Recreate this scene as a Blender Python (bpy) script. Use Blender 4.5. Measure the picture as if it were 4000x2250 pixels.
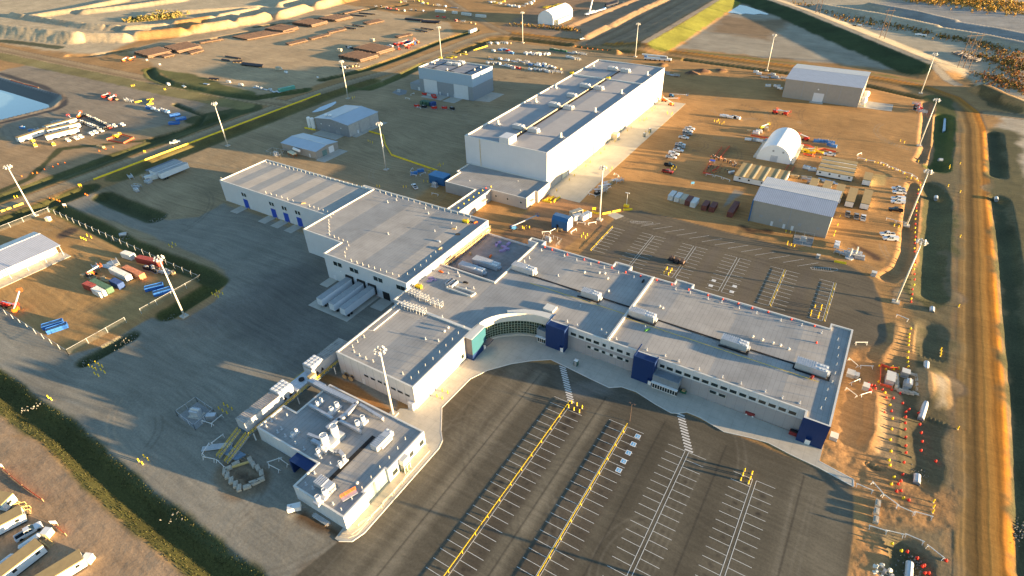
import bpy, bmesh, math, random
import numpy as np
from mathutils import Vector, Matrix
rnd = random.Random(7)
for o in list(bpy.data.objects): bpy.data.objects.remove(o)
scn = bpy.context.scene
COL = scn.collection
R = math.radians
# ---------------------------------------------------------------- camera
CAM_H, PITCH, ROLL, YAW, FPX = 130.85, 0.62082352, -0.03163956, R(32.7), 2312.53
cam = bpy.data.cameras.new('camera')
co = bpy.data.objects.new('camera', cam); COL.objects.link(co)
co.matrix_world = Matrix.Translation((0, 0, CAM_H)) @ Matrix.Rotation(YAW, 4, 'Z') @ Matrix.Rotation(math.pi/2 - PITCH, 4, 'X') @ Matrix.Rotation(ROLL, 4, 'Z')
cam.sensor_width = 36; cam.lens = FPX/4000*36; cam.clip_start = 1; cam.clip_end = 6000
scn.camera = co
# ---------------------------------------------------------------- light
SUN_EL, SUN_AZ = R(4.8), R(12.4)          # azimuth counted from +X towards +Y
w = bpy.data.worlds.new('World'); scn.world = w; w.use_nodes = True
nt = w.node_tree; bg = nt.nodes['Background']
sky = nt.nodes.new('ShaderNodeTexSky'); sky.sky_type = 'NISHITA'; sky.sun_disc = False
sky.sun_elevation = SUN_EL; sky.sun_rotation = R(90) - SUN_AZ; sky.air_density = 1.0; sky.dust_density = 0.2; sky.ozone_density = 2.0
nt.links.new(sky.outputs[0], bg.inputs[0]); bg.inputs[1].default_value = 0.088
sl = bpy.data.lights.new('sun', 'SUN'); sl.energy = 5.0; sl.angle = R(0.55); sl.color = (1.0, 0.70, 0.36)
so = bpy.data.objects.new('sun', sl); COL.objects.link(so)
sd = Vector((math.cos(SUN_EL)*math.cos(SUN_AZ), math.cos(SUN_EL)*math.sin(SUN_AZ), math.sin(SUN_EL)))
so.rotation_euler = sd.to_track_quat('Z', 'Y').to_euler(); so.location = (0, 0, 200)
vs = scn.view_settings; vs.view_transform = 'Standard'; vs.look = 'None'; vs.gamma = 1; vs.use_curve_mapping = False; vs.exposure = 2.58
# ---------------------------------------------------------------- survey helper
# places in the site were measured on the photograph; this turns a measured point into its place on the plan (x, y) at height z
def ray_xy(u, v, z=0):
    x = (u-2000)/FPX; y = -(v-1125)/FPX
    c, s = math.cos(ROLL), math.sin(ROLL); x, y = c*x-s*y, s*x+c*y
    d = (x, math.cos(PITCH)+y*math.sin(PITCH), -math.sin(PITCH)+y*math.cos(PITCH))
    t = (CAM_H-z)/(-d[2]); ox, oy = d[0]*t, d[1]*t
    cy, sy = math.cos(YAW), math.sin(YAW)
    return (ox*cy-oy*sy, ox*sy+oy*cy)
def at(c, r, x, y, z=0):
    s = 2.576 if r < 3 else 2.569
    return ray_xy(c*1000+x/s, (0, 562, 1124, 1686)[r]+y/s, z)
def pts(txt, z=0):
    """'col row x y, x y, ... ; col row x y, ...' -> list of plan points"""
    out = []
    for seg in txt.split(';'):
        q = seg.replace(',', ' ').split(); c, r = int(q[0]), int(q[1]); v = list(map(float, q[2:]))
        out += [at(c, r, v[i], v[i+1], z) for i in range(0, len(v), 2)]
    return out
def dpts(txt, z=0):
    v = list(map(float, txt.replace(',', ' ').split()))
    return [ray_xy(v[i]*1.5528, v[i+1]*1.5528, z) for i in range(0, len(v), 2)]
# ---------------------------------------------------------------- materials
MATS = {}
def mat(name, col, rough=0.7, metal=0.0, var=0.12, scale=0.6, bump=0.0, spec=0.3, emit=0, seam=None, grain=.05):
    if name in MATS: return MATS[name]
    m = bpy.data.materials.new(name); m.use_nodes = True; n = m.node_tree; N = n.nodes; L = n.links
    b = N['Principled BSDF']; b.inputs['Roughness'].default_value = rough; b.inputs['Metallic'].default_value = metal
    b.inputs['Specular IOR Level'].default_value = spec
    tc = N.new('ShaderNodeNewGeometry'); no = N.new('ShaderNodeTexNoise'); no.inputs['Scale'].default_value = scale; no.inputs['Detail'].default_value = 5; no.inputs['Roughness'].default_value = 0.65
    L.new(tc.outputs['Position'], no.inputs['Vector'])
    mr = N.new('ShaderNodeMapRange'); mr.inputs[1].default_value = .3; mr.inputs[2].default_value = .7; mr.inputs[3].default_value = 1-var; mr.inputs[4].default_value = 1+var
    L.new(no.outputs[0], mr.inputs[0])
    vm = N.new('ShaderNodeVectorMath'); vm.operation = 'SCALE'; vm.inputs[0].default_value = col[:3]; L.new(mr.outputs[0], vm.inputs['Scale'])
    g2 = N.new('ShaderNodeTexNoise'); g2.inputs['Scale'].default_value = 2.6; g2.inputs['Detail'].default_value = 3; g2.inputs['Roughness'].default_value = .8; L.new(tc.outputs['Position'], g2.inputs['Vector'])
    r2 = N.new('ShaderNodeMapRange'); r2.inputs[1].default_value = .3; r2.inputs[2].default_value = .7; r2.inputs[3].default_value = 1-grain; r2.inputs[4].default_value = 1+grain; L.new(g2.outputs[0], r2.inputs[0])
    v0 = N.new('ShaderNodeVectorMath'); v0.operation = 'SCALE'; L.new(vm.outputs[0], v0.inputs[0]); L.new(r2.outputs[0], v0.inputs['Scale']); out = v0.outputs[0]
    if seam:    # seam = (period x, period y, width, darkness): joints between sheets or panels, in plan metres
        sep = N.new('ShaderNodeSeparateXYZ'); L.new(tc.outputs['Position'], sep.inputs[0]); prev = None
        for ax, per in ((0, seam[0]), (1, seam[1])):
            if not per: continue
            dv = N.new('ShaderNodeMath'); dv.operation = 'DIVIDE'; L.new(sep.outputs[ax], dv.inputs[0]); dv.inputs[1].default_value = per
            fr = N.new('ShaderNodeMath'); fr.operation = 'FRACT'; L.new(dv.outputs[0], fr.inputs[0])
            lt = N.new('ShaderNodeMath'); lt.operation = 'LESS_THAN'; L.new(fr.outputs[0], lt.inputs[0]); lt.inputs[1].default_value = seam[2]/per
            if prev:
                mx = N.new('ShaderNodeMath'); mx.operation = 'MAXIMUM'; L.new(prev, mx.inputs[0]); L.new(lt.outputs[0], mx.inputs[1]); prev = mx.outputs[0]
            else: prev = lt.outputs[0]
        m2 = N.new('ShaderNodeMapRange'); L.new(prev, m2.inputs[0]); m2.inputs[3].default_value = 1; m2.inputs[4].default_value = seam[3]
        v2 = N.new('ShaderNodeVectorMath'); v2.operation = 'SCALE'; L.new(out, v2.inputs[0]); L.new(m2.outputs[0], v2.inputs['Scale']); out = v2.outputs[0]
    L.new(out, b.inputs['Base Color'])
    if bump:
        bp = N.new('ShaderNodeBump'); bp.inputs['Strength'].default_value = 1; bp.inputs['Distance'].default_value = bump; L.new(no.outputs[0], bp.inputs['Height']); L.new(bp.outputs[0], b.inputs['Normal'])
    if emit:
        b.inputs['Emission Color'].default_value = (*col[:3], 1); b.inputs['Emission Strength'].default_value = emit
    MATS[name] = m; return m
def ground_mat(name, rough=0.9, fine=0.16, tracks=0.14, bump=0.03, bscale=0.7):
    """ground cover: plan colour from the sheet's own colour layer, broken up by grain, tyre streaks and small relief"""
    m = bpy.data.materials.new(name); m.use_nodes = True; n = m.node_tree; N = n.nodes; L = n.links
    b = N['Principled BSDF']; b.inputs['Roughness'].default_value = rough; b.inputs['Specular IOR Level'].default_value = 0.15
    at_ = N.new('ShaderNodeAttribute'); at_.attribute_name = 'cover'
    g = N.new('ShaderNodeNewGeometry')
    def noise(scale, det=6, ro=.7, vec=None):
        q = N.new('ShaderNodeTexNoise'); q.inputs['Scale'].default_value = scale; q.inputs['Detail'].default_value = det; q.inputs['Roughness'].default_value = ro
        L.new(vec or g.outputs['Position'], q.inputs['Vector']); return q.outputs[0]
    def streak(rz, sc):
        mp = N.new('ShaderNodeMapping'); mp.inputs['Rotation'].default_value = (0, 0, rz); mp.inputs['Scale'].default_value = sc
        L.new(g.outputs['Position'], mp.inputs[0]); return noise(1, 4, .6, mp.outputs[0])
    def rng(x, lo, hi, a=.3, c=.7):
        q = N.new('ShaderNodeMapRange'); q.inputs[1].default_value = a; q.inputs[2].default_value = c; q.inputs[3].default_value = lo; q.inputs[4].default_value = hi; L.new(x, q.inputs[0]); return q.outputs[0]
    def mul(a, c):
        q = N.new('ShaderNodeMath'); q.operation = 'MULTIPLY'; L.new(a, q.inputs[0]); L.new(c, q.inputs[1]); return q.outputs[0]
    f = mul(rng(noise(5.0, 3, .8), 1-fine*.8, 1+fine*.8), rng(noise(1.6), 1-fine, 1+fine)); f = mul(f, rng(noise(0.045, 5, .6), 1-fine*.9, 1+fine*.9))
    # curved tyre streaks: noise distorted, then stretched
    wv = N.new('ShaderNodeTexNoise'); wv.inputs['Scale'].default_value = 0.012; wv.inputs['Detail'].default_value = 2; L.new(g.outputs['Position'], wv.inputs['Vector'])
    sc = N.new('ShaderNodeVectorMath'); sc.operation = 'SCALE'; sc.inputs['Scale'].default_value = 26; L.new(wv.outputs['Color'], sc.inputs[0])
    ad = N.new('ShaderNodeVectorMath'); ad.operation = 'ADD'; L.new(g.outputs['Position'], ad.inputs[0]); L.new(sc.outputs[0], ad.inputs[1])
    for rz, s2 in ((0.1, (0.02, 0.9, 1)), (1.5, (0.025, 0.7, 1))):
        mp = N.new('ShaderNodeMapping'); mp.inputs['Rotation'].default_value = (0, 0, rz); mp.inputs['Scale'].default_value = s2
        L.new(ad.outputs[0], mp.inputs[0]); f = mul(f, rng(noise(1, 4, .65, mp.outputs[0]), 1-tracks, 1+tracks))
    v = N.new('ShaderNodeVectorMath'); v.operation = 'SCALE'; L.new(at_.outputs['Color'], v.inputs[0]); L.new(f, v.inputs['Scale']); L.new(v.outputs[0], b.inputs['Base Color'])
    bp = N.new('ShaderNodeBump'); bp.inputs['Strength'].default_value = 1; bp.inputs['Distance'].default_value = bump
    L.new(noise(bscale, 8, .62), bp.inputs['Height']); L.new(bp.outputs[0], b.inputs['Normal'])
    MATS[name] = m; return m
# ---------------------------------------------------------------- tagging and mesh helpers
def tag(o, label=None, cat=None, group=None, kind=None):
    if label: o['label'] = label
    if cat: o['category'] = cat
    if group: o['group'] = group
    if kind: o['kind'] = kind
    return o
def thing(name, label, cat, loc=(0, 0, 0), rz=0, group=None):
    o = bpy.data.objects.new(name, None); COL.objects.link(o); o.empty_display_size = .5
    o.location = loc if len(loc) == 3 else (*loc, 0); o.rotation_euler = (0, 0, rz); return tag(o, label, cat, group)
KIDS = {}
def copy_tree(o, loc=None, rz=None, label=None, group=None, parent=None):
    c = o.copy(); COL.objects.link(c)
    if parent: c.parent = parent; KIDS.setdefault(parent.name, []).append(c)
    if loc is not None: c.location = loc if len(loc) == 3 else (*loc, 0)
    if rz is not None: c.rotation_euler = (0, 0, rz)
    if label: c['label'] = label
    if group: c['group'] = group
    for k in KIDS.get(o.name, []): copy_tree(k, parent=c)
    return c
class MB:
    def __init__(s): s.v = []; s.f = []; s.m = []; s.mi = 0
    def add(s, vs, fs):
        b = len(s.v); s.v += [tuple(map(float, p)) for p in vs]; s.f += [tuple(b+i for i in f) for f in fs]; s.m += [s.mi]*len(fs); return s
    def box(s, x0, x1, y0, y1, z0, z1, M=None):
        v = [(x, y, z) for z in (z0, z1) for x, y in ((x0, y0), (x1, y0), (x1, y1), (x0, y1))]
        if M: v = [M @ Vector(p) for p in v]
        return s.add(v, [(3, 2, 1, 0), (4, 5, 6, 7), (0, 1, 5, 4), (1, 2, 6, 5), (2, 3, 7, 6), (3, 0, 4, 7)])
    def prism(s, poly, z0, z1, cap=True):
        n = len(poly); a = sum(poly[i][0]*poly[(i+1) % n][1]-poly[(i+1) % n][0]*poly[i][1] for i in range(n))
        if a < 0: poly = poly[::-1]
        v = [(p[0], p[1], z0) for p in poly]+[(p[0], p[1], z1) for p in poly]
        f = [(i, (i+1) % n, n+(i+1) % n, n+i) for i in range(n)]
        if cap: f += [tuple(range(n, 2*n)), tuple(range(n-1, -1, -1))]
        return s.add(v, f)
    def cyl(s, p0, p1, r0, r1=None, n=8, cap=True):
        r1 = r0 if r1 is None else r1; p0 = Vector(p0); p1 = Vector(p1); d = (p1-p0).normalized()
        u = d.orthogonal().normalized(); w_ = d.cross(u)
        v = [p+(u*math.cos(2*math.pi*i/n)+w_*math.sin(2*math.pi*i/n))*r for p, r in ((p0, r0), (p1, r1)) for i in range(n)]
        f = [(i, (i+1) % n, n+(i+1) % n, n+i) for i in range(n)]
        if cap: f += [tuple(range(n, 2*n)), tuple(range(n-1, -1, -1))]
        return s.add(v, f)
    def bar(s, p0, p1, w_, h=None):
        """square bar between two points"""
        h = h or w_; p0 = Vector(p0); p1 = Vector(p1); d = (p1-p0).normalized(); up = Vector((0, 0, 1))
        if abs(d.z) > .95: up = Vector((1, 0, 0))
        sd_ = d.cross(up).normalized()*w_/2; u2 = sd_.cross(d).normalized()*h/2
        v = [p+a*sd_+b*u2 for p in (p0, p1) for a, b in ((-1, -1), (1, -1), (1, 1), (-1, 1))]
        return s.add(v, [(0, 1, 2, 3), (7, 6, 5, 4), (0, 4, 5, 1), (1, 5, 6, 2), (2, 6, 7, 3), (3, 7, 4, 0)])
    def lathe(s, prof, n=10, c=(0, 0, 0)):
        v = []; m = len(prof)
        for i in range(n):
            a = 2*math.pi*i/n; v += [(c[0]+r*math.cos(a), c[1]+r*math.sin(a), c[2]+z) for r, z in prof]
        f = [(i*m+j, ((i+1) % n)*m+j, ((i+1) % n)*m+j+1, i*m+j+1) for i in range(n) for j in range(m-1)]
        return s.add(v, f)
    def build(s, name, mats, parent=None, loc=None, rz=None, smooth=False):
        me = bpy.data.meshes.new(name); me.from_pydata(s.v, [], s.f)
        if not isinstance(mats, (list, tuple)): mats = [mats]
        for q in mats: me.materials.append(q)
        if len(mats) > 1: me.polygons.foreach_set('material_index', s.m)
        if smooth: me.polygons.foreach_set('use_smooth', [True]*len(s.f))
        bm = bmesh.new(); bm.from_mesh(me); bmesh.ops.recalc_face_normals(bm, faces=bm.faces); bm.to_mesh(me); bm.free()
        o = bpy.data.objects.new(name, me); COL.objects.link(o)
        if parent: o.parent = parent; KIDS.setdefault(parent.name, []).append(o)
        if loc is not None: o.location = loc if len(loc) == 3 else (*loc, 0)
        if rz is not None: o.rotation_euler = (0, 0, rz)
        return o
# ---------------------------------------------------------------- terrain
rs = np.random.RandomState(3)
def vnoise(x, y, scale, seed=0, octv=4, gain=.55):
    out = np.zeros_like(x); amp = 1; tot = 0
    T = np.random.RandomState(seed).rand(256, 256)
    for o_ in range(octv):
        X = x/scale+17.3*o_; Y = y/scale+5.1*o_; xi = np.floor(X).astype(int); yi = np.floor(Y).astype(int); fx = X-xi; fy = Y-yi
        fx = fx*fx*(3-2*fx); fy = fy*fy*(3-2*fy); a = T[xi & 255, yi & 255]; b = T[(xi+1) & 255, yi & 255]; c = T[xi & 255, (yi+1) & 255]; d = T[(xi+1) & 255, (yi+1) & 255]
        out += amp*((a*(1-fx)+b*fx)*(1-fy)+(c*(1-fx)+d*fx)*fy); tot += amp; amp *= gain; scale /= 2
    return out/tot*2-1
NR, NC = 700, 900
yo = np.geomspace(40, 1300, NR)[:, None]; sx = np.linspace(-1, 1, NC)[None, :]
ox = (yo*0.70+85)*sx; oy = yo+0*sx
cy, sy = math.cos(YAW), math.sin(YAW)
GX = (ox*cy-oy*sy); GY = (ox*sy+oy*cy); GZ = np.zeros_like(GX)
SHP = GX.shape
def seg_d(poly, pad, want_t=False):
    """distance of every terrain point to a polyline, signed side, and index of points near it"""
    p = np.array(poly); m = (GX > p[:, 0].min()-pad) & (GX < p[:, 0].max()+pad) & (GY > p[:, 1].min()-pad) & (GY < p[:, 1].max()+pad)
    x = GX[m]; y = GY[m]; best = np.full(x.shape, 1e9); side = np.zeros_like(x)
    ends = np.zeros_like(x, bool); n = len(p)-1
    for i in range(n):
        a = p[i]; d = p[i+1]-a; L2 = d@d; t = ((x-a[0])*d[0]+(y-a[1])*d[1])/L2; tc = np.clip(t, 0, 1)
        px = a[0]+tc*d[0]; py = a[1]+tc*d[1]; q = np.hypot(x-px, y-py); s_ = np.sign(d[0]*(y-a[1])-d[1]*(x-a[0]))
        k = q < best; best[k] = q[k]; side[k] = s_[k]
    return m, best, side
def inpoly(poly, pad=0):
    p = np.array(poly); m = (GX > p[:, 0].min()-pad) & (GX < p[:, 0].max()+pad) & (GY > p[:, 1].min()-pad) & (GY < p[:, 1].max()+pad)
    x = GX[m]; y = GY[m]; ins = np.zeros(x.shape, bool); n = len(p); best = np.full(x.shape, 1e9)
    for i in range(n):
        a = p[i]; b = p[(i+1) % n]
        c = ((a[1] > y) != (b[1] > y)); xx = a[0]+(y-a[1])/((b[1]-a[1]) or 1e-9)*(b[0]-a[0]); ins ^= c & (x < xx)
        d = b-a; t = np.clip(((x-a[0])*d[0]+(y-a[1])*d[1])/(d@d+1e-9), 0, 1); best = np.minimum(best, np.hypot(x-a[0]-t*d[0], y-a[1]-t*d[1]))
    return m, np.where(ins, best, -best)      # signed distance, positive inside
WARP = vnoise(GX, GY, 9, 11, 4)
FINE = vnoise(GX, GY, 2.5, 5, 4)
BIG = vnoise(GX, GY, 60, 21, 5)
ZN = ['ground', 'gravel_yard', 'parking_lot', 'dirt_road', 'grass', 'pond_liner']
ZONE = np.zeros(SHP, np.int8)
C0 = np.array([0.36, 0.205, 0.083]); CG = np.zeros(SHP+(3,)); CG[:] = C0
CG *= (1+0.16*BIG)[..., None]
ROUGH = np.ones(SHP)        # relief amplitude of the surface
def paint(m, a, col, zone=None):
    a = np.clip(a, 0, 1); c = CG[m]; CG[m] = c*(1-a[:, None])+np.array(col)*a[:, None]*(1+0.12*BIG[m])[:, None]
    if zone is not None:
        z = ZONE[m]; z[a > .5] = zone; ZONE[m] = z
def area(poly, col, zone=None, soft=1.0, warp=.6, rough=None, amt=1):
    m, d = inpoly(poly, soft+warp*3); a = np.clip((d+warp*WARP[m]*2)/soft+.5, 0, 1)*amt; paint(m, a, col, zone)
    if rough is not None: r_ = ROUGH[m]; ROUGH[m] = r_*(1-a)+rough*a
def strip(poly, half, col, zone=None, soft=1.0, warp=.6, rough=None, amt=1):
    m, d, s_ = seg_d(poly, half+soft+warp*3+1); a = np.clip((half-d+warp*WARP[m]*2)/soft+.5, 0, 1)*amt; paint(m, a, col, zone)
    if rough is not None: r_ = ROUGH[m]; ROUGH[m] = r_*(1-a)+rough*a
def ditch(poly, half, depth, flat=.12, wob=1.0):
    m, d, s_ = seg_d(poly, half*1.4); d = d+wob*.35*WARP[m]; t = np.clip((half-d)/(half*(1-flat)), 0, 1); GZ[m] = np.minimum(GZ[m], -depth*(t*t*(3-2*t))) if depth > 0 else np.maximum(GZ[m], -depth*(t*t*(3-2*t)))
def berm(poly, half, height, crest=.15, wob=1.0):
    m, d, s_ = seg_d(poly, half*1.4+2); d = np.maximum(d+wob*(.7*WARP[m]), 0); t = np.clip((half-d)/(half*(1-crest)), 0, 1); GZ[m] = np.maximum(GZ[m], height*t)
GRAVEL = (0.235, 0.215, 0.175); ASPH = (0.104, 0.091, 0.068); ROADC = (0.34, 0.205, 0.10); GRASS = (0.065, 0.08, 0.02); DKGR = (0.05, 0.062, 0.022); SAND = (0.46, 0.36, 0.23); GREYS = (0.30, 0.265, 0.215)
# ---- wide covers
area(pts("0 0 -300 -300, 2576 -300, 2576 100, 1900 200, 1000 560, 600 520, -300 380"), SAND, 0, 8, 3)
area(pts("1 0 -100 -300, 1400 -300, 800 60, 0 260, -600 400"), SAND, 0, 8, 2)
area([(-640, 60), (-360, 60), (-360, 245), (-640, 245)], (0.33, 0.22, 0.12), 0, 4, 2)
area([(-640, 180), (-440, 130), (-380, 205), (-410, 245), (-640, 250)], (0.27, 0.215, 0.155), 0, 4, 2)
area([(-365, 262), (-365, 480), (-400, 520), (-620, 560), (-610, 300), (-480, 268)], (0.42, 0.30, 0.175), 0, 4, 2)
area([(-330, 100), (-330, 480), (-180, 480), (-178, 178), (-187, 100)], (0.31, 0.225, 0.13), 0, 4, 2)
area([(-178, 170), (-178, 480), (-60, 490), (46, 460), (46, 240), (-20, 230), (-105, 225), (-128, 180)], (0.40, 0.22, 0.085), 0, 4, 2)
area([(-124, 176), (-124, 230), (-100, 232), (-86, 216), (-100, 178)], (0.27, 0.16, 0.085), 0, 2, 2)
area(pts("0 2 -600 900, 0 1190, 400 1500, 0 1500; 0 3 350 0, 1000 700, 1950 1449, 1950 2200, -900 2200, -900 0"), (0.345, 0.235, 0.145), 0, 3, 1)
area([(-330, 46), (-330, 97), (-208, 99), (-208, 46)], (0.38, 0.225, 0.09), 0, 2, 1)
area([(-290, 520), (-290, 900), (-420, 900), (-340, 520)], (0.27, 0.17, 0.10), 0, 6, 3)
area([(-300, 515), (-300, 900), (-190, 900), (-190, 515)], (0.31, 0.205, 0.125), 0, 6, 3)
area([(-160, 523), (-160, 800), (-100, 800), (40, 530)], (0.33, 0.28, 0.21), 0, 5, 3, rough=1)
area(pts("2 0 2100 150, 2576 200; 3 0 300 180, 0 400; 2 0 2000 320"), (0.25, 0.17, 0.10), 0, 12, 4)  # dike's shade on the basin floor, painted into the soil colour
area([(60, -20), (160, -20), (160, 460), (62, 460)], (0.42, 0.35, 0.26), 0, 5, 3)
area(pts("3 0 260 -200, 2576 -300, 3200 600, 3200 900, 2576 1000, 1900 760, 1230 500, 640 230"), (0.40, 0.335, 0.24), 0, 6, 3)
area(pts("3 0 1500 30, 2576 150, 3000 250, 3000 470, 2576 500, 1900 330, 1000 60, 1200 10"), (0.27, 0.255, 0.235), 0, 8, 3)
# ---- gravel apron, sealed lots
area(dpts("155 518, 230 487, 330 535, 425 553, 500 545, 562 512, 700 560, 1000 700, 1000 1050, 870 1390, 760 1470, 700 1560, 640 1449, 560 1400, 420 1290, 300 1180, 190 1080, 100 1010, 0 930, -80 880, -80 740, 0 772, 175 892, 250 870, 345 818, 380 800, 465 805, 540 760, 575 700, 540 660, 300 560"), GRAVEL, 1, 1.2, .5, rough=.35)
area(dpts("872 1366, 1000 1449, 1000 1560, 700 1560, 760 1470, 800 1420"), (0.17, 0.125, 0.085), 1, 5, 2)
LOT = [(-80.5, 44), (-86, 80), (-86, 100), (-80, 119), (-60, 127), (-30, 126), (22, 124), (24, 108), (24.5, 20), (-30, -10), (-90, -10)]
area(LOT, ASPH, 2, .5, .15, rough=0)
REAR = [(-87.5, 176), (-87, 222), (-88, 229), (-80, 235), (-63, 236), (-40, 235), (-10, 234), (6, 233), (17, 226), (21, 212), (25, 190), (27, 178), (22, 167), (15, 161), (0, 162), (-90, 170)]
area(REAR, (0.135, 0.112, 0.08), 2, .8, .3, rough=0)
area([(-124, 210), (-124, 233), (-100, 229), (-88, 232), (-88, 224), (-100, 212)], (0.36, 0.19, 0.09), 0, 3, 2)
# ---- worn light lanes between the bays
for x, c, wd in ((-67, 2.0, 2.4), (-44.3, 2.3, 1.0), (-46.5, 1.5, 1.6), (-25.5, .72, 2.2), (-8, .8, 2.5), (12, 1.35, 4), (-74, 1.5, 3), (19, 1.5, 3)):
    strip([(x, -20), (x+.5, 118)], wd, tuple(v*c for v in ASPH), None, 2.5, .5, amt=.75)
for x in (-49.8, -37.8, -31.5): strip([(x, -20), (x, 111)], 2.2, (0.082, 0.068, 0.052), None, 1.5, .3, amt=.8)
for x in (-76, -58.5, -40, -22, -5): strip([(x, 186), (x, 219)], 2, (0.13, 0.11, 0.088), None, 2.5, .5, amt=.7)
strip([(-62, 126), (-56, 116), (-45, 119), (-40, 122)], 3.2, (0.125, 0.112, 0.09), None, 4, 1.5, amt=.6)
strip([(-47, 124), (-52, 118)], 2.4, (0.30, 0.28, 0.26), None, 3, 1.2, amt=.3)
for q_ in (pts("0 3 2400 425, 2445 430"), pts("0 3 2490 475, 2540 480")): strip(q_, .9, (0.04, 0.03, 0.025), 0, .6, .1); ditch(q_, 1.6, 1.6, wob=.1)  # shade inside the two pits painted dark, over a real dip
strip(pts("0 3 2330 400, 2420 530, 2520 500"), 5, (0.20, 0.15, 0.10), 0, 2, .5)
# darker soft-edged patch by the docks and along the north wall
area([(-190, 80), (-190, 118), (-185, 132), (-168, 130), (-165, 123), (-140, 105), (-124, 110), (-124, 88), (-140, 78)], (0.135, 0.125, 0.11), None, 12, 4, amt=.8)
# ---- tyre marks and stains
tr_ = random.Random(5)
def arc_mark(x, y, r_, a0, a1, col, wd=.28, amt=.35):
    for dr in (0, 1.9):
        n_ = 8; strip([(x+(r_+dr)*math.cos(a0+(a1-a0)*k/n_), y+(r_+dr)*math.sin(a0+(a1-a0)*k/n_)) for k in range(n_+1)], wd, col, None, .5, .05, amt=amt)
for k in range(46):
    q_ = tr_.choice([(-185, -100, 80, 120), (-300, -190, 105, 142), (-170, -100, 20, 60), (-330, -180, 180, 230), (-230, -180, 240, 380), (-105, -60, 250, 420), (-60, 30, 370, 420), (-320, -215, 50, 95), (0, 40, 235, 310)])
    a0 = tr_.uniform(0, 6.3); arc_mark(tr_.uniform(*q_[:2]), tr_.uniform(*q_[2:]), tr_.uniform(6, 45), a0, a0+tr_.uniform(.6, 2.2), tr_.choice([(.10, .085, .065), (.34, .27, .19)]), amt=tr_.uniform(.25, .5))
for x_, y_, r_, a_ in ((-94, 34, 4, 5.5), (-99, 36, 5, 5.9), (-86, 36, 6, 3)): arc_mark(x_, y_, r_, .3, .3+a_*.6, (.12, .10, .08), .2, .2)
for k in range(16):
    a0 = tr_.uniform(0, 6.3); arc_mark(tr_.uniform(-78, 20), tr_.uniform(50, 118), tr_.uniform(8, 40), a0, a0+tr_.uniform(.5, 1.6), tr_.choice([(.06, .055, .045), (.20, .18, .145)]), .25, .3)
for k in range(14): x_ = tr_.uniform(-80, 18); strip([(x_, 30), (x_+tr_.uniform(-4, 4), 115)], .25, (.19, .17, .135), None, .5, .05, amt=.3)
for x_ in (-44.7, -26.2, -8.9, 11, -66.5): strip([(x_, 20), (x_, 120)], .16, (.045, .04, .034), None, .4, .02, amt=.8)
for y_ in (221, 218.6): strip([(-86, y_), (18, y_-2)], .2, (.07, .06, .045), None, .4, .3, amt=.4)
for k in range(150):
    rx = tr_.choice([-56, -50, -38, -32, -20.5, -14.5, -2.6, 3.2]); p_ = (rx+tr_.uniform(-.6, .6), 111.1-2.7*tr_.randrange(24)+tr_.uniform(-.4, .4)); strip([p_, (p_[0]+.3, p_[1]+.1)], tr_.uniform(.2, .5), (.035, .03, .026), None, .5, .3, amt=.5)
# ---- roads
def streaked_road(poly, half, cols, edge=(0.17, 0.12, 0.075)):
    m, d, s_ = seg_d(poly, half+4); sd_ = d*s_+.35*WARP[m]
    edgem = np.clip((half+1.5-d)/1.5, 0, 1); paint(m, edgem, edge, None)
    x = sd_+.12*FINE[m]; t = vnoise(x, x*0+3, 2.2, 9, 4, .7); a = np.clip((half-d+.4*WARP[m])/.6+.5, 0, 1)
    t = np.clip(t*2.2+.5*vnoise(x, x*0+9, .9, 19, 3, .7), -1, 1)
    c = np.array(cols[0])[None]*(.5-.5*t[:, None])+np.array(cols[1])[None]*(.5+.5*t[:, None])
    if len(cols) > 2:
        u = np.clip(x/half*.5+.5, 0, 1); c = np.stack([np.interp(u, np.linspace(0, 1, len(cols)), [q[k] for q in cols]) for k in range(3)], -1)*(1+.38*t[:, None])
    k = CG[m]; CG[m] = k*(1-a[:, None])+c*a[:, None]; z = ZONE[m]; z[a > .5] = 3; ZONE[m] = z; ROUGH[m] *= (1-.75*a); GZ[m] += .035*t*a*min(1, half/6)
RR = [(50, -60), (50, 300), (50, 420), (47, 452), (38, 476), (22, 491), (0, 498), (-40, 503), (-90, 504), (-145, 507), (-240, 508), (-323, 507)]
streaked_road(RR, 6.4, ((0.15, 0.085, 0.03), (0.30, 0.19, 0.075), (0.20, 0.11, 0.035), (0.34, 0.175, 0.045), (0.29, 0.12, 0.02), (0.56, 0.21, 0.02))[::-1])

streaked_road([(-323, 507), (-336, 495), (-339, 470), (-338, 355), (-346, 320), (-351, 270), (-351, 60), (-352, -100)], 5, ((0.26, 0.19, 0.115), (0.40, 0.30, 0.18)))
streaked_road([(-351, 262), (-420, 256), (-520, 252), (-640, 248), (-800, 244)], 6, ((0.25, 0.165, 0.09), (0.44, 0.31, 0.17)))
streaked_road([(-323, 507), (-345, 520), (-400, 560), (-500, 640)], 4, ((0.25, 0.165, 0.09), (0.40, 0.28, 0.16)))
streaked_road([(-235, 508), (-232, 560), (-232, 900)], 11, ((0.24, 0.15, 0.085), (0.36, 0.25, 0.15)))
streaked_road(pts("3 1 2260 455, 2400 420, 2576 480, 3100 560"), 4, ((0.26, 0.18, 0.10), (0.42, 0.31, 0.18)))
streaked_road(pts("3 0 2230 1140, 2330 1150, 2576 1180, 3000 1230"), 4, ((0.24, 0.17, 0.09), (0.34, 0.25, 0.15)))
streaked_road([(42, 228), (36, 226), (28, 221)], 4, ((0.24, 0.17, 0.10), (0.36, 0.25, 0.14)))
streaked_road([(42, 176), (38, 174), (33, 173)], 4, ((0.27, 0.18, 0.10), (0.36, 0.25, 0.14)))
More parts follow.
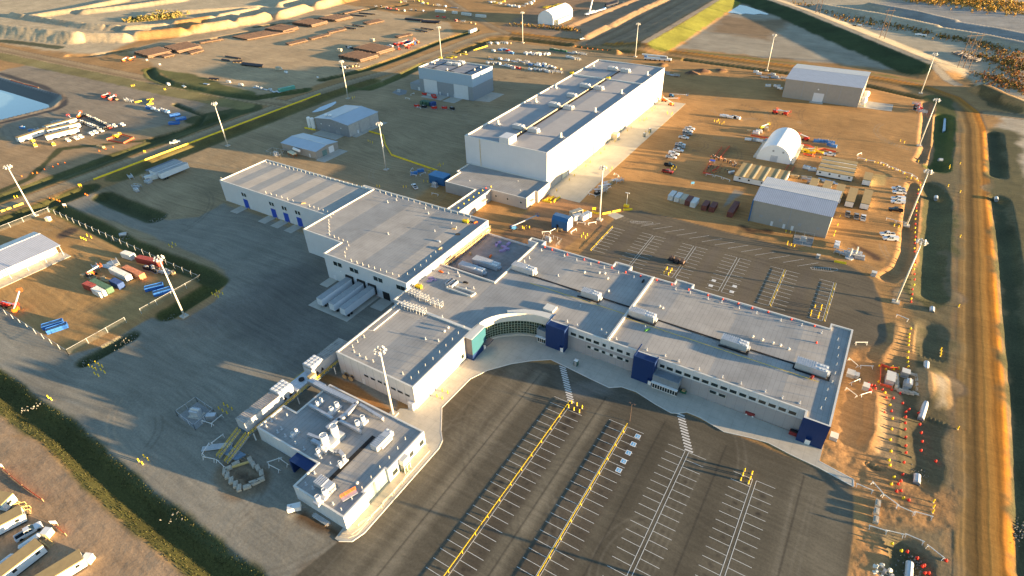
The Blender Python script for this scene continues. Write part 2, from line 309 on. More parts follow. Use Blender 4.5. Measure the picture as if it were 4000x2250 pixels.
streaked_road([(42, 92), (36, 94), (32, 97)], 4, ((0.24, 0.155, 0.08), (0.31, 0.22, 0.13)))
streaked_road(pts("2 0 1330 480, 2130 0, 2500 -220"), 3, ((0.33, 0.25, 0.17), (0.42, 0.33, 0.23)))
streaked_road(pts("3 0 -600 -110, 0 40, 330 160, 640 290, 1230 540, 1600 700, 1900 850"), 3.2, ((0.30, 0.26, 0.2), (0.38, 0.32, 0.24)))
# ---- grass and ditches
def green(poly, half, col=GRASS, warp=.8, amt=.92): strip(poly, half, col, 4, 1.5, warp, rough=1.0, amt=amt)
BIGD = pts("0 2 -700 600, 0 1020, 260 1250; 0 3 590 0, 1000 400, 1400 760, 1840 1110, 2260 1449, 2850 1900")
green(BIGD, 4.9, (0.055, 0.064, 0.018)); ditch(BIGD, 5.4, 2.5, wob=.6)
D2 = pts("0 1 560 640, 900 800, 1300 1010, 1700 1180, 2050 1310, 2180 1400; 0 2 2040 50, 1700 260")
green(D2, 4.5, (0.055, 0.07, 0.022), .3); ditch(D2, 4.9, 2.4, wob=.4)
D3 = [(-209.5, 45), (-209.5, 62)]; D3 = pts("0 2 860 740, 1310 490"); green(D3, 3.1, (0.045, 0.055, 0.02), .2); ditch(D3, 3.5, 2.0, wob=.3)
D4 = pts("0 1 1040 530, 1300 640, 1560 740"); green(D4, 5.4, (0.045, 0.058, 0.022), .2); ditch(D4, 5.8, 2.4, wob=.3)
GW = [(-336, 60), (-336, 120)]; green(GW, 7, DKGR); ditch(GW, 6, 1.6)
GW = [(-336, 138), (-336, 200), (-336, 290), (-332, 330)]; green(GW, 7.5, (0.115, 0.10, 0.035)); ditch(GW, 7, 1.8)
for p_, hw in (([(-365, 40), (-365, 240)], 7), ([(-378, 215), (-365, 245), (-366, 238)], 9)): green(p_, hw, (0.06, 0.07, 0.025)); 
ditch([(-366, 20), (-366, 225)], 5, 1.1)
green([(-372, 246), (-440, 242), (-560, 238), (-720, 232)], 7, (0.22, 0.18, 0.07))
green(pts("0 0 1760 1050, 2050 1160, 2000 1250, 1500 1410, 600 1500; 0 1 300 350, 0 480"), 2.2, (0.05, 0.06, 0.022))
ditch(pts("0 0 1760 1050, 2050 1160, 2000 1250, 1500 1410"), 3, 1.3)
GP = pts("0 0 1500 700, 1540 770, 1700 840, 2300 950, 2576 985; 1 0 480 910"); green(GP, 6, (0.065, 0.08, 0.026)); ditch(GP, 5, 2.0)
area(pts("0 0 1560 700, 1900 740, 2300 860, 2576 930, 2576 960, 2200 920, 1750 820"), (0.14, 0.13, 0.045), 4, 2, 1, 1.5)
GP = pts("1 0 680 800, 1100 700, 1500 560, 1850 420, 2200 310"); green(GP, 4.5, (0.05, 0.062, 0.022)); ditch(GP, 5, 1.9)
GP = pts("1 0 960 880, 1150 890, 1400 790, 1680 650"); green(GP, 5, (0.10, 0.105, 0.035)); ditch(GP, 5, 1.8)
GP = [(-322, 430), (-322, 480), (-310, 492), (-250, 493)]; green(GP, 6.5, (0.12, 0.085, 0.03)); ditch(GP, 6, 2)
GP = pts("1 0 0 270, 480 210, 1000 110, 1500 50"); green(GP, 4, (0.05, 0.06, 0.03)); ditch(GP, 5, 1.5)
GP = pts("0 0 700 560, 900 560, 1400 490, 2000 420, 2576 310"); strip(GP, 2.5, (0.10, 0.085, 0.05), None, 2, 1, amt=.8); ditch(GP, 5, 2)
green(pts("0 0 0 410, 300 440, 600 480"), 5, (0.05, 0.06, 0.03)); ditch(pts("0 0 0 410, 300 450, 600 480"), 7, 2.5)
GP = [(-240, 491), (-150, 491), (-60, 487), (-10, 480), (20, 468)]; green(GP, 3.4, (0.13, 0.095, 0.03)); ditch(GP, 4, 1.5)
strip([(-150, 518), (-60, 516), (0, 511), (20, 506)], 2, (0.22, 0.18, 0.05), 4, 2, .8)
# basin dikes north of the road
WD = pts("2 0 1330 480, 2130 0, 2500 -220"); WD2 = [(p[0]+13, p[1]) for p in WD]; ND = pts("3 0 -700 -140, 0 40, 330 160, 640 290, 1230 540, 1600 700, 1900 850")
strip(WD2, 9.5, (0.215, 0.215, 0.038), 4, 2, 1, rough=1.4)  # sun on the west dike slope is put into its bright yellow-green
ND2 = [(p[0]-11, p[1]-9) for p in ND]; strip(ND2[:-2]+[(14, 530)], 11, (0.045, 0.06, 0.022), 4, 2, 1, rough=1.2)  # shade on the north dike slope is put into its dark green
berm(WD, 25, 4.6, .16); berm(ND[:-1], 27, 4.8, .16)
# right hand drains beside the haul road
strip([(36, -40), (36, 170)], 9, (0.19, 0.145, 0.085), None, 5, 2); strip([(36, 185), (36, 460)], 8, (0.17, 0.135, 0.075), None, 4, 2); strip([(63, -40), (64, 420)], 7.5, (0.12, 0.105, 0.055), None, 4, 2)
GR = pts("3 0 1760 1180; 3 1 1750 0, 1720 100, 1700 240"); green([(31, 470), (34, 430), (33, 400)], 8, (0.08, 0.09, 0.03)); green(GR, 6.5, (0.085, 0.10, 0.025)); ditch(GR, 6.5, 2.2)
GR = pts("3 1 1620 420, 1690 560, 1660 900, 1630 1200; 3 2 1620 60"); green(GR, 6.5, (0.075, 0.082, 0.03), 3.4, .6); ditch(GR, 7.2, 1.0, wob=2)
GR = pts("3 2 1640 420, 1620 560, 1600 800"); green(GR, 5, (0.085, 0.08, 0.04), 3.4, .5); ditch(GR, 6, .6, wob=2)
GR = pts("3 2 1650 1120, 1620 1300; 3 3 1500 0, 1540 300, 1500 480"); green(GR, 5.5, (0.085, 0.08, 0.04), 3.4, .5); ditch(GR, 6, .6, wob=2)
GR = pts("3 3 1400 1250, 1380 1449, 1360 1900"); green(GR, 5, (0.10, 0.09, 0.045), 2.4, .7); ditch(GR, 6, 1.1)
for q in ("3 0 2100 880, 2190 960, 2260 1060, 2500 1130", "3 1 2270 -100, 2290 100, 2300 310", "3 1 2320 560, 2380 900, 2440 1440; 3 2 2490 500, 2550 1000; 3 3 2590 0, 2620 600, 2660 1449"):
    GR = pts(q); green(GR, 3.8, (0.06, 0.062, 0.03), 2.2, .75); ditch(GR, 5.4, 1.2)
# V drain along the east edge of the yard and its spoil
YE = pts("3 0 1600 1040, 1600 1200, 1575 1448; 3 1 1600 20, 1560 120, 1530 170")
strip(YE, 4.5, (0.33, 0.19, 0.09), 0, 1, .9); ditch(YE, 4.0, 1.3)
YE = pts("3 1 1470 410, 1450 500, 1420 800, 1395 1100, 1330 1260, 1200 1340"); strip(YE, 4.2, (0.33, 0.185, 0.08), 0, 1, .9); ditch(YE, 4.0, 1.3)
YE = pts("3 2 1360 420, 1340 560, 1330 760"); strip(YE, 4, (0.33, 0.2, 0.09), 0, 1, .6); ditch(YE, 3.6, 1.1)
YE = pts("3 2 1180 1100, 1170 1300; 3 3 1110 0, 1100 200, 1080 320"); strip(YE, 4, (0.36, 0.25, 0.14), 0, 1, .6); ditch(YE, 3.6, 1.2)
area(pts("3 2 830 600, 1200 560, 1300 900, 1200 1100, 1100 1449; 3 3 1050 250, 1050 420, 860 470, 540 260, 620 0; 3 2 700 1300"), (0.38, 0.21, 0.09), 0, 2, 1, rough=3.2)
area(pts("3 2 1520 1230, 1500 1000, 1480 820, 1560 830, 1690 920, 1690 1060"), (0.40, 0.26, 0.13), 0, 1.5, .8)
area(pts("3 3 1080 240, 1500 560, 1900 600, 1900 1000, 1500 1000, 1000 900, 860 560"), (0.30, 0.175, 0.08), 0, 3, 1, rough=2.6)
area(pts("3 3 950 920, 1100 1020, 1250 1300, 1050 1500, 870 1500"), (0.40, 0.215, 0.09), 0, 2, 1, rough=3)
area(pts("3 2 1680 900, 1800 920, 1810 1200, 1700 1200"), (0.24, 0.21, 0.17), 0, 2, 1)
berm(pts("3 2 1600 900, 1610 1080"), 6, 1.6)
berm(pts("3 2 1290 400, 1250 560, 1140 720"), 2.6, .4); berm(pts("3 2 1080 1100, 1070 1449; 3 3 1010 150"), 3, .7)
# rows of stockpile banks far off
def bank(segs, half, h, z):
    for s_ in segs.split('|'): berm(pts(s_, z), half, h, .12, 1.2)
bank("0 0 820 325, 1250 332|0 0 1370 315, 1800 275|0 0 1930 250, 2280 198|0 0 2400 175, 2570 150; 1 0 80 120|1 0 230 110, 470 40|1 0 610 15, 960 -70", 11.5, 6.5, 6.5)
bank("0 0 1270 250, 1640 225|0 0 1760 200, 2110 150|0 0 2210 130, 2570 65|1 0 230 15, 700 -110", 9.5, 4.4, 5)
bank("0 0 120 120, 240 145|0 0 270 145, 490 180|0 0 530 185, 830 225|0 0 860 230, 1040 245|0 0 1100 245, 1180 250", 8, 4, 4)
berm(pts("0 0 -500 200, -60 240, 100 270, 760 330", 7), 15, 8, .15, 2)
for s_ in ("0 0 300 150, 760 80, 1200 -10", "0 0 860 100, 1300 50, 1800 -20", "0 0 1500 130, 1900 100, 2576 60"): berm(pts(s_, 3), 12, 3.5, .2, 2)
bank("2 0 730 350, 940 245|2 0 985 235, 1090 175|2 0 1115 165, 1240 100|2 0 1265 90, 1370 40|2 0 1400 30, 1560 -40", 7.5, 2.6, 3)
bank("2 0 1120 400, 1210 370, 1500 215|2 0 1555 185, 1690 115|2 0 1705 105, 1810 50|2 0 1830 40, 2000 -60", 8.5, 2.8, 3)
bank("2 0 560 250, 880 120|2 0 900 110, 1300 -40", 7, 1.8, 2)
berm(pts("2 0 1030 500, 1065 510", 2), 4, 2.6, .2, 1)
for s_, hh, hw in (("3 0 540 40, 1100 130, 1680 250", 4, 12), ("3 0 1780 280, 2200 350, 2800 470", 4, 12), ("3 0 1050 30, 1500 110, 1860 195", 4, 12), ("3 0 1880 215, 2300 280, 2800 380", 3, 12), ("3 0 2200 860, 2400 950, 2800 1100", 4, 9)): berm(pts(s_, hh), hw, hh, .3, 1.5)
strip(pts("3 0 2160 870, 2400 980, 2700 1120"), 3, (0.5, 0.38, 0.22), None, 2, 1)
# soil heaps
for c_, r_, h_ in (((2, 0, 1800, 745), 6, 2.6), ((2, 0, 1915, 720), 6, 2.2), ((2, 0, 1860, 712), 3, 1.2), ((2, 0, 2095, 712), 5, 1.4), ((2, 0, 1505, 655), 4, 1.6), ((2, 0, 1660, 770), 2.5, 1.0)):
    p = at(*c_); berm([p, (p[0]+.5, p[1]+.5)], r_, h_, .05); strip([p, (p[0]+.5, p[1]+.5)], r_*.8, (0.13, 0.075, 0.05), 0, 1.5, .4)
for p, r_, h_ in (((-104, 184), 5, 1.5), ((-112, 183), 4, 1.2)): berm([p, (p[0]+4, p[1]+1)], r_, h_); strip([p, (p[0]+4, p[1]+1)], r_, (0.36, 0.19, 0.09), 0, 1, .6)
strip([(-121, 183), (-112, 180), (-103, 180)], 2, (0.10, 0.06, 0.04), None, 2, 1); ditch([(-116, 179.6), (-104, 179.6)], 1.6, .8)
strip(pts("2 1 2320 830, 2400 870, 2576 880"), 2.6, (0.07, 0.045, 0.03), None, 2, 1)
strip(pts("1 3 460 850, 860 1050"), 1.6, (0.11, 0.07, 0.04), None, 2, .8)
area(pts("1 2 650 850, 1000 960, 1480 1290, 1300 1300, 700 950, 620 920"), (0.30, 0.155, 0.06), 0, .8, .4)
area(pts("2 1 2160 560, 2240 460, 2310 490, 2200 600, 2110 650"), (0.30, 0.25, 0.19), None, 1, 1)
strip(pts("3 1 850 1000, 1050 1120, 1080 1150"), 1.6, (0.12, 0.07, 0.045), None, 2, 1)
strip(pts("0 1 700 880, 640 920"), 2.5, (0.12, 0.08, 0.055), None, 2.5, 1)
area(pts("3 1 1050 290, 1200 320, 1180 420, 1030 420"), (0.46, 0.32, 0.13), 0, 1.5, .6)
# settling pond
PR = pts("0 0 -700 640, 0 785, 610 965, 628 1000, 540 1075, 0 1212, -700 1380")
m, d = inpoly(PR, 14); GZ[m] = np.minimum(GZ[m], -np.clip(d, 0, 20)*.42+0.0)*(d > 0)+GZ[m]*(d <= 0)
area(PR, (0.035, 0.033, 0.034), 5, 1, 0, rough=.1)
m, d = inpoly(PR, 14); paint(m, np.clip(1-abs(d)/1.0, 0, 1)*.8, (0.35, 0.31, 0.28)); GZ[m] += .6*np.clip(1-abs(d)/2.5, 0, 1)
strip(pts("0 0 0 740, 420 870, 640 990, 640 1060, 540 1110, 0 1240"), 2.5, (0.07, 0.062, 0.06), None, 2, .5)
# ---------------------------------------------------------------- relief and sheets
AMP = 0.03+0.012*BIG
GZ += ROUGH*AMP*(FINE*.8+vnoise(GX, GY, 7, 31, 5)*1.1)*np.clip((500-np.hypot(GX, GY))/400+1, 1, 2)
GZ += np.where(ZONE == 2, 0.0, 0)
def ground_sheets():
    idx = np.arange(NR*NC).reshape(SHP); q = np.stack([idx[:-1, :-1], idx[:-1, 1:], idx[1:, 1:], idx[1:, :-1]], -1).reshape(-1, 4)
    zq = ZONE[:-1, :-1].reshape(-1); V = np.stack([GX, GY, GZ], -1).reshape(-1, 3); C = np.clip(CG, 0.01, 1).reshape(-1, 3)
    prm = {0: (.9, .20, .13, .04, 1.6), 1: (.9, .19, .11, .018, 1.4), 2: (.85, .18, .12, .006, 1.6), 3: (.92, .16, .09, .02, 1.8), 4: (.95, .32, .05, .07, 1.6), 5: (.45, .08, .03, .01, 1)}
    for z in range(6):
        f = q[zq == z]
        if not len(f): continue
        u, inv = np.unique(f, return_inverse=True); v = V[u]; fi = inv.reshape(-1)
        me = bpy.data.meshes.new(ZN[z]); me.vertices.add(len(v)); me.vertices.foreach_set('co', v.astype(np.float32).ravel())
        me.loops.add(len(fi)); me.loops.foreach_set('vertex_index', fi.astype(np.int32)); me.polygons.add(len(f))
        me.polygons.foreach_set('loop_start', np.arange(0, len(fi), 4, dtype=np.int32)); me.polygons.foreach_set('loop_total', np.full(len(f), 4, np.int32))
        me.polygons.foreach_set('use_smooth', np.ones(len(f), bool)); me.update()
        a = me.color_attributes.new('cover', 'FLOAT_COLOR', 'POINT'); a.data.foreach_set('color', np.concatenate([C[u], np.ones((len(u), 1))], 1).astype(np.float32).ravel())
        me.materials.append(ground_mat('cover_'+ZN[z], *prm[z])); me.validate()
        o = bpy.data.objects.new(ZN[z], me); COL.objects.link(o); tag(o, kind='structure')
    # land beyond the measured part, out to the horizon
    ring = []; 
    for p in ((0, 0), (0, -1), (-1, -1), (-1, 0)): ring.append((GX[p], GY[p]))
    b = MB(); far = [(x*6 if abs(x) > 200 else x*6, y*6 if abs(y) > 50 else y*6) for x, y in ring]
    vs_ = [(x, y, -.3) for x, y in ring]+[((x-cx)*6+cx, (y-cy_)*6+cy_, -.5) for x, y in ring for cx, cy_ in [(-300, 450)]]
    b.add(vs_, [(0, 1, 5, 4), (1, 2, 6, 5), (2, 3, 7, 6), (3, 0, 4, 7)])
    o = b.build('surrounding_land', mat('far_soil', (0.36, 0.27, 0.18), .9, var=.2, scale=.02)); tag(o, kind='structure')
ground_sheets()
WATER = mat('water', (0.16, 0.24, 0.30), .04, var=.03, scale=.1, spec=.5)
b = MB(); b.prism(pts("0 0 -700 700, 0 860, 500 1000, 500 1060, 0 1190, -700 1340"), -4.2, -4.0); o = b.build('pond_water', WATER); tag(o, kind='structure')
b = MB(); PU = pts("2 0 2165 130, 2220 85, 2290 52, 2350 62, 2420 85, 2480 105, 2576 125; 3 0 20 140; 2 0 2560 150, 2500 140, 2430 148, 2350 138, 2290 145, 2230 132")
b.prism(PU, -.1, .30); o = b.build('basin_water', mat('still_water', (0.30, 0.38, 0.48), .12, var=.04, spec=.5)); tag(o, kind='structure')
for q in ("1 0 560 1130, 640 1080, 720 1050, 800 1020, 810 1035, 760 1070, 680 1110, 590 1130", "3 1 1640 610, 1700 620, 1690 660, 1650 665", "3 0 1780 1160, 1800 1165, 1795 1290, 1765 1300"):
    b = MB(); b.prism(pts(q), -2.1 if q[0] == '3' else -1.2, -1.3 if q[0] == '3' else .05); o = b.build('puddle_water', MATS['still_water']); tag(o, kind='structure')
# ---------------------------------------------------------------- buildings
def on_y(c, r, x, y, Y):      # measured point known to lie on the wall plane y = Y -> (x, z)
    p0 = at(c, r, x, y, 0); p1 = at(c, r, x, y, 1); z = (Y-p0[1])/(p1[1]-p0[1]); return p0[0]+(p1[0]-p0[0])*z, z
def on_x(c, r, x, y, X):
    p0 = at(c, r, x, y, 0); p1 = at(c, r, x, y, 1); z = (X-p0[0])/(p1[0]-p0[0]); return p0[1]+(p1[1]-p0[1])*z, z
M_WHITE = mat('wall_white', (0.56, 0.57, 0.60), .55, var=.04, scale=.3)
M_PAN = mat('panel_white', (0.58, 0.59, 0.62), .55, var=.04, scale=.25, seam=(2.66, 0, .09, .72))
M_PANS = mat('panel_fine_white', (0.57, 0.58, 0.61), .5, var=.03, scale=.3, seam=(1.0, 1.0, .07, .90))
M_GREYP = mat('panel_grey', (0.33, 0.315, 0.325), .7, var=.05, scale=.4, seam=(2.66, 0, .09, .75))
M_LABP = mat('panel_lab', (0.52, 0.50, 0.50), .7, var=.05, scale=.4, seam=(3.05, 0, .10, .5))
M_CONCW = mat('precast', (0.40, 0.375, 0.35), .8, var=.07, scale=.4, seam=(2.0, 0, .06, .85))
M_ROOF = mat('roof_membrane', (0.32, 0.31, 0.30), .8, var=.16, scale=.13, seam=(1.35, 7.5, .11, .78))
M_ROOFX = mat('roof_membrane_shops', (0.38, 0.355, 0.325), .8, var=.10, scale=.15, seam=(9, 1.5, .11, .82))
M_ROOFW = mat('roof_membrane_warehouse', (0.33, 0.32, 0.325), .75, var=.08, scale=.15, seam=(12, 2.2, .12, .84))
M_CAP = mat('coping', (0.62, 0.60, 0.56), .45, var=.05)
M_BLUE = mat('navy_panel', (0.010, 0.033, 0.125), .5, var=.05, seam=(.9, .9, .06, .8))
M_NAVY = M_BLUE
M_TEAL = mat('teal_panel', (0.02, 0.095, 0.14), .55, var=.05)
M_DGREY = mat('charcoal_panel', (0.10, 0.10, 0.12), .6, seam=(.8, .8, .05, .8))
M_GLASS = mat('dark_glass', (0.018, 0.026, 0.028), .08, var=.2, spec=.6)
M_FRAME = mat('frame_light', (0.55, 0.58, 0.55), .4)
M_DOORB = mat('door_blue', (0.02, 0.07, 0.42), .45, var=.06)
M_DOORW = mat('door_white', (0.62, 0.63, 0.66), .5, var=.04)
M_DOORC = mat('door_cream', (0.60, 0.58, 0.46), .5, var=.04)
M_DARK = mat('dark_rubber', (0.02, 0.02, 0.022), .8)
M_BLACK = mat('black_walkway', (0.018, 0.018, 0.02), .9)
M_GALV = mat('galvanised', (0.52, 0.54, 0.57), .38, .35, var=.10, scale=1.2)
M_GREYM = mat('grey_metal', (0.30, 0.31, 0.33), .5, .2, var=.08)
M_TANW = mat('beige_cladding', (0.32, 0.30, 0.275), .6, var=.05, seam=(.6, .6, .05, .88))
M_METR = mat('metal_roof', (0.47, 0.48, 0.53), .42, .25, var=.06, scale=.3, seam=(.75, 0, .14, .62))
M_METRY = mat('metal_roof_y', (0.47, 0.48, 0.53), .42, .25, var=.06, scale=.3, seam=(0, .75, .14, .62))
M_METRP = mat('metal_roof_plain', (0.42, 0.47, 0.54), .45, .2, var=.06, scale=.15)
M_BLUEM = mat('blue_cladding', (0.03, 0.13, 0.30), .45, var=.05, seam=(.5, .5, .05, .8))
M_CONC = mat('concrete', (0.44, 0.41, 0.355), .85, var=.10, scale=.35, bump=.01, seam=(3.2, 3.2, .07, .78))
M_CONC2 = mat('concrete_plain', (0.46, 0.43, 0.38), .85, var=.10, scale=.5, bump=.01)
M_YEL = mat('safety_yellow', (0.80, 0.56, 0.02), .5, var=.05)
M_RED = mat('signal_red', (0.62, 0.035, 0.02), .5, var=.08)
M_ORG = mat('signal_orange', (0.75, 0.16, 0.02), .5, var=.08)
M_WHT = mat('white_paint', (0.74, 0.74, 0.74), .4, var=.04)
M_PINK = mat('insulation_pink', (0.60, 0.42, 0.44), .8, var=.12, scale=1.5, seam=(0, 1.2, .1, .7))
M_PURP = mat('insulation_purple', (0.36, 0.26, 0.45), .7, var=.15)
M_WOOD = mat('timber', (0.42, 0.30, 0.16), .8, var=.2)
M_BRICK = mat('brown_trim', (0.10, 0.07, 0.06), .7)
M_FAB = mat('white_fabric', (0.80, 0.80, 0.80), .6, var=.03, scale=.4)
def inset(poly, d):
    n = len(poly); a = sum(poly[i][0]*poly[(i+1) % n][1]-poly[(i+1) % n][0]*poly[i][1] for i in range(n))
    if a < 0: poly = poly[::-1]
    out = []
    for i in range(n):
        p0, p1, p2 = (Vector(poly[(i+k) % n][:2]) for k in (-1, 0, 1)); d1 = (p1-p0).normalized(); d2 = (p2-p1).normalized()
        n1 = Vector((-d1.y, d1.x)); n2 = Vector((-d2.y, d2.x)); k = 1+n1.dot(n2); q = p1+(n1+n2)*(d/max(k, .3)); out.append((q.x, q.y))
    return poly, out
def deck(poly, zf, xs=()):
    """roof deck of any plan shape, cut in strips across x so its falls can be real"""
    b = MB(); X = sorted(set([round(p[0], 4) for p in poly]+[round(x, 4) for x in xs if min(p[0] for p in poly) < x < max(p[0] for p in poly)])); n = len(poly)
    for x0, x1 in zip(X, X[1:]):
        if x1-x0 < 3e-3: continue
        e = []
        for i in range(n):
            a, c = poly[i], poly[(i+1) % n]
            if min(a[0], c[0]) <= x0+2e-3 and max(a[0], c[0]) >= x1-2e-3 and abs(a[0]-c[0]) > 1e-6:
                f = lambda x: a[1]+(c[1]-a[1])*(x-a[0])/(c[0]-a[0]); e.append(((f(x0)+f(x1))/2, f(x0), f(x1)))
        e.sort()
        for k in range(0, len(e)-1, 2): b.add([(x0, e[k][1], zf(x0)), (x1, e[k][2], zf(x1)), (x1, e[k+1][2], zf(x1)), (x0, e[k+1][1], zf(x0))], [(0, 1, 2, 3)])
    return b
def block(root, poly, h, wall, roof=M_ROOF, par=.45, z0=0, capw=.45, fall=(0, 0), cap=M_CAP, band=None):
    poly, ins = inset(poly, capw); n = len(poly)
    b = MB()
    zb = band[0] if band else z0
    for i in range(n):
        j = (i+1) % n; b.add([(*poly[i], zb), (*poly[j], zb), (*poly[j], h), (*poly[i], h)], [(0, 1, 2, 3)])
    b.build('wall', wall, root)
    if band:
        b = MB(); pb, po = inset(poly, -.04)
        for i in range(n):
            j = (i+1) % n; b.add([(*po[i], z0), (*po[j], z0), (*po[j], zb), (*po[i], zb)], [(0, 1, 2, 3)]); b.add([(*po[i], zb), (*po[j], zb), (*pb[j], zb), (*pb[i], zb)], [(0, 1, 2, 3)])
        b.build('base_wall', band[1], root)
    b = MB(); pc, po = inset(poly, -.05)
    for i in range(n):
        j = (i+1) % n
        b.add([(*po[i], h), (*po[j], h), (*ins[j], h), (*ins[i], h)], [(0, 1, 2, 3)])
        b.add([(*po[i], h-.25), (*po[j], h-.25), (*po[j], h), (*po[i], h)], [(0, 1, 2, 3)])
        b.add([(*po[i], h-.25), (*po[j], h-.25), (*pc[j], h-.25), (*pc[i], h-.25)], [(3, 2, 1, 0)])
        b.add([(*ins[i], h-par-.4), (*ins[j], h-par-.4), (*ins[j], h), (*ins[i], h)], [(3, 2, 1, 0)])
    b.build('parapet', cap, root)
    P_, A_ = fall
    if P_:
        zf = lambda x: h-par+A_*(abs(((x/P_) % 1)-.5)*2-.5); xs = [k*P_/2 for k in range(-300, 100)]
    else: zf = lambda x: h-par; xs = ()
    deck(ins, zf, xs).build('roof', roof, root)
def panel_y(root, name, m, x0, x1, z0, z1, Y, out=-1, t=.06, frame=None):
    """flat fitting on a wall plane y = Y, standing t proud of it"""
    b = MB(); b.box(x0, x1, *sorted((Y, Y+out*t)), z0, z1); o = b.build(name, m, root)
    if frame:
        f = MB(); w_ = .09
        for a0, a1, c0, c1 in ((x0-w_, x1+w_, z1, z1+w_), (x0-w_, x1+w_, z0-w_, z0), (x0-w_, x0, z0, z1), (x1, x1+w_, z0, z1)): f.box(a0, a1, *sorted((Y, Y+out*(t+.03))), c0, c1)
        f.build('frame', frame, o)
    return o
def panel_x(root, name, m, y0, y1, z0, z1, X, out=1, t=.06, frame=None):
    b = MB(); b.box(*sorted((X, X+out*t)), y0, y1, z0, z1); o = b.build(name, m, root)
    if frame:
        f = MB(); w_ = .09
        for a0, a1, c0, c1 in ((y0-w_, y1+w_, z1, z1+w_), (y0-w_, y1+w_, z0-w_, z0), (y0-w_, y0, z0, z1), (y1, y1+w_, z0, z1)): f.box(*sorted((X, X+out*(t+.03))), a0, a1, c0, c1)
        f.build('frame', frame, o)
    return o
def wall_y(root, name, m, c, r, x0, y0, x1, y1, Y, zmin=None, **k):
    a = on_y(c, r, x0, y0, Y); q = on_y(c, r, x1, y1, Y); z0 = min(a[1], q[1]) if zmin is None else zmin
    return panel_y(root, name, m, min(a[0], q[0]), max(a[0], q[0]), z0, max(a[1], q[1]), Y, **k)
def stack_pipe(root, p, z, h=.7, r=.12, name='vent_pipe', m=None, cap_=False):
    b = MB(); b.cyl((p[0], p[1], z), (p[0], p[1], z+h), r, n=7)
    if cap_: b.lathe([(0, h+.25), (r*2, h+.1), (r*2, h), (0, h)], 8, (p[0], p[1], z))
    return b.build(name, m or M_GALV, root)
# --- repair shops wing with blue roller doors
shops = thing('workshop_building', 'long low pale workshop with four blue roller doors facing the gravel yard', 'building', (-223, 161))
def at_root(root, fn):
    """build with plan coordinates, then hang under the root without moving"""
    before = set(o.name for o in KIDS.get(root.name, []))
    fn()
    for o in KIDS.get(root.name, []):
        if o.name not in before: o.location = (o.location.x-root.location.x, o.location.y-root.location.y, o.location.z-root.location.z)
def f_():
    block(shops, [(-260, 147.5), (-187, 147.5), (-187, 175.5), (-260, 175.5)], 11, M_PANS, M_ROOFX, fall=(13, .16))
    doors = [((0, 1, 2440, 535), (0, 1, 2510, 640))]+[((1, 1, a, b_), (1, 1, c, d_)) for a, b_, c, d_ in ((142, 632, 218, 738), (268, 675, 345, 785), (402, 720, 485, 832))]
    for a, q in doors:
        x0, z1 = on_y(*a, 147.5); x1, zz = on_y(*q, 147.5); d_ = panel_y(shops, 'roller_door', M_DOORB, x0, x0+3.3, 0, 4.6, 147.5, t=.05)
        f = MB()
        for k in range(1, 8): f.box(x0, x0+3.3, 147.42, 147.45, k*.58, k*.58+.05)
        f.build('slat_joints', mat('door_blue_dark', (0.012, 0.04, 0.25), .5), d_)
        for dx in (-.35, 3.55):
            b = MB(); b.cyl((x0+dx, 146.6, 0), (x0+dx, 146.6, 1.1), .1); b.build('door_bollard', M_YEL, shops)
        for k, dx in enumerate((.2, 2.0)): panel_y(shops, 'window', M_GLASS, x0+dx, x0+dx+1.3, 6.2, 8.0, 147.5, frame=M_FRAME)
        panel_y(shops, 'wall_light', M_WHT, x0+1.5, x0+1.8, 5.2, 5.5, 147.5, t=.25)
        panel_y(shops, 'personnel_door', M_DOORW, x0+4.3, x0+5.3, 0, 2.2, 147.5)
at_root(shops, f_)
# --- tall warehouse-like maintenance block
maint = thing('maintenance_building', 'large square pale block with stepped corner and three white trailers docked', 'building', (-155, 150))
def f_():
    block(maint, [(-187, 133.7), (-165.6, 133.7), (-165.6, 124.5), (-124.3, 124.5), (-124.3, 177), (-193.5, 177), (-193.5, 175.6), (-187, 175.6)], 11.25, M_PANS, M_ROOF, fall=(27, .22))
    for a, q in (((775, 1175), (820, 1215)), ((820, 1190), (860, 1232)), ((940, 1235), (983, 1280)), ((985, 1253), (1028, 1298)), ((1180, 1325), (1225, 1370)), ((1228, 1343), (1272, 1390)), ((1410, 1410), (1452, 1452)), ((1455, 1425), (1500, 1475))):
        x0, z1 = on_y(1, 1, *a, 124.5); panel_y(maint, 'window', M_GLASS, x0, x0+2.0, z1-1.9, z1-.1, 124.5, frame=M_FRAME)
    for x in (-153.4, -147.4, -141.9, -136.3):
        if x != -136.3:
            d_ = panel_y(maint, 'dock_shelter', M_DARK, x-1.9, x+1.9, .9, 4.9, 124.5, t=.5)
    panel_y(maint, 'roller_door', M_DARK, -137, -133.6, 0, 3.6, 124.5, frame=M_FRAME)
    for x in (-162.6, -139.4, -131.2): panel_y(maint, 'personnel_door', M_DOORW, x, x+1.1, 0, 2.2, 124.5)
    for x in (-158, -144.5, -133): panel_y(maint, 'wall_light', M_WHT, x, x+.35, 5.2, 5.5, 124.5, t=.25)
    # east face: white cladding low down on the left, pink insulation board awaiting cladding on the right
    b = MB(); b.box(-124.26, -124.2, 141.5, 176.7, 6.6, 10.9); b.build('insulation_board', M_PINK, maint)
    b = MB(); b.box(-124.2, -124.14, 141.5, 176.7, 8.5, 8.75); b.box(-124.2, -124.14, 141.5, 176.7, 9.5, 9.6); b.build('girt_rail', M_WHT, maint)
    panel_x(maint, 'sign_board', mat('sign_blue', (0.08, 0.28, 0.55), .5), 172.0, 176.2, 9.2, 10.4, -124.1)
at_root(maint, f_)
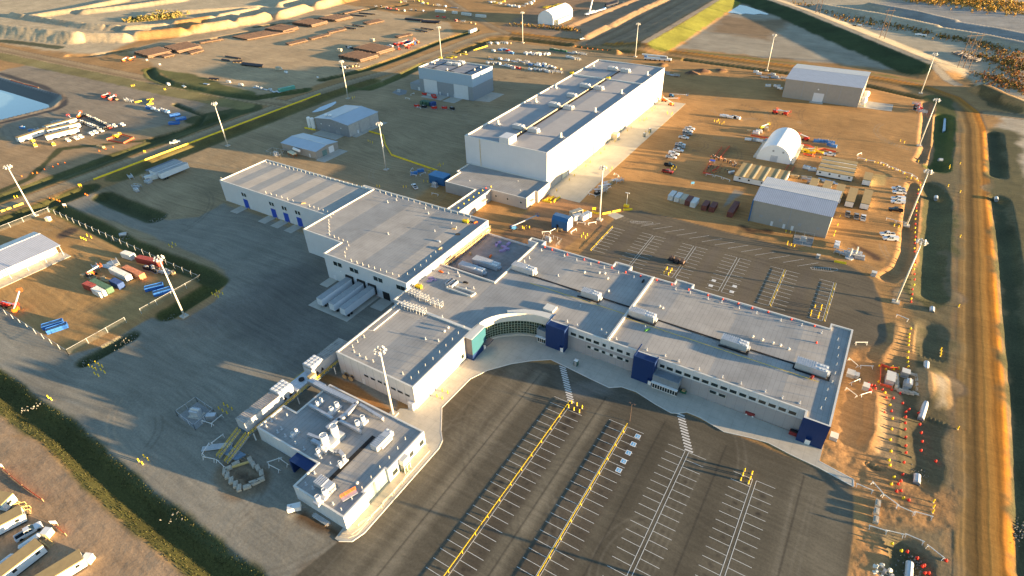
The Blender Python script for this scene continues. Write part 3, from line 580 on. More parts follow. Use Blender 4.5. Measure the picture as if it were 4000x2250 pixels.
# --- big white warehouse
wh = thing('warehouse', 'huge tall white warehouse with sunlit east wall and rooftop units', 'building', (-150, 311))
def f_():
    poly = [(-174, 231.2), (-126.5, 231.2), (-126.5, 390.5), (-174, 390.5)]
    block(wh, poly, 20.2, mat('warehouse_panel', (0.58, 0.59, 0.63), .5, var=.03, scale=.2, seam=(1.0, 1.0, .06, .93)), M_ROOFW, par=.5, capw=.6, fall=(48, .5), band=(5.4, M_CONCW))
    for y in (247.0, 265.0, 284.2, 303.2, 321.2, 341.5, 362.5, 382):
        d_ = panel_x(wh, 'sectional_door', M_DOORC, y, y+5.4, .1, 10.5, -126.46, t=.1)
        b = MB(); b.box(-126.4, -126.2, y-.35, y, 0, 10.9); b.build('door_jamb', M_GREYM, d_)
    panel_x(wh, 'personnel_door', M_DOORW, 251.9, 253.0, .1, 2.3, -126.2)
    b = MB(); b.box(-126.4, -122.8, 308.0, 311.5, 0, 3.6); b.build('entrance_vestibule', mat('cream_panel', (0.56, 0.50, 0.38), .6), wh)
    b = MB(); b.box(-173.4, -127.1, 350.6, 351.5, 19.5, 20.35); b.build('fire_wall_coping', M_CAP, wh)
    
    for ya_, yb_ in ((240, 350.4), (351.6, 371)): b = MB(); b.box(-150.4, -149.2, ya_, yb_, 19.95, 20.02); b.build('roof_walkway', M_BLACK, wh)
    b = MB(); b.box(-151.3, -150.9, 240, 350.4, 20.0, 20.5); b.build('cable_tray', mat('tray_cream', (0.55, 0.47, 0.33), .5, .3), wh)
    b = MB(); b.box(-153.3, -147.6, 231.3, 238.3, 19.7, 23.2); b.build('stair_head', M_PANS, wh)
    b = MB(); b.box(-153.3, -147.6, 238.3, 238.35, 20, 23.2)
    for s in range(2): b = MB(); b.cyl((-165+.3*s, 231.1, 0), (-165+.3*s, 231.1, 20), .12); b.build('downpipe', mat('cream_pipe', (0.6, 0.52, 0.4), .5), wh)
at_root(wh, f_)
# --- low connector rooms south of the warehouse, and the corridor
conn = thing('connector_building', 'low flat-roofed concrete building joining the white warehouse to a narrow corridor', 'building', (-148, 215))
def f_():
    block(conn, [(-170, 207.2), (-152.3, 207.2), (-152.3, 177.1), (-145.5, 177.1), (-145.5, 210.6), (-126, 210.6), (-126, 219.2), (-124.6, 219.2), (-124.6, 231.1), (-172, 231.1), (-172, 219.5), (-170, 219.5)], 5.8, M_CONCW, M_ROOF, capw=.4)
    panel_x(conn, 'canopy', M_CONC2, 213.5, 216, 3.2, 3.4, -126, t=1.6)
    panel_x(conn, 'personnel_door', M_GREYM, 195.5, 196.8, .2, 2.4, -145.5); panel_x(conn, 'canopy', M_CONC2, 180, 182.5, 3.4, 3.6, -145.5, t=1.8); panel_x(conn, 'canopy', M_CONC2, 202, 205, 3.4, 3.6, -145.5, t=1.8)
    for x in (-143, -136.5, -129.2): panel_y(conn, 'window', M_GLASS, x, x+.9, 2.6, 3.5, 210.6, frame=M_FRAME)
    for x, y in ((-160, 214), (-139, 225), (-133, 217)): stack_pipe(conn, (x, y), 5.3)
at_root(conn, f_)
# --- laboratory block
lab = thing('laboratory_building', 'grey panelled two-storey block with narrow windows and sunlit east wall', 'building', (-106, 102))
def f_():
    block(lab, [(-121.7, 87.2), (-91, 87.2), (-91, 117), (-121.7, 117)], 9.15, M_LABP, M_ROOF, fall=(20, .14))
    for x0, y0, x1, y1 in ((1090, 868, 1130, 892), (1155, 898, 1197, 922), (1225, 928, 1265, 952), (1288, 957, 1328, 981), (1360, 995, 1405, 1021), (1425, 1026, 1475, 1050), (1500, 1060, 1545, 1086)):
        a = on_y(1, 2, x0, y0, 87.2); q = on_y(1, 2, x1, y1, 87.2); panel_y(lab, 'window', M_GLASS, a[0], q[0], a[1]-.75, a[1]-.05, 87.2, frame=M_GREYM)
    for x0, y0 in ((1627, 1075), (1685, 1018), (1740, 960), (1795, 905), (1848, 850), (1902, 800)):
        a = on_x(1, 2, x0, y0, -91); q = on_x(1, 2, x0+36, y0-30, -91); panel_x(lab, 'window', mat('bright_glass', (0.30, 0.30, 0.24), .2), a[0], q[0], a[1]-.1, a[1]+.6, -91, frame=M_FRAME)
    a = on_x(1, 2, 2067, 720, -91); panel_x(lab, 'window', M_GLASS, a[0], a[0]+1.4, a[1]-.2, a[1]+1.5, -91, frame=M_FRAME)
    panel_y(lab, 'personnel_door', M_DOORW, -120.2, -119.1, .1, 2.3, 87.2); panel_y(lab, 'personnel_door', M_DOORW, -112.4, -111.2, .1, 2.3, 87.2)
    b = MB(); b.box(-93.2, -91.3, 86.1, 87.15, 0, 2.8); b.build('electrical_cabinet', M_PANS, lab)
    b = MB(); [b.bar((-118.6, 114, 9.0+k*.25), (-118.6, 101, 9.0+k*.25), .1) for k in range(2)]; b.bar((-118.6, 101, 9), (-121, 100.2, 9), .1); b.build('roof_pipework', M_WHT, lab)
at_root(lab, f_)
# --- teal tower left of the entrance
tt = thing('entrance_tower', 'teal and charcoal corner tower left of the curved glass front', 'tower', (-89.7, 117))
def f_():
    b = MB(); b.box(-91, -88.4, 113, 120.9, 0, 2.4); b.build('blue_base', M_BLUE, tt)
    b = MB(); b.box(-90.98, -88.42, 113.02, 120.88, 2.4, 9.0); b.mi = 1; b.box(-88.42, -88.38, 113.05, 120.85, 2.45, 8.95); b.build('wall', [M_DGREY, M_TEAL], tt)
    b = MB(); b.box(-91.05, -88.35, 112.95, 120.9, 9.0, 9.15); b.build('parapet', M_CAP, tt)
    panel_x(tt, 'door', M_WHT, 119.2, 120.3, .1, 2.2, -88.38); b = MB(); b.box(-88.4, -86.6, 119, 122.5, 2.6, 3.1); b.build('canopy', M_DGREY, tt)
at_root(tt, f_)
# --- office building
off = thing('office_building', 'very long flat-roofed grey office building with navy towers and curved glass entrance', 'building', (-40, 154))
ARC = [(-90.8, 120.9), (-90.3, 123.2), (-89.2, 125.6), (-87.4, 128.0), (-85.3, 129.9), (-82.8, 131.7), (-80.0, 133.1), (-77.4, 133.9), (-75.0, 134.3), (-71.8, 134.4)]
def f_():
    south = [(-124.2, 117.1), (-91, 117.1)]+ARC+[(-71.7, 134), (6.8, 134)]
    poly = south+[(6.8, 131.3), (13.3, 131.3), (13.3, 177), (6.9, 177), (6.9, 174.2), (-37.3, 174.2), (-37.3, 176.8), (-43.7, 176.8), (-43.7, 174.2), (-60.5, 174.2), (-60.5, 176.9), (-67.1, 176.9), (-67.1, 174.2), (-96.9, 174.2), (-96.9, 176.9), (-103.5, 176.9), (-103.5, 174.25), (-99.6, 174.25), (-99.6, 143.6), (-124.2, 143.6)]
    poly = [p for p in poly]
    block(off, poly, 9.15, mat('office_wall', (0.56, 0.57, 0.60), .55, var=.04, seam=(2.66, 2.66, .09, .75)), M_ROOF, fall=(40, .28), band=(5.55, M_GREYP))
    # recess roof, lower, still being finished
    b = MB(); b.box(-124.1, -99.7, 143.7, 174.1, 5.8, 6.2); b.build('lower_roof', mat('roof_recess', (0.235, 0.225, 0.22), .8, var=.25, scale=.4), off)
    b = MB(); b.box(-124.1, -99.7, 174.1, 174.5, 0, 6.9); b.build('lower_roof_parapet', M_CAP, off)
    b = MB(); b.box(-51.6, -50.9, 134.5, 173.8, 8.3, 9.55); b.build('fire_wall_coping', M_CAP, off)
    up = [(-63.9, 1.9), (-61.1, 1.9), (-58.5, 1.9), (-55.8, 1.9), (-52.7, 1.1), (-50.0, 1.1), (-47.8, 1.9), (-44.7, 1.2), (-33.8, 1.4), (-31.7, 1.9)]+[(-29.0+2.665*k, 1.9) for k in range(13)]
    for x, w_ in up: panel_y(off, 'window', M_GLASS, x, x+w_, 6.15, 7.3, 134, t=.04, frame=M_FRAME)
    for x, w_ in ((-57.8, 1.2), (-55.4, 1.6), (-52.7, 1.1), (-50.0, 1.1), (-47.5, 1.9), (-44.7, 1.1), (-18.3, 1.9), (-15.6, 1.9)): panel_y(off, 'window', M_GLASS, x, x+w_, 3.3, 4.4, 133.95, t=.05, frame=M_FRAME)
    for x0, x1 in ((-56.6, -55.5), (-53.7, -52.8), (-51.5, -50.1), (-48.9, -47.6), (-45.5, -44.8), (-16.3, -15.7)): panel_y(off, 'infill_panel', M_WHITE, x0+.1, x1-.1, 3.3, 4.4, 133.95, t=.03)
    # navy towers
    for x0, x1, y1 in ((-71.7, -64.8, 134.05), (-41.4, -34.6, 134.0)):
        t_ = MB(); t_.box(x0, x1, 131.2, y1-.01, 0, 9.1); t_ = t_.build('navy_tower', M_BLUE, off)
        c = MB(); c.box(x0-.03, x1+.03, 131.15, 131.5, 9.1, 9.4); c.box(x0-.03, x0+.3, 131.5, y1+3.5, 9.1, 9.4); c.box(x1-.3, x1+.03, 131.5, y1+.4, 9.1, 9.4); c.build('coping', M_BLUE, t_)
        d_ = panel_y(off, 'door', M_WHT, x1-1.35, x1-.35, .15, 2.3, 131.2); c = MB(); c.box(x1-1.5, x1-.2, 130.3, 131.15, 2.55, 2.75); c.build('hood', M_BLUE, d_)
    b = MB(); b.box(6.76, 13.34, 131.24, 131.29, 0, 9.1); b.box(13.31, 13.36, 131.24, 134.5, 0, 9.1); b.box(6.75, 6.79, 131.29, 133.95, 0, 9.1); b.build('navy_tower', M_BLUE, off)
    panel_y(off, 'door', M_WHT, 9.0, 10.3, .15, 2.3, 131.24); b = MB(); b.box(8.9, 10.4, 130.4, 131.2, 2.5, 2.7); b.build('door_hood', M_BLUE, off)
    for x0, x1, y0, y1 in ((-37.2, -43.6, 174.25, 176.75), (-60.6, -67.0, 174.25, 176.85), (-97, -103.4, 174.25, 176.85)):
        b = MB(); b.box(min(x0, x1)-.06, max(x0, x1)+.06, y1+.1, y1+.16, 0, 9.0); b.build('navy_stair_wall', M_BLUEM, off)
    # entrance lobbies
    for x0, x1, sc in ((-34.5, -26.6, 1), (-75.3, -71.8, 0)):
        y0 = 130.4 if sc else 131.6
        c = MB(); c.box(x0, x1, y0, 133.9, 3.0, 3.3); c.box(x0, x1, y0, y0+.3, 3.3, 5.6); c.box(x1-.3, x1, y0+.3, 133.9, 3.3, 5.6); c.box(x0, x0+.3, y0+.3, 133.9, 3.3, 5.6); c.box(x0+.3, x1-.3, y0+.3, 133.9, 4.8, 5.0)
        c = c.build('entrance_canopy', mat('lobby_grey', (0.20, 0.235, 0.27), .5, seam=(1.3, 1.3, .05, .8)), off)
        g = MB(); g.box(x0+.1, x1-.1, y0+.25, y0+.31, .15, 2.9); g.box(x1-.16, x1-.1, y0+.31, 133.9, .15, 2.9); g = g.build('lobby_glazing', M_GLASS, off)
        m_ = MB(); k = x0+.1
        while k < x1: m_.box(k, k+.1, y0+.14, y0+.24, .15, 2.9); k += .78
        m_.box(x0+.1, x1-.1, y0+.12, y0+.24, 2.75, 2.98); m_.box(x0+.1, x1-.1, y0+.14, y0+.24, .15, .3); m_.build('mullions', M_WHT, g)
        m_ = MB(); m_.box(x0-.1, x1+.1, y0-.9, y0-.02, 2.95, 3.12); m_.build('canopy_edge', M_WHT, off)
    # curved curtain wall and its fascia
    cen = []
    g = MB(); fr = MB(); fa = MB(); si = MB()
    def off_arc(d):
        out = []
        for i, p in enumerate(ARC):
            a = Vector(ARC[max(i-1, 0)]); c_ = Vector(ARC[min(i+1, len(ARC)-1)]); t_ = (c_-a).normalized(); out.append((p[0]+t_.y*d, p[1]-t_.x*d))
        return out
    A1, A2, A3 = off_arc(.12), off_arc(.3), off_arc(.75)
    for i in range(len(ARC)-1):
        g.add([(*A1[i], .9), (*A1[i+1], .9), (*A1[i+1], 6.3), (*A1[i], 6.3)], [(0, 1, 2, 3)])
        fa.add([(*A2[i], 6.3), (*A2[i+1], 6.3), (*A2[i+1], 9.5), (*A2[i], 9.5), (*ARC[i], 6.3), (*ARC[i+1], 6.3), (*ARC[i+1], 9.5), (*ARC[i], 9.5)], [(0, 1, 2, 3), (3, 2, 6, 7), (4, 5, 1, 0)])
        for t0 in np.arange(0, .99, .34):
            p = [A1[i][k]*(1-t0)+A1[i+1][k]*t0 for k in (0, 1)]; q = [A2[i][k]*(1-t0)+A2[i+1][k]*t0 for k in (0, 1)]; fr.bar((*p, .9), (*p, 6.3), .1)
            fa.bar((*q, 6.4), (*q, 9.4), .05)
        for z in (.95, 1.9, 2.9, 3.9, 4.9, 6.2): fr.bar((*A1[i], z), (*A1[i+1], z), .1 if z < 6 else .2)
        si.prism([A3[i], A3[i+1], ARC[i+1], ARC[i]], .15, .85)
    gg = g.build('curtain_wall', mat('curtain_glass', (0.02, 0.035, 0.022), .07, var=.4, scale=.8, spec=.6), off); fr.build('mullions', mat('mullion_green', (0.40, 0.47, 0.38), .4), gg)
    fa.build('curved_fascia', M_CAP, off); si.build('curved_plinth', M_CONC2, off)
    b = MB(); b.prism(ARC[4:]+[(-71.8, 137), (-76, 136.6), (-82, 134.6), (-86.5, 131.2)], 8.8, 9.35); b.build('raised_roof_edge', M_CAP, off)
    b = MB(); b.box(-76.6, -72.8, 138.0, 141.2, 8.6, 9.5); b.build('roof_hatch', M_CAP, off)
    b = MB()
    for x0, x1, y0, y1 in ((-90.9, -69.6, 153.2, 153.9), (-70, -62, 150.4, 151.1), (-62.6, -61.9, 151.1, 153.2), (-62, -51.8, 153.4, 154.1), (-50.8, -49.9, 148.6, 153.2), (-49.9, -41.2, 148.2, 148.9), (-41.9, -41.2, 148.9, 151.8), (-41.2, -20.8, 151.4, 152.1), (-21, -12.2, 148.9, 149.6), (-12.9, -12.2, 149.6, 152), (-12.2, 1.0, 151.6, 152.3), (.4, 1.1, 149.6, 151.5), (1.1, 10.4, 149.2, 149.9), (9.7, 10.4, 149.9, 153.2), (-98, -91, 156.2, 156.9), (-91.6, -90.9, 153.9, 156.2)):
        b.box(x0, x1, y0, y1, 8.86, 8.9)
    b.build('roof_walkway', M_BLACK, off)
    b = MB(); Y0 = 147.4
    for x0, x1 in ((-88, -51.8), (-50.7, 8)): b.bar((x0, Y0+1.8*(x0 < -51), 9.05), (x1, Y0+1.8*(x0 < -51), 9.05), .09)
    b.build('gas_pipe', M_YEL, off)
at_root(off, f_)
# --- detached laboratory at the front
det = thing('process_laboratory', 'single-storey white building with clusters of large roof exhausts at the lot corner', 'building', (-98, 63))
def f_():
    block(det, [(-97.9, 47.8), (-80.5, 47.8), (-80.5, 55.7), (-81.4, 55.7), (-81.4, 63.6), (-80.5, 63.6), (-80.5, 78.4), (-116.4, 78.4), (-116.4, 65.5), (-121.8, 65.5), (-121.8, 55.9), (-97.9, 55.9)], 5.35, mat('det_panel', (0.58, 0.60, 0.63), .5, var=.04, seam=(1.9, 1.9, .08, .78)), M_ROOF, par=.3, fall=(16, .1))
    b = MB(); b.box(-81.36, -81.28, 55.75, 63.55, 0, 4.9)
    for y in (58.2, 60.9): b.box(-81.3, -81.2, y, y+.15, 0, 4.9)
    b.build('grey_bay', mat('grey_blue_panel', (0.22, 0.28, 0.29), .5, seam=(0, .45, .05, .85)), det)
    for y, w_ in ((64.8, 2.0), (71.7, 1.6), (75.9, 1.8)): panel_x(det, 'window', M_GLASS, y, y+w_, 1.3, 3.0, -80.5, frame=M_FRAME)
    b = MB(); b.box(-80.5, -78.8, 67.6, 70.0, 3.1, 5.2); b.build('porch', M_CAP, det)
    g = MB(); g.box(-78.95, -78.9, 67.7, 69.9, .2, 3.05); g.box(-80.5, -78.95, 67.6, 67.66, .2, 3.05); g = g.build('porch_glazing', mat('porch_glass', (0.10, 0.12, 0.08), .1), det)
    m_ = MB(); [m_.box(-78.9, -78.82, y, y+.1, .2, 3.05) for y in (67.6, 68.7, 69.9)]; m_.box(-78.9, -78.82, 67.6, 70, 2.2, 2.3); m_.build('mullions', M_WHT, g)
    panel_x(det, 'wall_sign', mat('sign_cream', (0.45, 0.40, 0.32), .5), 50.3, 51.8, 1.7, 2.5, -80.5)
    b = MB(); b.box(-105.5, -98, 55.0, 55.8, 0, 4.7); b.box(-105.5, -104.9, 52.9, 55.8, 0, 4.7); b.box(-105.5, -98, 52.9, 55.8, 4.7, 4.9); b.build('rear_entrance', M_BLUE, det)
    b = MB(); b.box(-104.6, -103.4, 54.9, 55.0, .1, 2.2); b.build('door', M_WHT, det)
    b = MB(); b.box(-91.9, -90.7, 53.6, 70.2, 5.15, 5.19); b.box(-92.4, -89, 53.0, 53.6, 5.15, 5.19); b.build('roof_walkway', M_BLACK, det)
at_root(det, f_)
# --- gabled and other outlying buildings
def gable(root, x0, x1, y0, y1, ez, rz_, axis, rp, wall, roof, oh=.35, z0=0, ez2=None):
    """metal building; ridge along axis at position rp"""
    ez2 = ez if ez2 is None else ez2; b = MB()
    if axis == 'x':
        b.box(x0, x1, y0, y1, z0, min(ez, ez2))
        for x in (x0, x1): b.add([(x, y0, min(ez, ez2)), (x, y1, min(ez, ez2)), (x, y1, ez2), (x, rp, rz_), (x, y0, ez)], [(0, 1, 2, 3, 4)])
    else:
        b.box(x0, x1, y0, y1, z0, min(ez, ez2))
        for y in (y0, y1): b.add([(x0, y, min(ez, ez2)), (x1, y, min(ez, ez2)), (x1, y, ez2), (rp, y, rz_), (x0, y, ez)], [(0, 1, 2, 3, 4)])
    b.build('wall', wall, root)
    b = MB(); t = .12
    def sheet(a, c):
        v = a+c; b.add([*v, *[(p[0], p[1], p[2]+t) for p in v]], [(3, 2, 1, 0), (4, 5, 6, 7), (0, 1, 5, 4), (1, 2, 6, 5), (2, 3, 7, 6), (3, 0, 4, 7)])
    if axis == 'x':
        s1 = (rz_-ez)/(rp-y0); s2 = (rz_-ez2)/(y1-rp)
        sheet([(x0-oh, y0-oh, ez-s1*oh), (x1+oh, y0-oh, ez-s1*oh)], [(x1+oh, rp, rz_), (x0-oh, rp, rz_)]); sheet([(x0-oh, rp, rz_), (x1+oh, rp, rz_)], [(x1+oh, y1+oh, ez2-s2*oh), (x0-oh, y1+oh, ez2-s2*oh)])
    else:
        s1 = (rz_-ez)/(rp-x0); s2 = (rz_-ez2)/(x1-rp)
        sheet([(x0-oh, y0-oh, ez-s1*oh), (rp, y0-oh, rz_)], [(rp, y1+oh, rz_), (x0-oh, y1+oh, ez-s1*oh)]); sheet([(rp, y0-oh, rz_), (x1+oh, y0-oh, ez2-s2*oh)], [(x1+oh, y1+oh, ez2-s2*oh), (rp, y1+oh, rz_)])
    b.build('roof', roof, root)
    b = MB()
    if axis == 'x': b.box(x0-oh, x1+oh, rp-.25, rp+.25, rz_+t, rz_+t+.05)
    else: b.box(rp-.25, rp+.25, y0-oh, y1+oh, rz_+t, rz_+t+.05)
    b.build('ridge_cap', M_CAP, root)
be1 = thing('storage_shed', 'beige metal storage building beyond the east yard with white door in its long side', 'shed', (-34, 449))
def f_():
    gable(be1, -57, -11.5, 429.3, 468.5, 12, 13.6, 'x', 451.5, M_TANW, M_METR)
    for x in (-45.6, -31.2, -23.5): panel_y(be1, 'wall_joint', M_GREYM, x, x+.3, 0, 12, 429.3)
    panel_y(be1, 'overhead_door', M_DOORW, -38.4, -32.2, .1, 5.6, 429.3, frame=M_GREYM)
    b = MB(); b.cyl((-36.3, 429.2, 7.9), (-36.3, 429.1, 7.9), .45); b.build('wall_light', M_WHT, be1)
    b = MB(); b.box(-39.5, -31.5, 425.8, 429.2, 0, .14); b.build('door_apron', M_CONC2, be1)
    for y in (433.5, 447):
        b = MB(); b.lathe([(0, 2.0), (1.6, 1.6), (2.0, 0), (1.6, -1.5), (0, -2.2)], 10, (-9.2, y, 4.0)); b.box(-11.4, -8, y-1.4, y+1.4, 0, 2.2); b.build('fan_cowl', M_WHT, be1)
        b = MB(); [b.bar((-11+k, y-2, 1.1), (-10+k, y-2, 1.1), .12) for k in range(4)]; [b.bar((-11+k*2, y-2, 0), (-11+k*2, y-2, 1.2), .12) for k in range(3)]; b.build('cowl_railing', M_YEL, be1)
at_root(be1, f_)
be2 = thing('storage_shed', 'grey metal shed by rear car park with three square wall louvres', 'shed', (-19, 262))
def f_():
    gable(be2, -34.3, -3.3, 249.3, 275.5, 10.2, 12.0, 'x', 260.8, M_TANW, M_METR)
    panel_y(be2, 'wall_joint', M_GREYM, -18.9, -18.6, 0, 10.1, 249.3)
    for x in (-30.7, -22.6, -14.9, -7.6): panel_y(be2, 'louvre', M_GREYM, x, x+1.3, 2.9, 4.2, 249.3)
    for x in (-25.6, -20.6, -17.2): panel_y(be2, 'personnel_door', M_DOORW, x, x+1.0, .1, 2.2, 249.3)
    b = MB(); b.box(-34.75, -34.6, 249, 275.8, 9.9, 10.3); b.box(-34.8, -34.3, 248.9, 249.2, 0, 10.1); b.build('blue_trim', M_BLUEM, be2)
at_root(be2, f_)
s1 = thing('storage_shed', 'silver-roofed grey shed with two white tanks beside its end wall', 'shed', (-279, 251))
def f_():
    gable(s1, -293, -265.3, 238.3, 264.5, 7.4, 8.9, 'y', -279, mat('grey_cladding', (0.24, 0.25, 0.27), .6, seam=(.5, .5, .05, .88)), M_METRP)
    panel_x(s1, 'wall_panels', mat('pale_cladding', (0.38, 0.37, 0.36), .6), 238.6, 264.2, .1, 7.1, -265.3, t=.05)
    for y in (247.3, 256.3): panel_x(s1, 'wall_joint', M_GREYM, y, y+.3, 0, 7.2, -265.2)
    panel_x(s1, 'personnel_door', M_DOORW, 245, 246, .1, 2.2, -265.2)
    for x in (-288.5, -281.5, -271.8): panel_y(s1, 'wall_light', M_WHT, x, x+.6, 4.2, 4.8, 238.3, t=.2)
    panel_y(s1, 'overhead_door', M_GREYM, -276.6, -273, .1, 2.4, 238.3)
    for k in range(2): b = MB(); b.lathe([(0, 1.5), (.9, 1.2), (1.1, .7), (.6, .6), (.6, -.2)], 10, (-287.5+3*k, 242.5+.6*k, 8.2)); b.build('roof_ventilator', M_WHT, s1)
at_root(s1, f_)
s2 = thing('storage_shed', 'small silver-roofed shed on a concrete pad behind the workshop wing', 'shed', (-272, 213))
def f_():
    gable(s2, -286, -258, 205.3, 221.8, 4.4, 5.5, 'x', 213.8, M_TANW, M_METRP)
    for x in (-285.6, -278, -270.3): panel_y(s2, 'wall_joint', M_GREYM, x, x+.25, 0, 4.3, 205.3)
    panel_x(s2, 'overhead_door', mat('door_teal', (0.12, 0.2, 0.2), .5), 209.6, 213, .1, 3.3, -258); panel_x(s2, 'overhead_door', M_DOORW, 214.8, 218.2, .1, 3.6, -258, frame=M_WHT)
    panel_y(s2, 'personnel_door', M_DOORW, -264, -263, .1, 2.2, 205.3)
at_root(s2, f_)
ng = thing('process_building', 'tall two-tone blue and grey block with two big white doors', 'building', (-260, 340))
def f_():
    block(ng, [(-283, 328), (-237, 328), (-237, 353), (-283, 353)], 17.2, mat('pale_blue_panel', (0.36, 0.45, 0.55), .55, var=.03, seam=(1.1, 1.1, .06, .92)), mat('roof_grey', (0.25, 0.26, 0.29), .8, var=.1, scale=.2), par=.8, capw=.5, band=(9.2, mat('grey_base_panel', (0.27, 0.29, 0.32), .6, var=.04, seam=(2, 2, .06, .9))))
    for a, q in (((1685, 790), (1832, 945)), ((1988, 842), (2142, 1005))):
        x0, z1 = on_y(1, 0, *a, 328); x1, z0 = on_y(1, 0, *q, 328); d_ = panel_y(ng, 'overhead_door', M_DOORW, x0, x1, .1, z1, 328, out=-1, t=.12, frame=M_GREYM)
    for x in (-266, -259.3, -253.5): panel_y(ng, 'personnel_door', M_DOORW, x, x+1.1, .1, 2.3, 328, t=.1)
    b = MB()
    for x0 in (-277, -262, -249): b = MB(); b.box(x0, x0+8, 331, 331.9, 16.45, 16.5); b.box(x0+3, x0+4, 331.9, 348, 16.45, 16.5); b.build('roof_walkway', M_BLACK, ng)
    b = MB(); b.box(-293, -283.1, 329, 338.5, 0, 4.6); b.build('annex', mat('annex_grey', (0.27, 0.30, 0.33), .6), ng)
    b = MB(); b.box(-292.6, -283.3, 329.4, 338.1, 4.6, 4.7); b.build('annex_roof', M_ROOF, ng)
    panel_y(ng, 'personnel_door', M_DOORW, -286, -284.4, .1, 2.6, 329, t=.08)
at_root(ng, f_)
ll = thing('open_sided_shed', 'striped metal-roofed shed with open front inside the fenced compound', 'shed', (-290, 62))
def f_():
    b = MB(); b.box(-299, -282.2, 22, 79.6, 0, 4.6); b.build('wall', mat('cream_cladding', (0.62, 0.57, 0.45), .6, seam=(0, 4, .15, .7)), ll)
    b = MB(); t = .12
    for (xa, za), (xb, zb) in (((-299.6, 5.2), (-293.4, 6.1)), ((-293.4, 6.1), (-277.5, 4.9))):
        v = [(xa, 21, za), (xb, 21, zb), (xb, 80.3, zb), (xa, 80.3, za)]; b.add(v+[(p[0], p[1], p[2]+t) for p in v], [(3, 2, 1, 0), (4, 5, 6, 7), (0, 1, 5, 4), (1, 2, 6, 5), (2, 3, 7, 6), (3, 0, 4, 7)])
    b.build('roof', M_METRY, ll)
    b = MB(); b.box(-293.6, -293.2, 21, 80.3, 6.2, 6.3); b.build('ridge_cap', M_CAP, ll)
    for y in (27, 33, 46, 52.5, 59.5, 66, 73, 79.8): b = MB(); b.box(-278.1, -277.85, y-.12, y+.12, 0, 4.85); b.build('post', M_GREYM, ll)
    for y in (61, 67.5, 73.2): panel_x(ll, 'roller_door', M_WHT, y, y+4.4, .1, 3.6, -282.2)
    b = MB(); b.box(-282, -274.5, 22, 81, 0, .12); b.build('front_slab', M_CONC2, ll)
at_root(ll, f_)
def arch_tent(name, label, x0, x1, y0, y1, h, prof, axis_y=True):
    t_ = thing(name, label, 'tent', ((x0+x1)/2, (y0+y1)/2)); hw = (x1-x0)/2; L = (y1-y0)/2; b = MB(); n = len(prof)
    v = [(p[0]*hw, s*L, p[1]*h) for s in (-1, 1) for p in prof]
    b.add(v, [(i, i+1, n+i+1, n+i) for i in range(n-1)]); b.build('fabric_roof', M_FAB, t_, smooth=False)
    for s in (-1, 1):
        b = MB(); b.add([(p[0]*hw, s*(L-.05), p[1]*h) for p in prof], [tuple(range(n))]); b.build('end_wall', M_FAB, t_)
    return t_, hw, L
cir = [(-math.cos(math.pi*i/20), math.sin(math.pi*i/20)) for i in range(21)]
ar, hw, L = arch_tent('arched_tent', 'white half-round fabric shelter in the middle of the east yard', -47.9, -30.8, 319.2, 348.2, 8.9, cir)
b = MB(); b.box(-1.6, 1.9, -L-.12, -L-.06, 0, 3.4); b.build('door', mat('tent_door', (0.5, 0.52, 0.56), .6), ar)
for x in (-1.3, 3.6): b = MB(); b.box(x, x+.9, -L-.12, -L-.06, 5.4, 6.3); b.build('window', M_GREYM, ar)
for s in (-1, 1):
    b = MB()
    for k in range(11): b.cyl((s*(hw+.2), -L+1+k*2.7, .6), (s*(hw+1.6), -L+1+k*2.7, .6), .75, n=7)
    b.build('ballast_bags', mat('ballast', (0.55, 0.52, 0.45), .8), ar)
pr2 = [(-1, 0), (-1, .45), (-.88, .68), (-.45, .9), (0, 1.0), (.45, .9), (.88, .68), (1, .45), (1, 0)]
dm, hw, L = arch_tent('fabric_building', 'white gabled fabric building with low lean-to on the far laydown yard', -316, -298.5, 556, 598, 13, pr2)
b = MB(); b.box(hw, hw+4.5, -L+2, -L+30, 0, 4.6); b.build('lean_to', mat('cream_leanto', (0.66, 0.62, 0.45), .6), dm)
# cast blue hut by the rear lot, and the blue utility box
bs = thing('utility_hut', 'small blue metal hut with white end wall beside the rear car park', 'hut', (-103.6, 204))
def f_():
    b = MB(); b.box(-107.6, -99.9, 201.4, 206.6, .3, 4.3); v = [(-107.6, 201.4, 4.3), (-99.9, 201.4, 4.3), (-99.9, 202.6, 5.9), (-107.6, 202.6, 5.9), (-107.6, 206.6, 4.3), (-99.9, 206.6, 4.3), (-99.9, 205.4, 5.9), (-107.6, 205.4, 5.9)]
    b.add(v, [(0, 1, 2, 3), (7, 6, 5, 4), (3, 2, 6, 7), (0, 3, 7, 4), (1, 5, 6, 2)]); b.build('shell', M_BLUEM, bs)
    b = MB(); b.box(-99.88, -99.8, 201.45, 206.55, .35, 4.2); b.add([(-99.84, 201.45, 4.2), (-99.84, 206.55, 4.2), (-99.84, 205.4, 5.8), (-99.84, 202.6, 5.8)], [(0, 1, 2, 3)]); b.build('end_wall', M_WHT, bs)
    b = MB(); b.box(-105.1, -104.2, 201.2, 201.38, .4, 2.5); b.build('door', M_DARK, bs)
    b = MB(); b.box(-105.5, -103.8, 199.6, 201.2, 0, .35); [b.bar((x, 199.7, 0), (x, 199.7, 1.4), .08) for x in (-105.4, -103.9)]; b.build('step', M_WOOD, bs)
at_root(bs, f_)
bb = thing('utility_hut', 'bright blue metal box hut by the yellow barrier near the connector building', 'hut', (-179, 214))
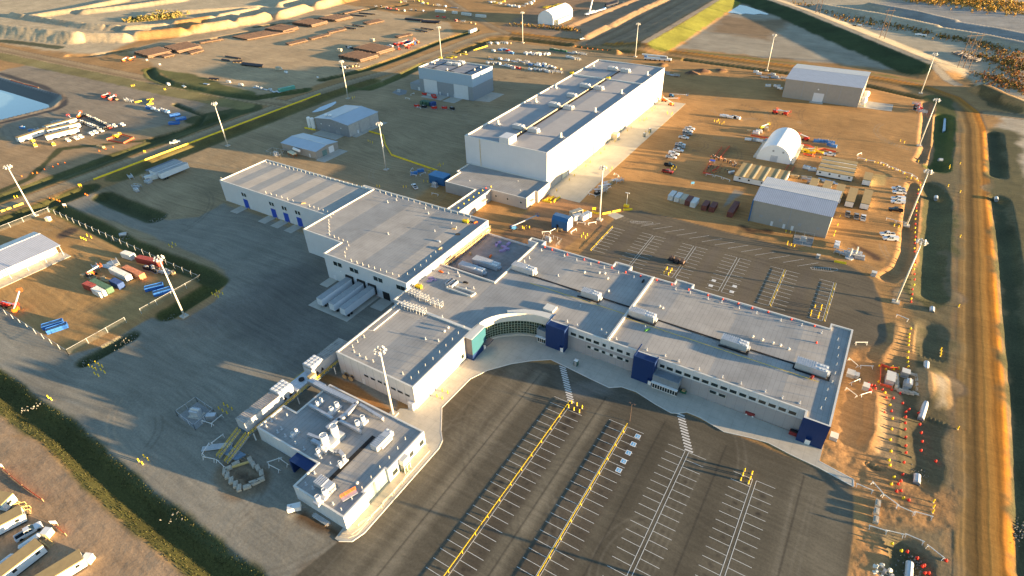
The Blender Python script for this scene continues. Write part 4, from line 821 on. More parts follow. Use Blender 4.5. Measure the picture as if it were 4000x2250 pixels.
def f_():
    b = MB(); b.box(-184, -174.6, 211.9, 217.6, 0, 4.2); b.build('shell', M_BLUEM, bb)
    b = MB(); b.box(-184.2, -174.4, 211.7, 217.8, 4.2, 4.4); b.build('roof', mat('blue_roof', (0.05, 0.2, 0.40), .45), bb)
    panel_y(bb, 'door', mat('door_blue_hut', (0.02, 0.09, 0.22), .5), -180, -178.9, .1, 2.2, 211.9)
at_root(bb, f_)
# ---------------------------------------------------------------- pavements, slabs, markings
def slab(name, poly, z0, z1, m=M_CONC, kind='structure', **k):
    b = MB(); b.prism(poly, z0, z1); o = b.build(name, m); tag(o, kind=kind); return o
WALK = [(-81.5, 44.6), (-80.2, 44.6), (-77.4, 46.2), (-76.4, 49.4), (-76.4, 79.0), (-77.2, 81.7), (-79.6, 84.2), (-84.9, 91.6), (-84.5, 105.7), (-82, 111.5), (-76.8, 118.2), (-72, 122.6), (-66.9, 126.2), (-60.8, 125.6), (-52, 124.6), (-45.5, 124.0), (-42.4, 126.2), (-37.7, 126.5), (-31, 124.6), (-25.8, 123.6), (-24.3, 124.3), (-22.0, 126.2), (-17.9, 126.1), (-10.8, 124.3), (-4, 125.8), (0.6, 126.5), (6.8, 125.4), (13.6, 124.7), (22.3, 122.9), (22.0, 125.2), (13.6, 126.9), (13.6, 133.6), (-64.6, 134.3), (-71.6, 134.7)]+[(p[0]-.3, p[1]+.3) for p in ARC[::-1]]+[(-91.4, 117), (-91.4, 87), (-95.5, 84.9), (-95.5, 79), (-81, 78.6), (-81.9, 48)]
slab('sidewalk', WALK, -.2, .15)
b = MB()
for i in range(1, 30):
    a, c = WALK[i], WALK[i+1]
    if a[1] > 43: b.bar((a[0], a[1], .10), (c[0], c[1], .10), .22, .16)
tag(b.build('kerb', M_CAP), kind='structure')
b = MB(); b.prism([(-81, 46.4), (-78.6, 47.4), (-77.9, 50), (-77.9, 77), (-80.4, 78), (-80.4, 47.6)], .15, .42); b.prism([(-80.9, 45.5), (-78.8, 46.3), (-77.6, 48), (-77.6, 52), (-79, 52), (-80.9, 47.5)], .15, .29); tag(b.build('raised_walk', mat('concrete_warm', (0.50, 0.43, 0.33), .85, var=.1, seam=(0, 3.2, .07, .8))), kind='structure')
slab('warehouse_apron', [(-126.4, 231), (-123.4, 228.6), (-107.4, 228.6), (-108.6, 260), (-108.6, 387.5), (-126.4, 387.5)], -.1, .06, mat('apron_concrete', (0.47, 0.42, 0.33), .85, var=.14, scale=.12, seam=(4.4, 4.4, .08, .86)))
slab('dock_pad', [(-158.8, 107.3), (-139.1, 107.3), (-139.1, 124.4), (-158.8, 124.4)], -.1, .08)
for q, h in (([(-275.5, 318.5), (-258, 318.5), (-258, 327.9), (-275.5, 327.9)], .08), ([(-256, 318), (-246, 318), (-246, 327.9), (-256, 327.9)], .08), ([(-299.5, 343), (-288, 343), (-288, 362), (-299.5, 362)], .1), ([(-236.9, 329), (-226, 331), (-226, 350), (-236.9, 350)], .08), ([(-258, 204), (-251, 204), (-251, 222), (-258, 222)], .08), ([(-290, 231), (-270, 231), (-270, 238.2), (-290, 238.2)], .08), ([(-265.3, 240), (-261.5, 240), (-261.5, 268), (-265.3, 268)], .08), ([(-11.4, 430), (7.5, 431), (7.5, 445), (-11.4, 445)], .12), ([(-180, 229), (-174, 229), (-174, 240), (-180, 240)], .08), ([(-84, 226.8), (-90, 228.5), (-91, 224), (-86, 222)], .02), ([(-165.2, 119), (-161, 119), (-161, 124.4), (-165.2, 124.4)], .08), ([(-138, 118), (-132.5, 118), (-132.5, 124.4), (-138, 124.4)], .07), ([(-93, 78.6), (-88.6, 78.6), (-88.6, 84), (-93, 84)], .16)):
    slab('concrete_pad', q, -.1, h)
for c, r, a, b_ in ((0, 1, 2440, 640), (1, 1, 142, 738), (1, 1, 268, 785), (1, 1, 402, 832)):
    x0, _ = on_y(c, r, a, b_, 147.5); slab('concrete_pad', [(x0-.4, 141), (x0+4.6, 141), (x0+4.6, 147.4), (x0-.4, 147.4)], -.1, .07)
M_LINE = mat('line_paint', (0.62, 0.62, 0.60), .7, var=.15, scale=2); M_LBLU = mat('line_blue', (0.13, 0.36, 0.62), .7, var=.1)
b = MB()
def ln(x0, y0, x1, y1, w_=.13, z=.012):
    dx, dy = x1-x0, y1-y0; L_ = math.hypot(dx, dy); nx, ny = -dy/L_*w_/2, dx/L_*w_/2
    b.add([(x0+nx, y0+ny, z), (x0-nx, y0-ny, z), (x1-nx, y1-ny, z), (x1+nx, y1+ny, z)], [(0, 1, 2, 3)])
for xl, xr, xo, xi in ((None, -52.55, -58.2, -47.7), (-35.5, -34.7, -40.3, -29.8), (-17.95, -16.95, -22.65, -12.25), (-.1, .85, -4.95, 5.5)):
    y1 = 112.4
    if xl is None: xl = -53.6
    else: ln(xl, 40, xl, y1, .14)
    ln(xr, 30, xr, y1-(1.8 if xr < -50 else 0), .14); k = 0
    while y1-2.7*k > 38:
        y = y1-2.7*k; ln(xo, y, xl, y, .12)
        if not (xr < -50 and k == 0): ln(xr, y-(.0), xi, y, .12)
        k += 1
for xl, xr, xo, xi, ya, yb in ((-84.3, -84.1, None, -78.6, 193.2, 214.8), (-66.6, -65.7, -71.6, -60.9, 190.5, 216.8), (-48.8, -47.8, -53.7, -43.0, 190.5, 216.7), (-31.1, -30.1, -36.0, -25.4, 190.4, 216.6), (-13.2, -12.3, -18.2, -7.5, 190.2, 216.6), (4.6, 5.5, -.4, None, 190.4, 216.6)):
    ln(xl, ya, xl, yb, .14); ln(xr, ya, xr, yb, .14); y = yb
    while y > ya-.2:
        if xo is not None: ln(xo, y, xl, y, .12)
        if xi is not None: ln(xr, y, xi, y, .12)
        y -= 2.64
for k in range(13): x = -74+5.4*k; ln(x, 221.8, x+6.6, 228.3, .12)
def hatch(cx_, cy_, L_, W_):
    P_ = [(cx_-L_/2, cy_-W_*.1), (cx_-L_*.42, cy_-W_/2), (cx_+L_*.25, cy_+W_*.1), (cx_+L_/2, cy_+W_), (cx_+L_*.42, cy_+W_*1.3), (cx_+L_*.1, cy_+W_*.9)]
    for i in range(len(P_)): ln(*P_[i], *P_[(i+1) % len(P_)], .12)
    for k in range(1, 9): t = k/9; ln(cx_-L_*.42+t*L_*.75, cy_-W_*.4+t*W_*.9, cx_-L_*.42+t*L_*.75-.3, cy_+W_*.2+t*W_*.9, .1)
hatch(0, 223.6, 9.5, 3); hatch(-75, 224, 9.5, 2.8)
tag(b.build('stall_markings', M_LINE), kind='structure')
b = MB()
for (xa, ya), (xb, yb), n_ in (((-62, 125.0), (-53.1, 113.2), 15), ((-23.2, 124.4), (-17.1, 113), 13)):
    for k in range(n_):
        t = k/(n_-1); x = xa+(xb-xa)*t; y = ya+(yb-ya)*t; b.box(x-1.15, x+1.15, y-.26, y+.26, .008, .013)
tag(b.build('crosswalk', mat('crosswalk_paint', (0.58, 0.57, 0.55), .7, var=.15)), kind='structure')
b = MB(); b2 = MB(); b3 = MB()
for x, y in [(-30.9, 110.7), (-30.9, 107.5), (-30.9, 104.1), (-30.9, 100.8), (-30.9, 97.5), (-34.5, 196.1), (-34.5, 192.3), (-26.7, 196.2), (-26.7, 192.2)]:
    b.box(x-.75, x+.75, y-.75, y+.75, .008, .014); (b2 if y < 150 else b3).box(x-.58, x+.58, y-.58, y+.58, .014, .018)
    for q in ((-.1, .1, -.32, .1), (-.1, .3, -.1, .0), (.2, .3, -.32, 0), (-.08, .08, .2, .36)): b.box(x+q[0], x+q[1], y+q[2], y+q[3], .018, .021)
tag(b.build('accessible_bay_border', M_WHT), kind='structure'); tag(b2.build('accessible_bay_symbol', M_LBLU), kind='structure'); tag(b3.build('accessible_bay_field', M_LINE), kind='structure')
# ---------------------------------------------------------------- repeated things
def place(proto, spots, label, group=None, z=0, rz=None, jit=0.0):
    """first the source itself, then copies; spots are plan points"""
    out = []
    for p in spots:
        r_ = (rz if rz is not None else 0)+(rnd.uniform(-jit, jit) if jit else 0)
        o = proto.pop('free') if isinstance(proto, dict) and 'free' in proto else None
        if o is None: o = copy_tree(proto['src'])
        o.location = (p[0], p[1], p[2] if len(p) > 2 else z); o.rotation_euler = (0, 0, r_)
        o['label'] = label; 
        if group: o['group'] = group
        out.append(o)
    return out
def P(o): return {'src': o, 'free': o}
# light masts
def make_mast():
    t = thing('light_mast', 'x', 'light mast', group='tall floodlight masts')
    b = MB(); b.box(-1.2, 1.2, -1.2, 1.2, 0, .45); b.build('footing', M_CONC2, t)
    b = MB(); b.cyl((0, 0, .4), (0, 0, 25.2), .36, .17, 10); b.build('pole', mat('mast_steel', (0.62, 0.60, 0.55), .45, .1), t, smooth=True)
    b = MB(); n = 10
    for i in range(n):
        a, c = 2*math.pi*i/n, 2*math.pi*(i+1)/n; b.bar((1.1*math.cos(a), 1.1*math.sin(a), 25.0), (1.1*math.cos(c), 1.1*math.sin(c), 25.0), .12)
    for i in range(4): a = math.pi*i/2; b.bar((0, 0, 25.1), (1.1*math.cos(a), 1.1*math.sin(a), 25.0), .1)
    b.cyl((0, 0, 25), (0, 0, 25.9), .3, n=8); b.build('lamp_ring', M_GREYM, t)
    for i in range(7):
        a = 2*math.pi*i/7; c, s = math.cos(a), math.sin(a); b = MB()
        b.cyl((1.15*c, 1.15*s, 25.15), (1.7*c, 1.7*s, 24.8), .2, .42, 8); b.cyl((1.1*c, 1.1*s, 25.5), (1.45*c, 1.45*s, 25.45), .22, .26, 8); b.build('floodlight', M_CAP, t)
    return t
MASTP = P(make_mast())
for (x, y), lab_ in zip(((88, 543), (464, 796), (989, 1043), (573, 367), (876, 248), (1111, 150), (972, 427), (1508, 553), (2253, 760), (2280, 568), (2312, 367), (2316, 235), (1929, 178), (1598, 143), (1315, 108)),
    ('light mast at the west corner of the fenced compound by the drain', 'light mast on the footing between compound and gravel yard', 'light mast between the grey laboratory block and the white corner building', 'light mast beside the yellow barrier road, nearest the workshop wing', 'light mast beside the haul road near the silver-roofed shed', 'light mast behind the two-tone blue process building', 'light mast in the dark yard beside the bent yellow barrier', 'light mast by the blue hut at the corner of the rear car park', 'nearest light mast along the east fence, beside the rear car park bend', 'second-nearest light mast along the east fence', 'third light mast along the east fence by the grass drain', 'light mast at the north-east road bend', 'light mast left of the far beige shed', 'light mast behind the far end of the big white warehouse', 'light mast left of the white fabric building by the north road')):
    o = place(MASTP, [ray_xy(x*1.5528, y*1.5528)], lab_)[0]
p = at(3, 3, 1165, 1410, 25.3); place(MASTP, [p], 'light mast whose lamp head only just enters the bottom edge of the picture')
# bollards
def make_bollard():
    o = MB(); o.lathe([(.16, 0), (.16, 1.15), (.12, 1.27), (0, 1.31)], 8); o.mi = 1; o.lathe([(.3, 0), (.3, .06), (0, .06)], 8); o = o.build('bollard', [M_YEL, M_CONC2]); return tag(o, 'x', 'bollard', 'yellow bollards')
BOL = P(make_bollard())
def bol(txt, label): place(BOL, pts(txt), label, 'yellow bollards')
bol("0 2 905 800, 940 815, 972 830, 1022 835, 1060 860, 960 875, 998 895, 1035 800, 1000 785, 968 765", 'yellow bollard in the double ring just below the small dark ditch island')
bol("0 2 2140 72, 2170 85, 2200 100, 2245 70, 2212 55, 2183 48", 'yellow bollard in the ring on gravel near the compound ditch end')
bol("0 2 2207 1225, 2245 1248, 2288 1270, 2340 1230, 2298 1205, 2258 1185", 'yellow bollard in the ring beside the fenced transformer pad')
bol("0 3 1395 300, 1435 330, 1492 290, 1452 258", 'yellow bollard in the group of four beside the large lower drain')
bol("0 2 490 1110, 522 1132", 'yellow bollard of the pair by the culvert at the big drain')
bol("0 1 820 955, 845 965, 868 975, 880 930, 922 950", 'yellow bollard in the group inside the compound fence')
bol("0 1 1705 1030, 1735 1045, 1740 1010, 1772 1025", 'yellow bollard in the group of four beyond the compound ditch')
bol("1 2 1875 1045, 1930 1065, 1822 1100, 1875 1122", 'yellow bollard around the small slab on the sunlit sidewalk')
bol("2 2 568 1205, 598 1165, 652 1185, 705 1212, 622 1232, 677 1255", 'yellow bollard in the cluster at the head of the first yellow rail row')
bol("2 3 2330 398, 2312 440, 2292 490, 2405 425, 2388 475, 2370 520", 'yellow bollard in the cluster at the head of the rightmost stall row')
bol("2 1 1558 1262, 1605 1275, 1545 1285, 1527 1310, 1590 1295, 1572 1320", 'yellow bollard in the ring on the rear car park beside the dark machine')
bol("3 2 468 200, 535 195, 528 225, 432 250, 425 282, 510 272, 500 305", 'yellow bollard at the near end of the last rear stall row')
bol("2 1 698 940, 717 915, 738 950, 757 925", 'yellow bollard in the group between blue hut and rear car park')
bol("3 1 190 1020, 228 1030, 262 1040, 195 1000", 'yellow bollard left of the fenced gas skid by the near grey shed')
bol("3 1 178 890, 222 900", 'yellow bollard of the pair at the near wall of the grey shed')
bol("3 1 698 825, 672 895, 660 930, 722 740", 'yellow bollard along the sunlit end of the near grey shed')
bol("3 1 1265 830, 1310 845", 'yellow bollard of the pair left of the east mast footing')
bol("3 1 1390 350, 1435 355, 1510 185", 'yellow bollard by the barricade line at the east yard gate')
bol("3 1 1825 230, 1822 250, 1810 430, 1930 940, 1930 490, 1930 205", 'yellow bollard standing on a crossing over the east drain')
bol("3 2 1735 630, 1735 660, 1730 690, 1915 195, 1905 1425", 'yellow bollard on the lower crossing beside the haul road')
bol("3 3 1655 710, 1655 765, 1648 815", 'yellow bollard in the row of three near the lower white barricades')
bol("2 0 1565 1150, 1600 1160, 1560 1135, 1613 1145", 'yellow bollard at the outer edge of the warehouse apron')
bol("2 0 1440 1090, 1408 1115, 1355 1200, 1330 1215, 1285 1220, 1198 1290, 1162 1320, 1072 1400, 1035 1430; 2 1 932 60, 893 100, 787 190, 743 228, 627 325, 577 368, 450 475", 'yellow bollard along the sunlit east wall of the warehouse')
bol("2 1 938 262, 952 240, 985 275, 1005 250", 'yellow bollard in the group of four on the warehouse apron edge')
bol("2 0 1345 1335, 1380 1350, 1385 1335", 'yellow bollard beside the green toilets on the apron')
bol("2 1 1605 260, 1635 275, 1650 250, 1618 240", 'yellow bollard in front of the red pickup')
bol("2 0 2035 1225, 2060 1230, 2085 1245, 2110 1255, 2130 1240, 2075 1218", 'yellow bollard in the row in the middle of the east yard')
bol("3 0 1328 1425, 1368 1440", 'yellow bollard of the far pair in the east yard')
bol("1 1 1850 215, 1858 230, 1885 210, 1835 225", 'yellow bollard in the group by the white warehouse corner')
bol("1 1 1735 290, 1750 285, 1690 385, 1730 390, 1755 380, 1485 440, 1512 440", 'yellow bollard near the blue box hut')
bol("1 1 1220 435, 1245 435", 'yellow bollard of the pair behind the maintenance block')
bol("1 0 1130 1425, 1150 1435, 1175 1440", 'yellow bollard near the bent yellow barrier start')
bol("1 0 970 990, 993 985, 975 1000", 'yellow bollard at the foot of the haul road mast')
bol("0 0 1325 870, 1340 870, 1355 865; 0 0 1655 905, 1668 905", 'yellow bollard on the left roadside crossing')
bol("0 1 150 545, 178 540, 1450 85, 1465 85", 'yellow bollard on the verge of the yellow barrier road')
bol("2 1 105 850, 120 860, 145 845, 175 850", 'yellow bollard in the muddy corner by the blue boom lift')
# concrete barrier painted yellow
def make_bar():
    b = MB(); n = 5; pr = [(-.32, 0), (.32, 0), (.26, .25), (.12, .8), (-.12, .8), (-.26, .25)]
    for x0, x1 in ((-2.15, 2.15),):
        v = [(x, p[0], p[1]) for x in (x0, x1) for p in pr]; b.add(v, [(i, (i+1) % 6, 6+(i+1) % 6, 6+i) for i in range(6)]+[tuple(range(6)), tuple(range(11, 5, -1))])
    for x in (-1.4, 1.4): b.box(x-.12, x+.12, -.06, .06, .8, .9)
    o = b.build('road_barrier', M_YEL); return tag(o, 'x', 'barrier')
BAR = P(make_bar())
def bars(poly, label, step=4.42, group='yellow concrete road barriers'):
    for a, c in zip(poly, poly[1:]):
        L_ = math.hypot(c[0]-a[0], c[1]-a[1]); n = max(1, int(round(L_/step))); an = math.atan2(c[1]-a[1], c[0]-a[0])
        place(BAR, [(a[0]+(c[0]-a[0])*(k+.5)/n, a[1]+(c[1]-a[1])*(k+.5)/n) for k in range(n)], label, group, rz=an)
bars([(-344.6, 128), (-344.6, 290)], 'yellow concrete barrier segment in the long straight line beside the haul road')
bars(pts("0 1 0 690, 250 600"), 'yellow concrete barrier segment in the short line left of the compound mast')
bars(pts("1 0 1140 1325, 1280 1365; 1 1 1300 5, 1365 115, 1830 275"), 'yellow concrete barrier segment in the bent line across the dark yard')
bars(pts("2 1 665 668, 780 690, 900 712, 1100 670, 1228 662"), 'yellow concrete barrier segment in the curved line beside the blue hut')
bars(pts("1 0 490 1290, 600 1312"), 'yellow concrete barrier segment in front of the white tanks')
bars(pts("2 1 300 575, 400 595"), 'yellow barrier segment stored at the corner of the warehouse apron')
place(BAR, [at(2, 1, 350+k*26, 562-k*4) for k in range(3)]+[at(2, 1, 455, 555), at(2, 1, 440, 570)], 'yellow barrier segment lying in the stored bunch by the apron', 'yellow concrete road barriers', rz=1.57, jit=.2)
bars(pts("1 0 2190 510, 2330 465"), 'yellow steel tube lying in the far laydown yard', group='yellow steel in the laydown yard')
bars(pts("3 1 685 1190, 765 1205"), 'yellow barrier segment by the standpipe at the rear car park end')
bars(pts("0 0 1380 1030, 1405 1025"), 'white and yellow barrier segment by the left yard entrance'); bars(pts("0 0 1500 1008, 1525 1003; 0 0 1500 1055, 1525 1050"), 'pale barrier segment by the left yard entrance')
# tubular barricades: white rail on two A legs
def make_bcd(m, L_=4.0):
    t = thing('barricade', 'x', 'barricade'); b = MB(); b.box(-L_/2, L_/2, -.04, .04, .85, 1.1); b.build('rail', m, t)
    for s in (-1, 1):
        b = MB(); x = s*(L_/2-.25)
        for d in (-.45, .45): b.bar((x, 0, 1.05), (x, d, 0), .11)
        b.build('leg', m, t)
    return t
BCD = P(make_bcd(M_WHT))
def bcd(txt, label, group='white rail barricades'):
    q = pts(txt)
    for a, c in zip(q[::2], q[1::2]):
        place(BCD, [((a[0]+c[0])/2, (a[1]+c[1])/2)], label, group, rz=math.atan2(c[1]-a[1], c[0]-a[0]))
bcd("3 3 870 540, 1055 620; 3 3 1045 530, 1140 640; 3 3 1155 655, 1290 755", 'white rail barricade in the chain at the lower right dirt crossing')
bcd("3 3 1300 770, 1440 830, 1460 825, 1640 875", 'white rail barricade in the chain below the lower right drain')
bcd("3 3 1040 975, 1150 1010, 1185 1015, 1335 1050, 1360 1045, 1560 1130, 1600 1170, 1740 1280", 'white rail barricade curving along the bottom right corner')
bcd("3 2 865 570, 1000 570, 815 735, 890 800, 930 805, 1040 810, 770 1020, 895 1115, 920 1100, 1035 1065, 835 975, 905 945, 1215 260, 1480 370", 'white rail barricade beside the navy end of the office building')
bcd("3 1 890 125, 940 105, 905 155, 970 170, 1000 180, 1060 190, 1130 200, 1200 225, 1210 240, 1290 265, 1300 270, 1360 300, 1370 300, 1440 320, 1445 325, 1500 360", 'white rail barricade in the line across the east yard gate')
bcd("3 1 1185 765, 1280 790, 1290 795, 1380 810", 'white rail barricade beside the east mast footing')
bcd("2 1 650 805, 740 815, 750 820, 860 800, 310 905, 380 900, 380 900, 440 870, 595 905, 640 875", 'white rail barricade near the blue hut')
bcd("2 1 1960 320, 2015 330, 2035 332, 2115 352, 2130 360, 2185 380", 'white rail barricade beside the tan modular office')
bcd("2 1 770 515, 850 540, 920 500, 1025 415, 760 510, 805 465, 1020 305, 1080 340", 'white rail barricade around the scrap area on the apron edge')
bcd("0 3 2045 235, 2100 150, 2140 130, 2240 55, 2060 275, 2150 295, 2190 310, 2250 365", 'white rail barricade around the excavation beside the corner building')
bcd("0 2 2045 1360, 2140 1390, 2145 1380, 2235 1305", 'white rail barricade beside the fenced transformer pad')
bcd("1 3 150 320, 240 290, 245 290, 320 345, 170 370, 210 390", 'white rail barricade near the blue rear entrance')
bcd("1 0 1540 970, 1610 940, 1500 995, 1550 1005, 1615 1085, 1665 1100", 'white rail barricade in front of the process building')
bcd("1 1 1545 300, 1590 240, 1560 320, 1610 330, 1650 325, 1710 300, 1770 510, 1835 525", 'white rail barricade around the skids in the dark yard')
# drums and cones
def make_cone(m):
    b = MB(); b.box(-.3, .3, -.3, .3, 0, .06); b.lathe([(.27, .05), (.30, .28), (.17, .62), (.05, .8), (0, .8)], 8); return b.build('marker_cone', m)
CR = P(tag(make_cone(M_RED), 'x', 'cone')); CY = P(tag(make_cone(M_YEL), 'x', 'cone')); CO = P(tag(make_cone(M_ORG), 'x', 'cone'))
place(CR, pts("3 3 1380 60, 1380 145, 1382 215, 1362 312, 1350 435, 1330 498, 1305 528, 1287 600, 1333 595, 1410 690, 1395 1207, 1495 1272, 1545 1355, 1565 1345, 1785 1297, 1570 1422, 1610 1422"), 'red marker cone in the string running down the lower right dirt', 'red marker cones on the dirt')
place(CR, pts("3 3 1535 15, 1545 102, 1533 193, 1680 300; 3 2 1515 1265, 1525 1378, 1418 1230, 1385 1255, 1382 1305, 1380 1365, 1378 1428"), 'red marker cone in the string beside the lower dark drain', 'red marker cones on the dirt')
place(CR, pts("3 2 1010 965, 1243 1032, 1150 1030, 1328 1067, 1188 1112, 1258 1115, 1352 1167, 1240 1245, 1170 1260, 1300 820, 1385 820"), 'red marker cone around the transformer excavation', 'red marker cones on the dirt')
place(CR, [at(3, 2, 1005+rnd.uniform(0, 80), 1000+rnd.uniform(-15, 45)) for k in range(9)], 'red marker cone in the heap beside the grey cabinet', 'red marker cones on the dirt')
place(CY, pts("3 2 1433 415, 1420 470, 1415 502, 1415 540, 1410 580, 1408 650, 1402 708, 1405 752, 1408 800, 1438 115"), 'yellow marker cone in the line along the narrow drain', 'yellow marker cones')
place(CY, pts("3 2 1122 788, 1250 800, 1265 825, 1240 815, 1185 825, 1312 815, 1315 880, 1112 950, 1175 1060, 1225 1185, 1250 1320, 1242 1425; 3 3 1225 85, 1232 200, 1213 290, 1222 340, 1262 460, 1235 530, 1357 670, 1243 1128, 1335 1198"), 'yellow marker cone in the string through the lower right dirt', 'yellow marker cones')
fy = pts("3 1 1530 420, 1510 465, 1500 590, 1490 680, 1480 760, 1478 850, 1476 895, 1475 970, 1470 1055, 1470 1220, 1465 1265, 1468 1423")
place(CY, fy, 'yellow fence marker along the east grass drain', 'fence markers along the east drain')
place(CR, pts("3 1 1530 395, 1505 505, 1488 615, 1490 650, 1485 720, 1480 810, 1480 938, 1475 1005, 1472 1088, 1482 1175, 1485 1200, 1470 1315, 1472 1370; 3 2 1450 20, 1448 70, 1437 145"), 'red fence marker along the east grass drain', 'fence markers along the east drain')
place(CR, pts("2 1 330 1045, 403 1070, 555 1120, 725 1170, 870 1200, 1005 1250, 1142 1297, 1293 1337, 1457 1375, 1607 1420; 2 2 1775 25, 1970 80, 2120 122, 2275 165, 2413 210; 3 2 0 250, 232 325, 465 392, 485 558", 8.7), 'red warning-line cone along the far edge of the office roof', 'red cones on the office roof', z=8.72)
for o in list(COL.objects):
    pass
place(CY, pts("1 1 2035 650, 2093 608, 2140 572, 2188 540, 2242 502, 2280 475, 2365 435", 5.4), 'yellow cone on the narrow corridor roof', 'yellow cones on the corridor roof', z=5.38)
place(CR, pts("1 1 2315 448", 5.4), 'single red cone on the corridor roof end', None, z=5.38)
place(CO, pts("0 1 1000 75, 1060 55, 1065 55, 1140 35, 220 330, 330 300, 375 295, 450 262, 535 235, 585 208, 655 195, 505 555, 540 560, 575 570, 600 580, 860 510, 880 520"), 'orange marker on the left road verge', 'orange markers on the left verge')
place(CO, pts("2 0 640 470, 700 478, 760 488, 810 495, 860 500, 910 505, 960 510; 2 0 750 455, 990 490"), 'orange marker along the north road edge', 'orange markers on the north road')
place(CY, pts("3 1 985 165, 1070 185, 1105 195, 1160 215, 1250 250, 1325 275, 1370 300, 1475 355, 1505 375"), 'yellow marker hung on the barricade line at the east gate', 'yellow gate markers')
place(CO, pts("3 1 330 30, 385 60, 460 130, 520 140, 400 120"), 'orange barrier drum beside the arched tent', 'orange drums by the tent')
# steel pipes in stacks
PIPE = mat('rusty_pipe', (0.145, 0.095, 0.068), .7, .0, var=.25, scale=.5); PIPEK = mat('black_pipe', (0.035, 0.033, 0.04), .5, .1, var=.2)
def stack(q, label, dia=1.0, m=PIPE, nmax=22, layers=1):
    A, B_, D = pts(q); t = thing('pipe_stack', label, 'pipe stack', (A[0], A[1]), group='pipe stacks in the pipe yard')
    dx, dy = D[0]-A[0], D[1]-A[1]; W_ = math.hypot(dx, dy); n = max(2, min(nmax, int(W_/dia))); bx, by = B_[0]-A[0], B_[1]-A[1]
    b = MB()
    for l_ in range(layers):
        for k in range(n-l_):
            f = (k+.5+.5*l_)/n; j = rnd.uniform(-.6, .6); L_ = math.hypot(bx, by); ux, uy = bx/L_*j, by/L_*j; r_ = W_/n/2*.96
            b.cyl((dx*f+ux, dy*f+uy, .35+r_+l_*r_*1.7), (dx*f+bx+ux, dy*f+by+uy, .35+r_+l_*r_*1.7), r_, n=8)
    b.build('pipes', m, t)
    for f in (.15, .5, .85): b = MB(); b.bar((bx*f, by*f, .17), (bx*f+dx, by*f+dy, .17), .35); b.build('bearer', M_WOOD, t)
for k, (q, l_) in enumerate((("0 0 1500 592, 1745 535, 1355 548", 'large flat stack of brown pipes at the left end of the pipe yard'), ("0 0 1800 545, 2035 490, 1655 495", 'large flat stack of brown pipes, second from the left'), ("0 0 1920 555, 2050 520, 1890 535", 'small bundle of pipes in front of the second large stack'), ("0 0 1650 590, 1760 563, 1620 575", 'small bundle of pipes below the leftmost large stack'), ("0 0 2500 410, 2975 320, 2340 380", 'brown pipe stack, third of the far row along the yard edge'), ("1 0 285 340, 435 295, 90 310", 'brown pipe stack, fourth of the far row along the yard edge'), ("1 0 570 280, 730 238, 365 250", 'brown pipe stack, fifth of the far row along the yard edge'), ("1 0 810 225, 975 185, 630 203", 'brown pipe stack, last large one of the far row'), ("1 0 560 408, 750 360, 525 395", 'narrow pipe stack in the middle row, centre'), ("1 0 330 465, 520 420, 300 445", 'narrow pipe stack in the middle row, nearest'), ("1 0 740 345, 915 305, 720 330", 'narrow pipe stack in the middle row, farthest'), ("1 0 1130 255, 1290 220, 1070 235", 'isolated brown pipe stack right of the middle row'), ("1 0 1060 632, 1240 580, 830 585", 'largest near pipe stack beside the haul road, front half'), ("1 0 1230 560, 1400 510, 980 510", 'large near pipe stack beside the haul road, back half'), ("1 0 1440 388, 1585 355, 1400 375", 'small pipe stack right of the pale boxes'), ("1 0 890 148, 1080 105, 875 140", 'thin long pipe bundle at the yard top edge'))): stack(q, l_, 1.0, layers=2 if k in (0, 1, 5, 6, 7, 12, 13) else 1)
for q in ("1 0 890 280, 1010 300, 893 274", "1 0 970 258, 1090 280, 973 253", "1 0 1600 308, 1725 330, 1603 303", "1 0 1660 290, 1790 310, 1663 286", "1 0 950 155, 1115 172, 953 150", "1 0 1040 138, 1200 152, 1043 133", "1 0 1500 200, 1680 218, 1510 190", "1 0 1670 230, 1845 240, 1680 215", "0 0 2265 575, 2425 600, 2270 568", "0 0 2230 610, 2310 622, 2240 600", "0 0 2335 632, 2430 630, 2345 620", "0 0 2430 660, 2640 685, 2445 640", "0 0 2100 800, 2200 808, 2110 790", "0 0 2020 445, 2250 405, 2010 435", "2 0 940 85, 1060 50, 945 60"):
    c, r = q.split()[:2]; stack(q, 'thin bundle of black pipes lying on the open pipe yard', .6, PIPEK if q[:7] != '0 0 202' else PIPE, 5)
# ---------------------------------------------------------------- containers, trailers, offices
def cont_proto(col, L_=6.06, key=''):
    m = mat('container_'+key, col, .5, .0, var=.12, scale=.8); t = thing('shipping_container', 'x', 'container'); h = L_/2; b = MB(); W_ = 1.22
    b.box(-h, h, -W_, W_, .15, 2.6); b.build('shell', m, t); b = MB()
    x = -h+.3
    while x < h-.2:
        for s in (-1, 1): b.box(x, x+.14, s*W_, s*(W_+.035), .3, 2.45) if s > 0 else b.box(x, x+.14, -W_-.035, -W_, .3, 2.45)
        b.box(x, x+.14, -W_+.1, W_-.1, 2.6, 2.63); x += .42
    b.build('corrugation', m, t); b = MB()
    b.box(h, h+.05, -W_+.05, -.02, .25, 2.5); b.box(h, h+.05, .02, W_-.05, .25, 2.5)
    for y in (-.8, -.3, .3, .8): b.cyl((h+.09, y, .25), (h+.09, y, 2.5), .03, n=5)
    b.build('doors', m, t)
    return t
CPR = {}
CCOL = dict(white=(.62, .62, .60), beige=(.46, .42, .33), brown=(.17, .06, .05), red=(.30, .06, .045), orange=(.42, .17, .09), green=(.07, .14, .09), navy=(.03, .07, .22), teal=(.10, .33, .28), blue=(.03, .11, .40))
def cont(key, x, y, rz, label, L_=6.06, z=0, group=None):
    k = (key, L_)
    if k not in CPR: CPR[k] = P(cont_proto(CCOL[key], L_, key))
    return place(CPR[k], [(x, y, z)], label, group, rz=rz, z=z)[0]
PI2 = math.pi/2
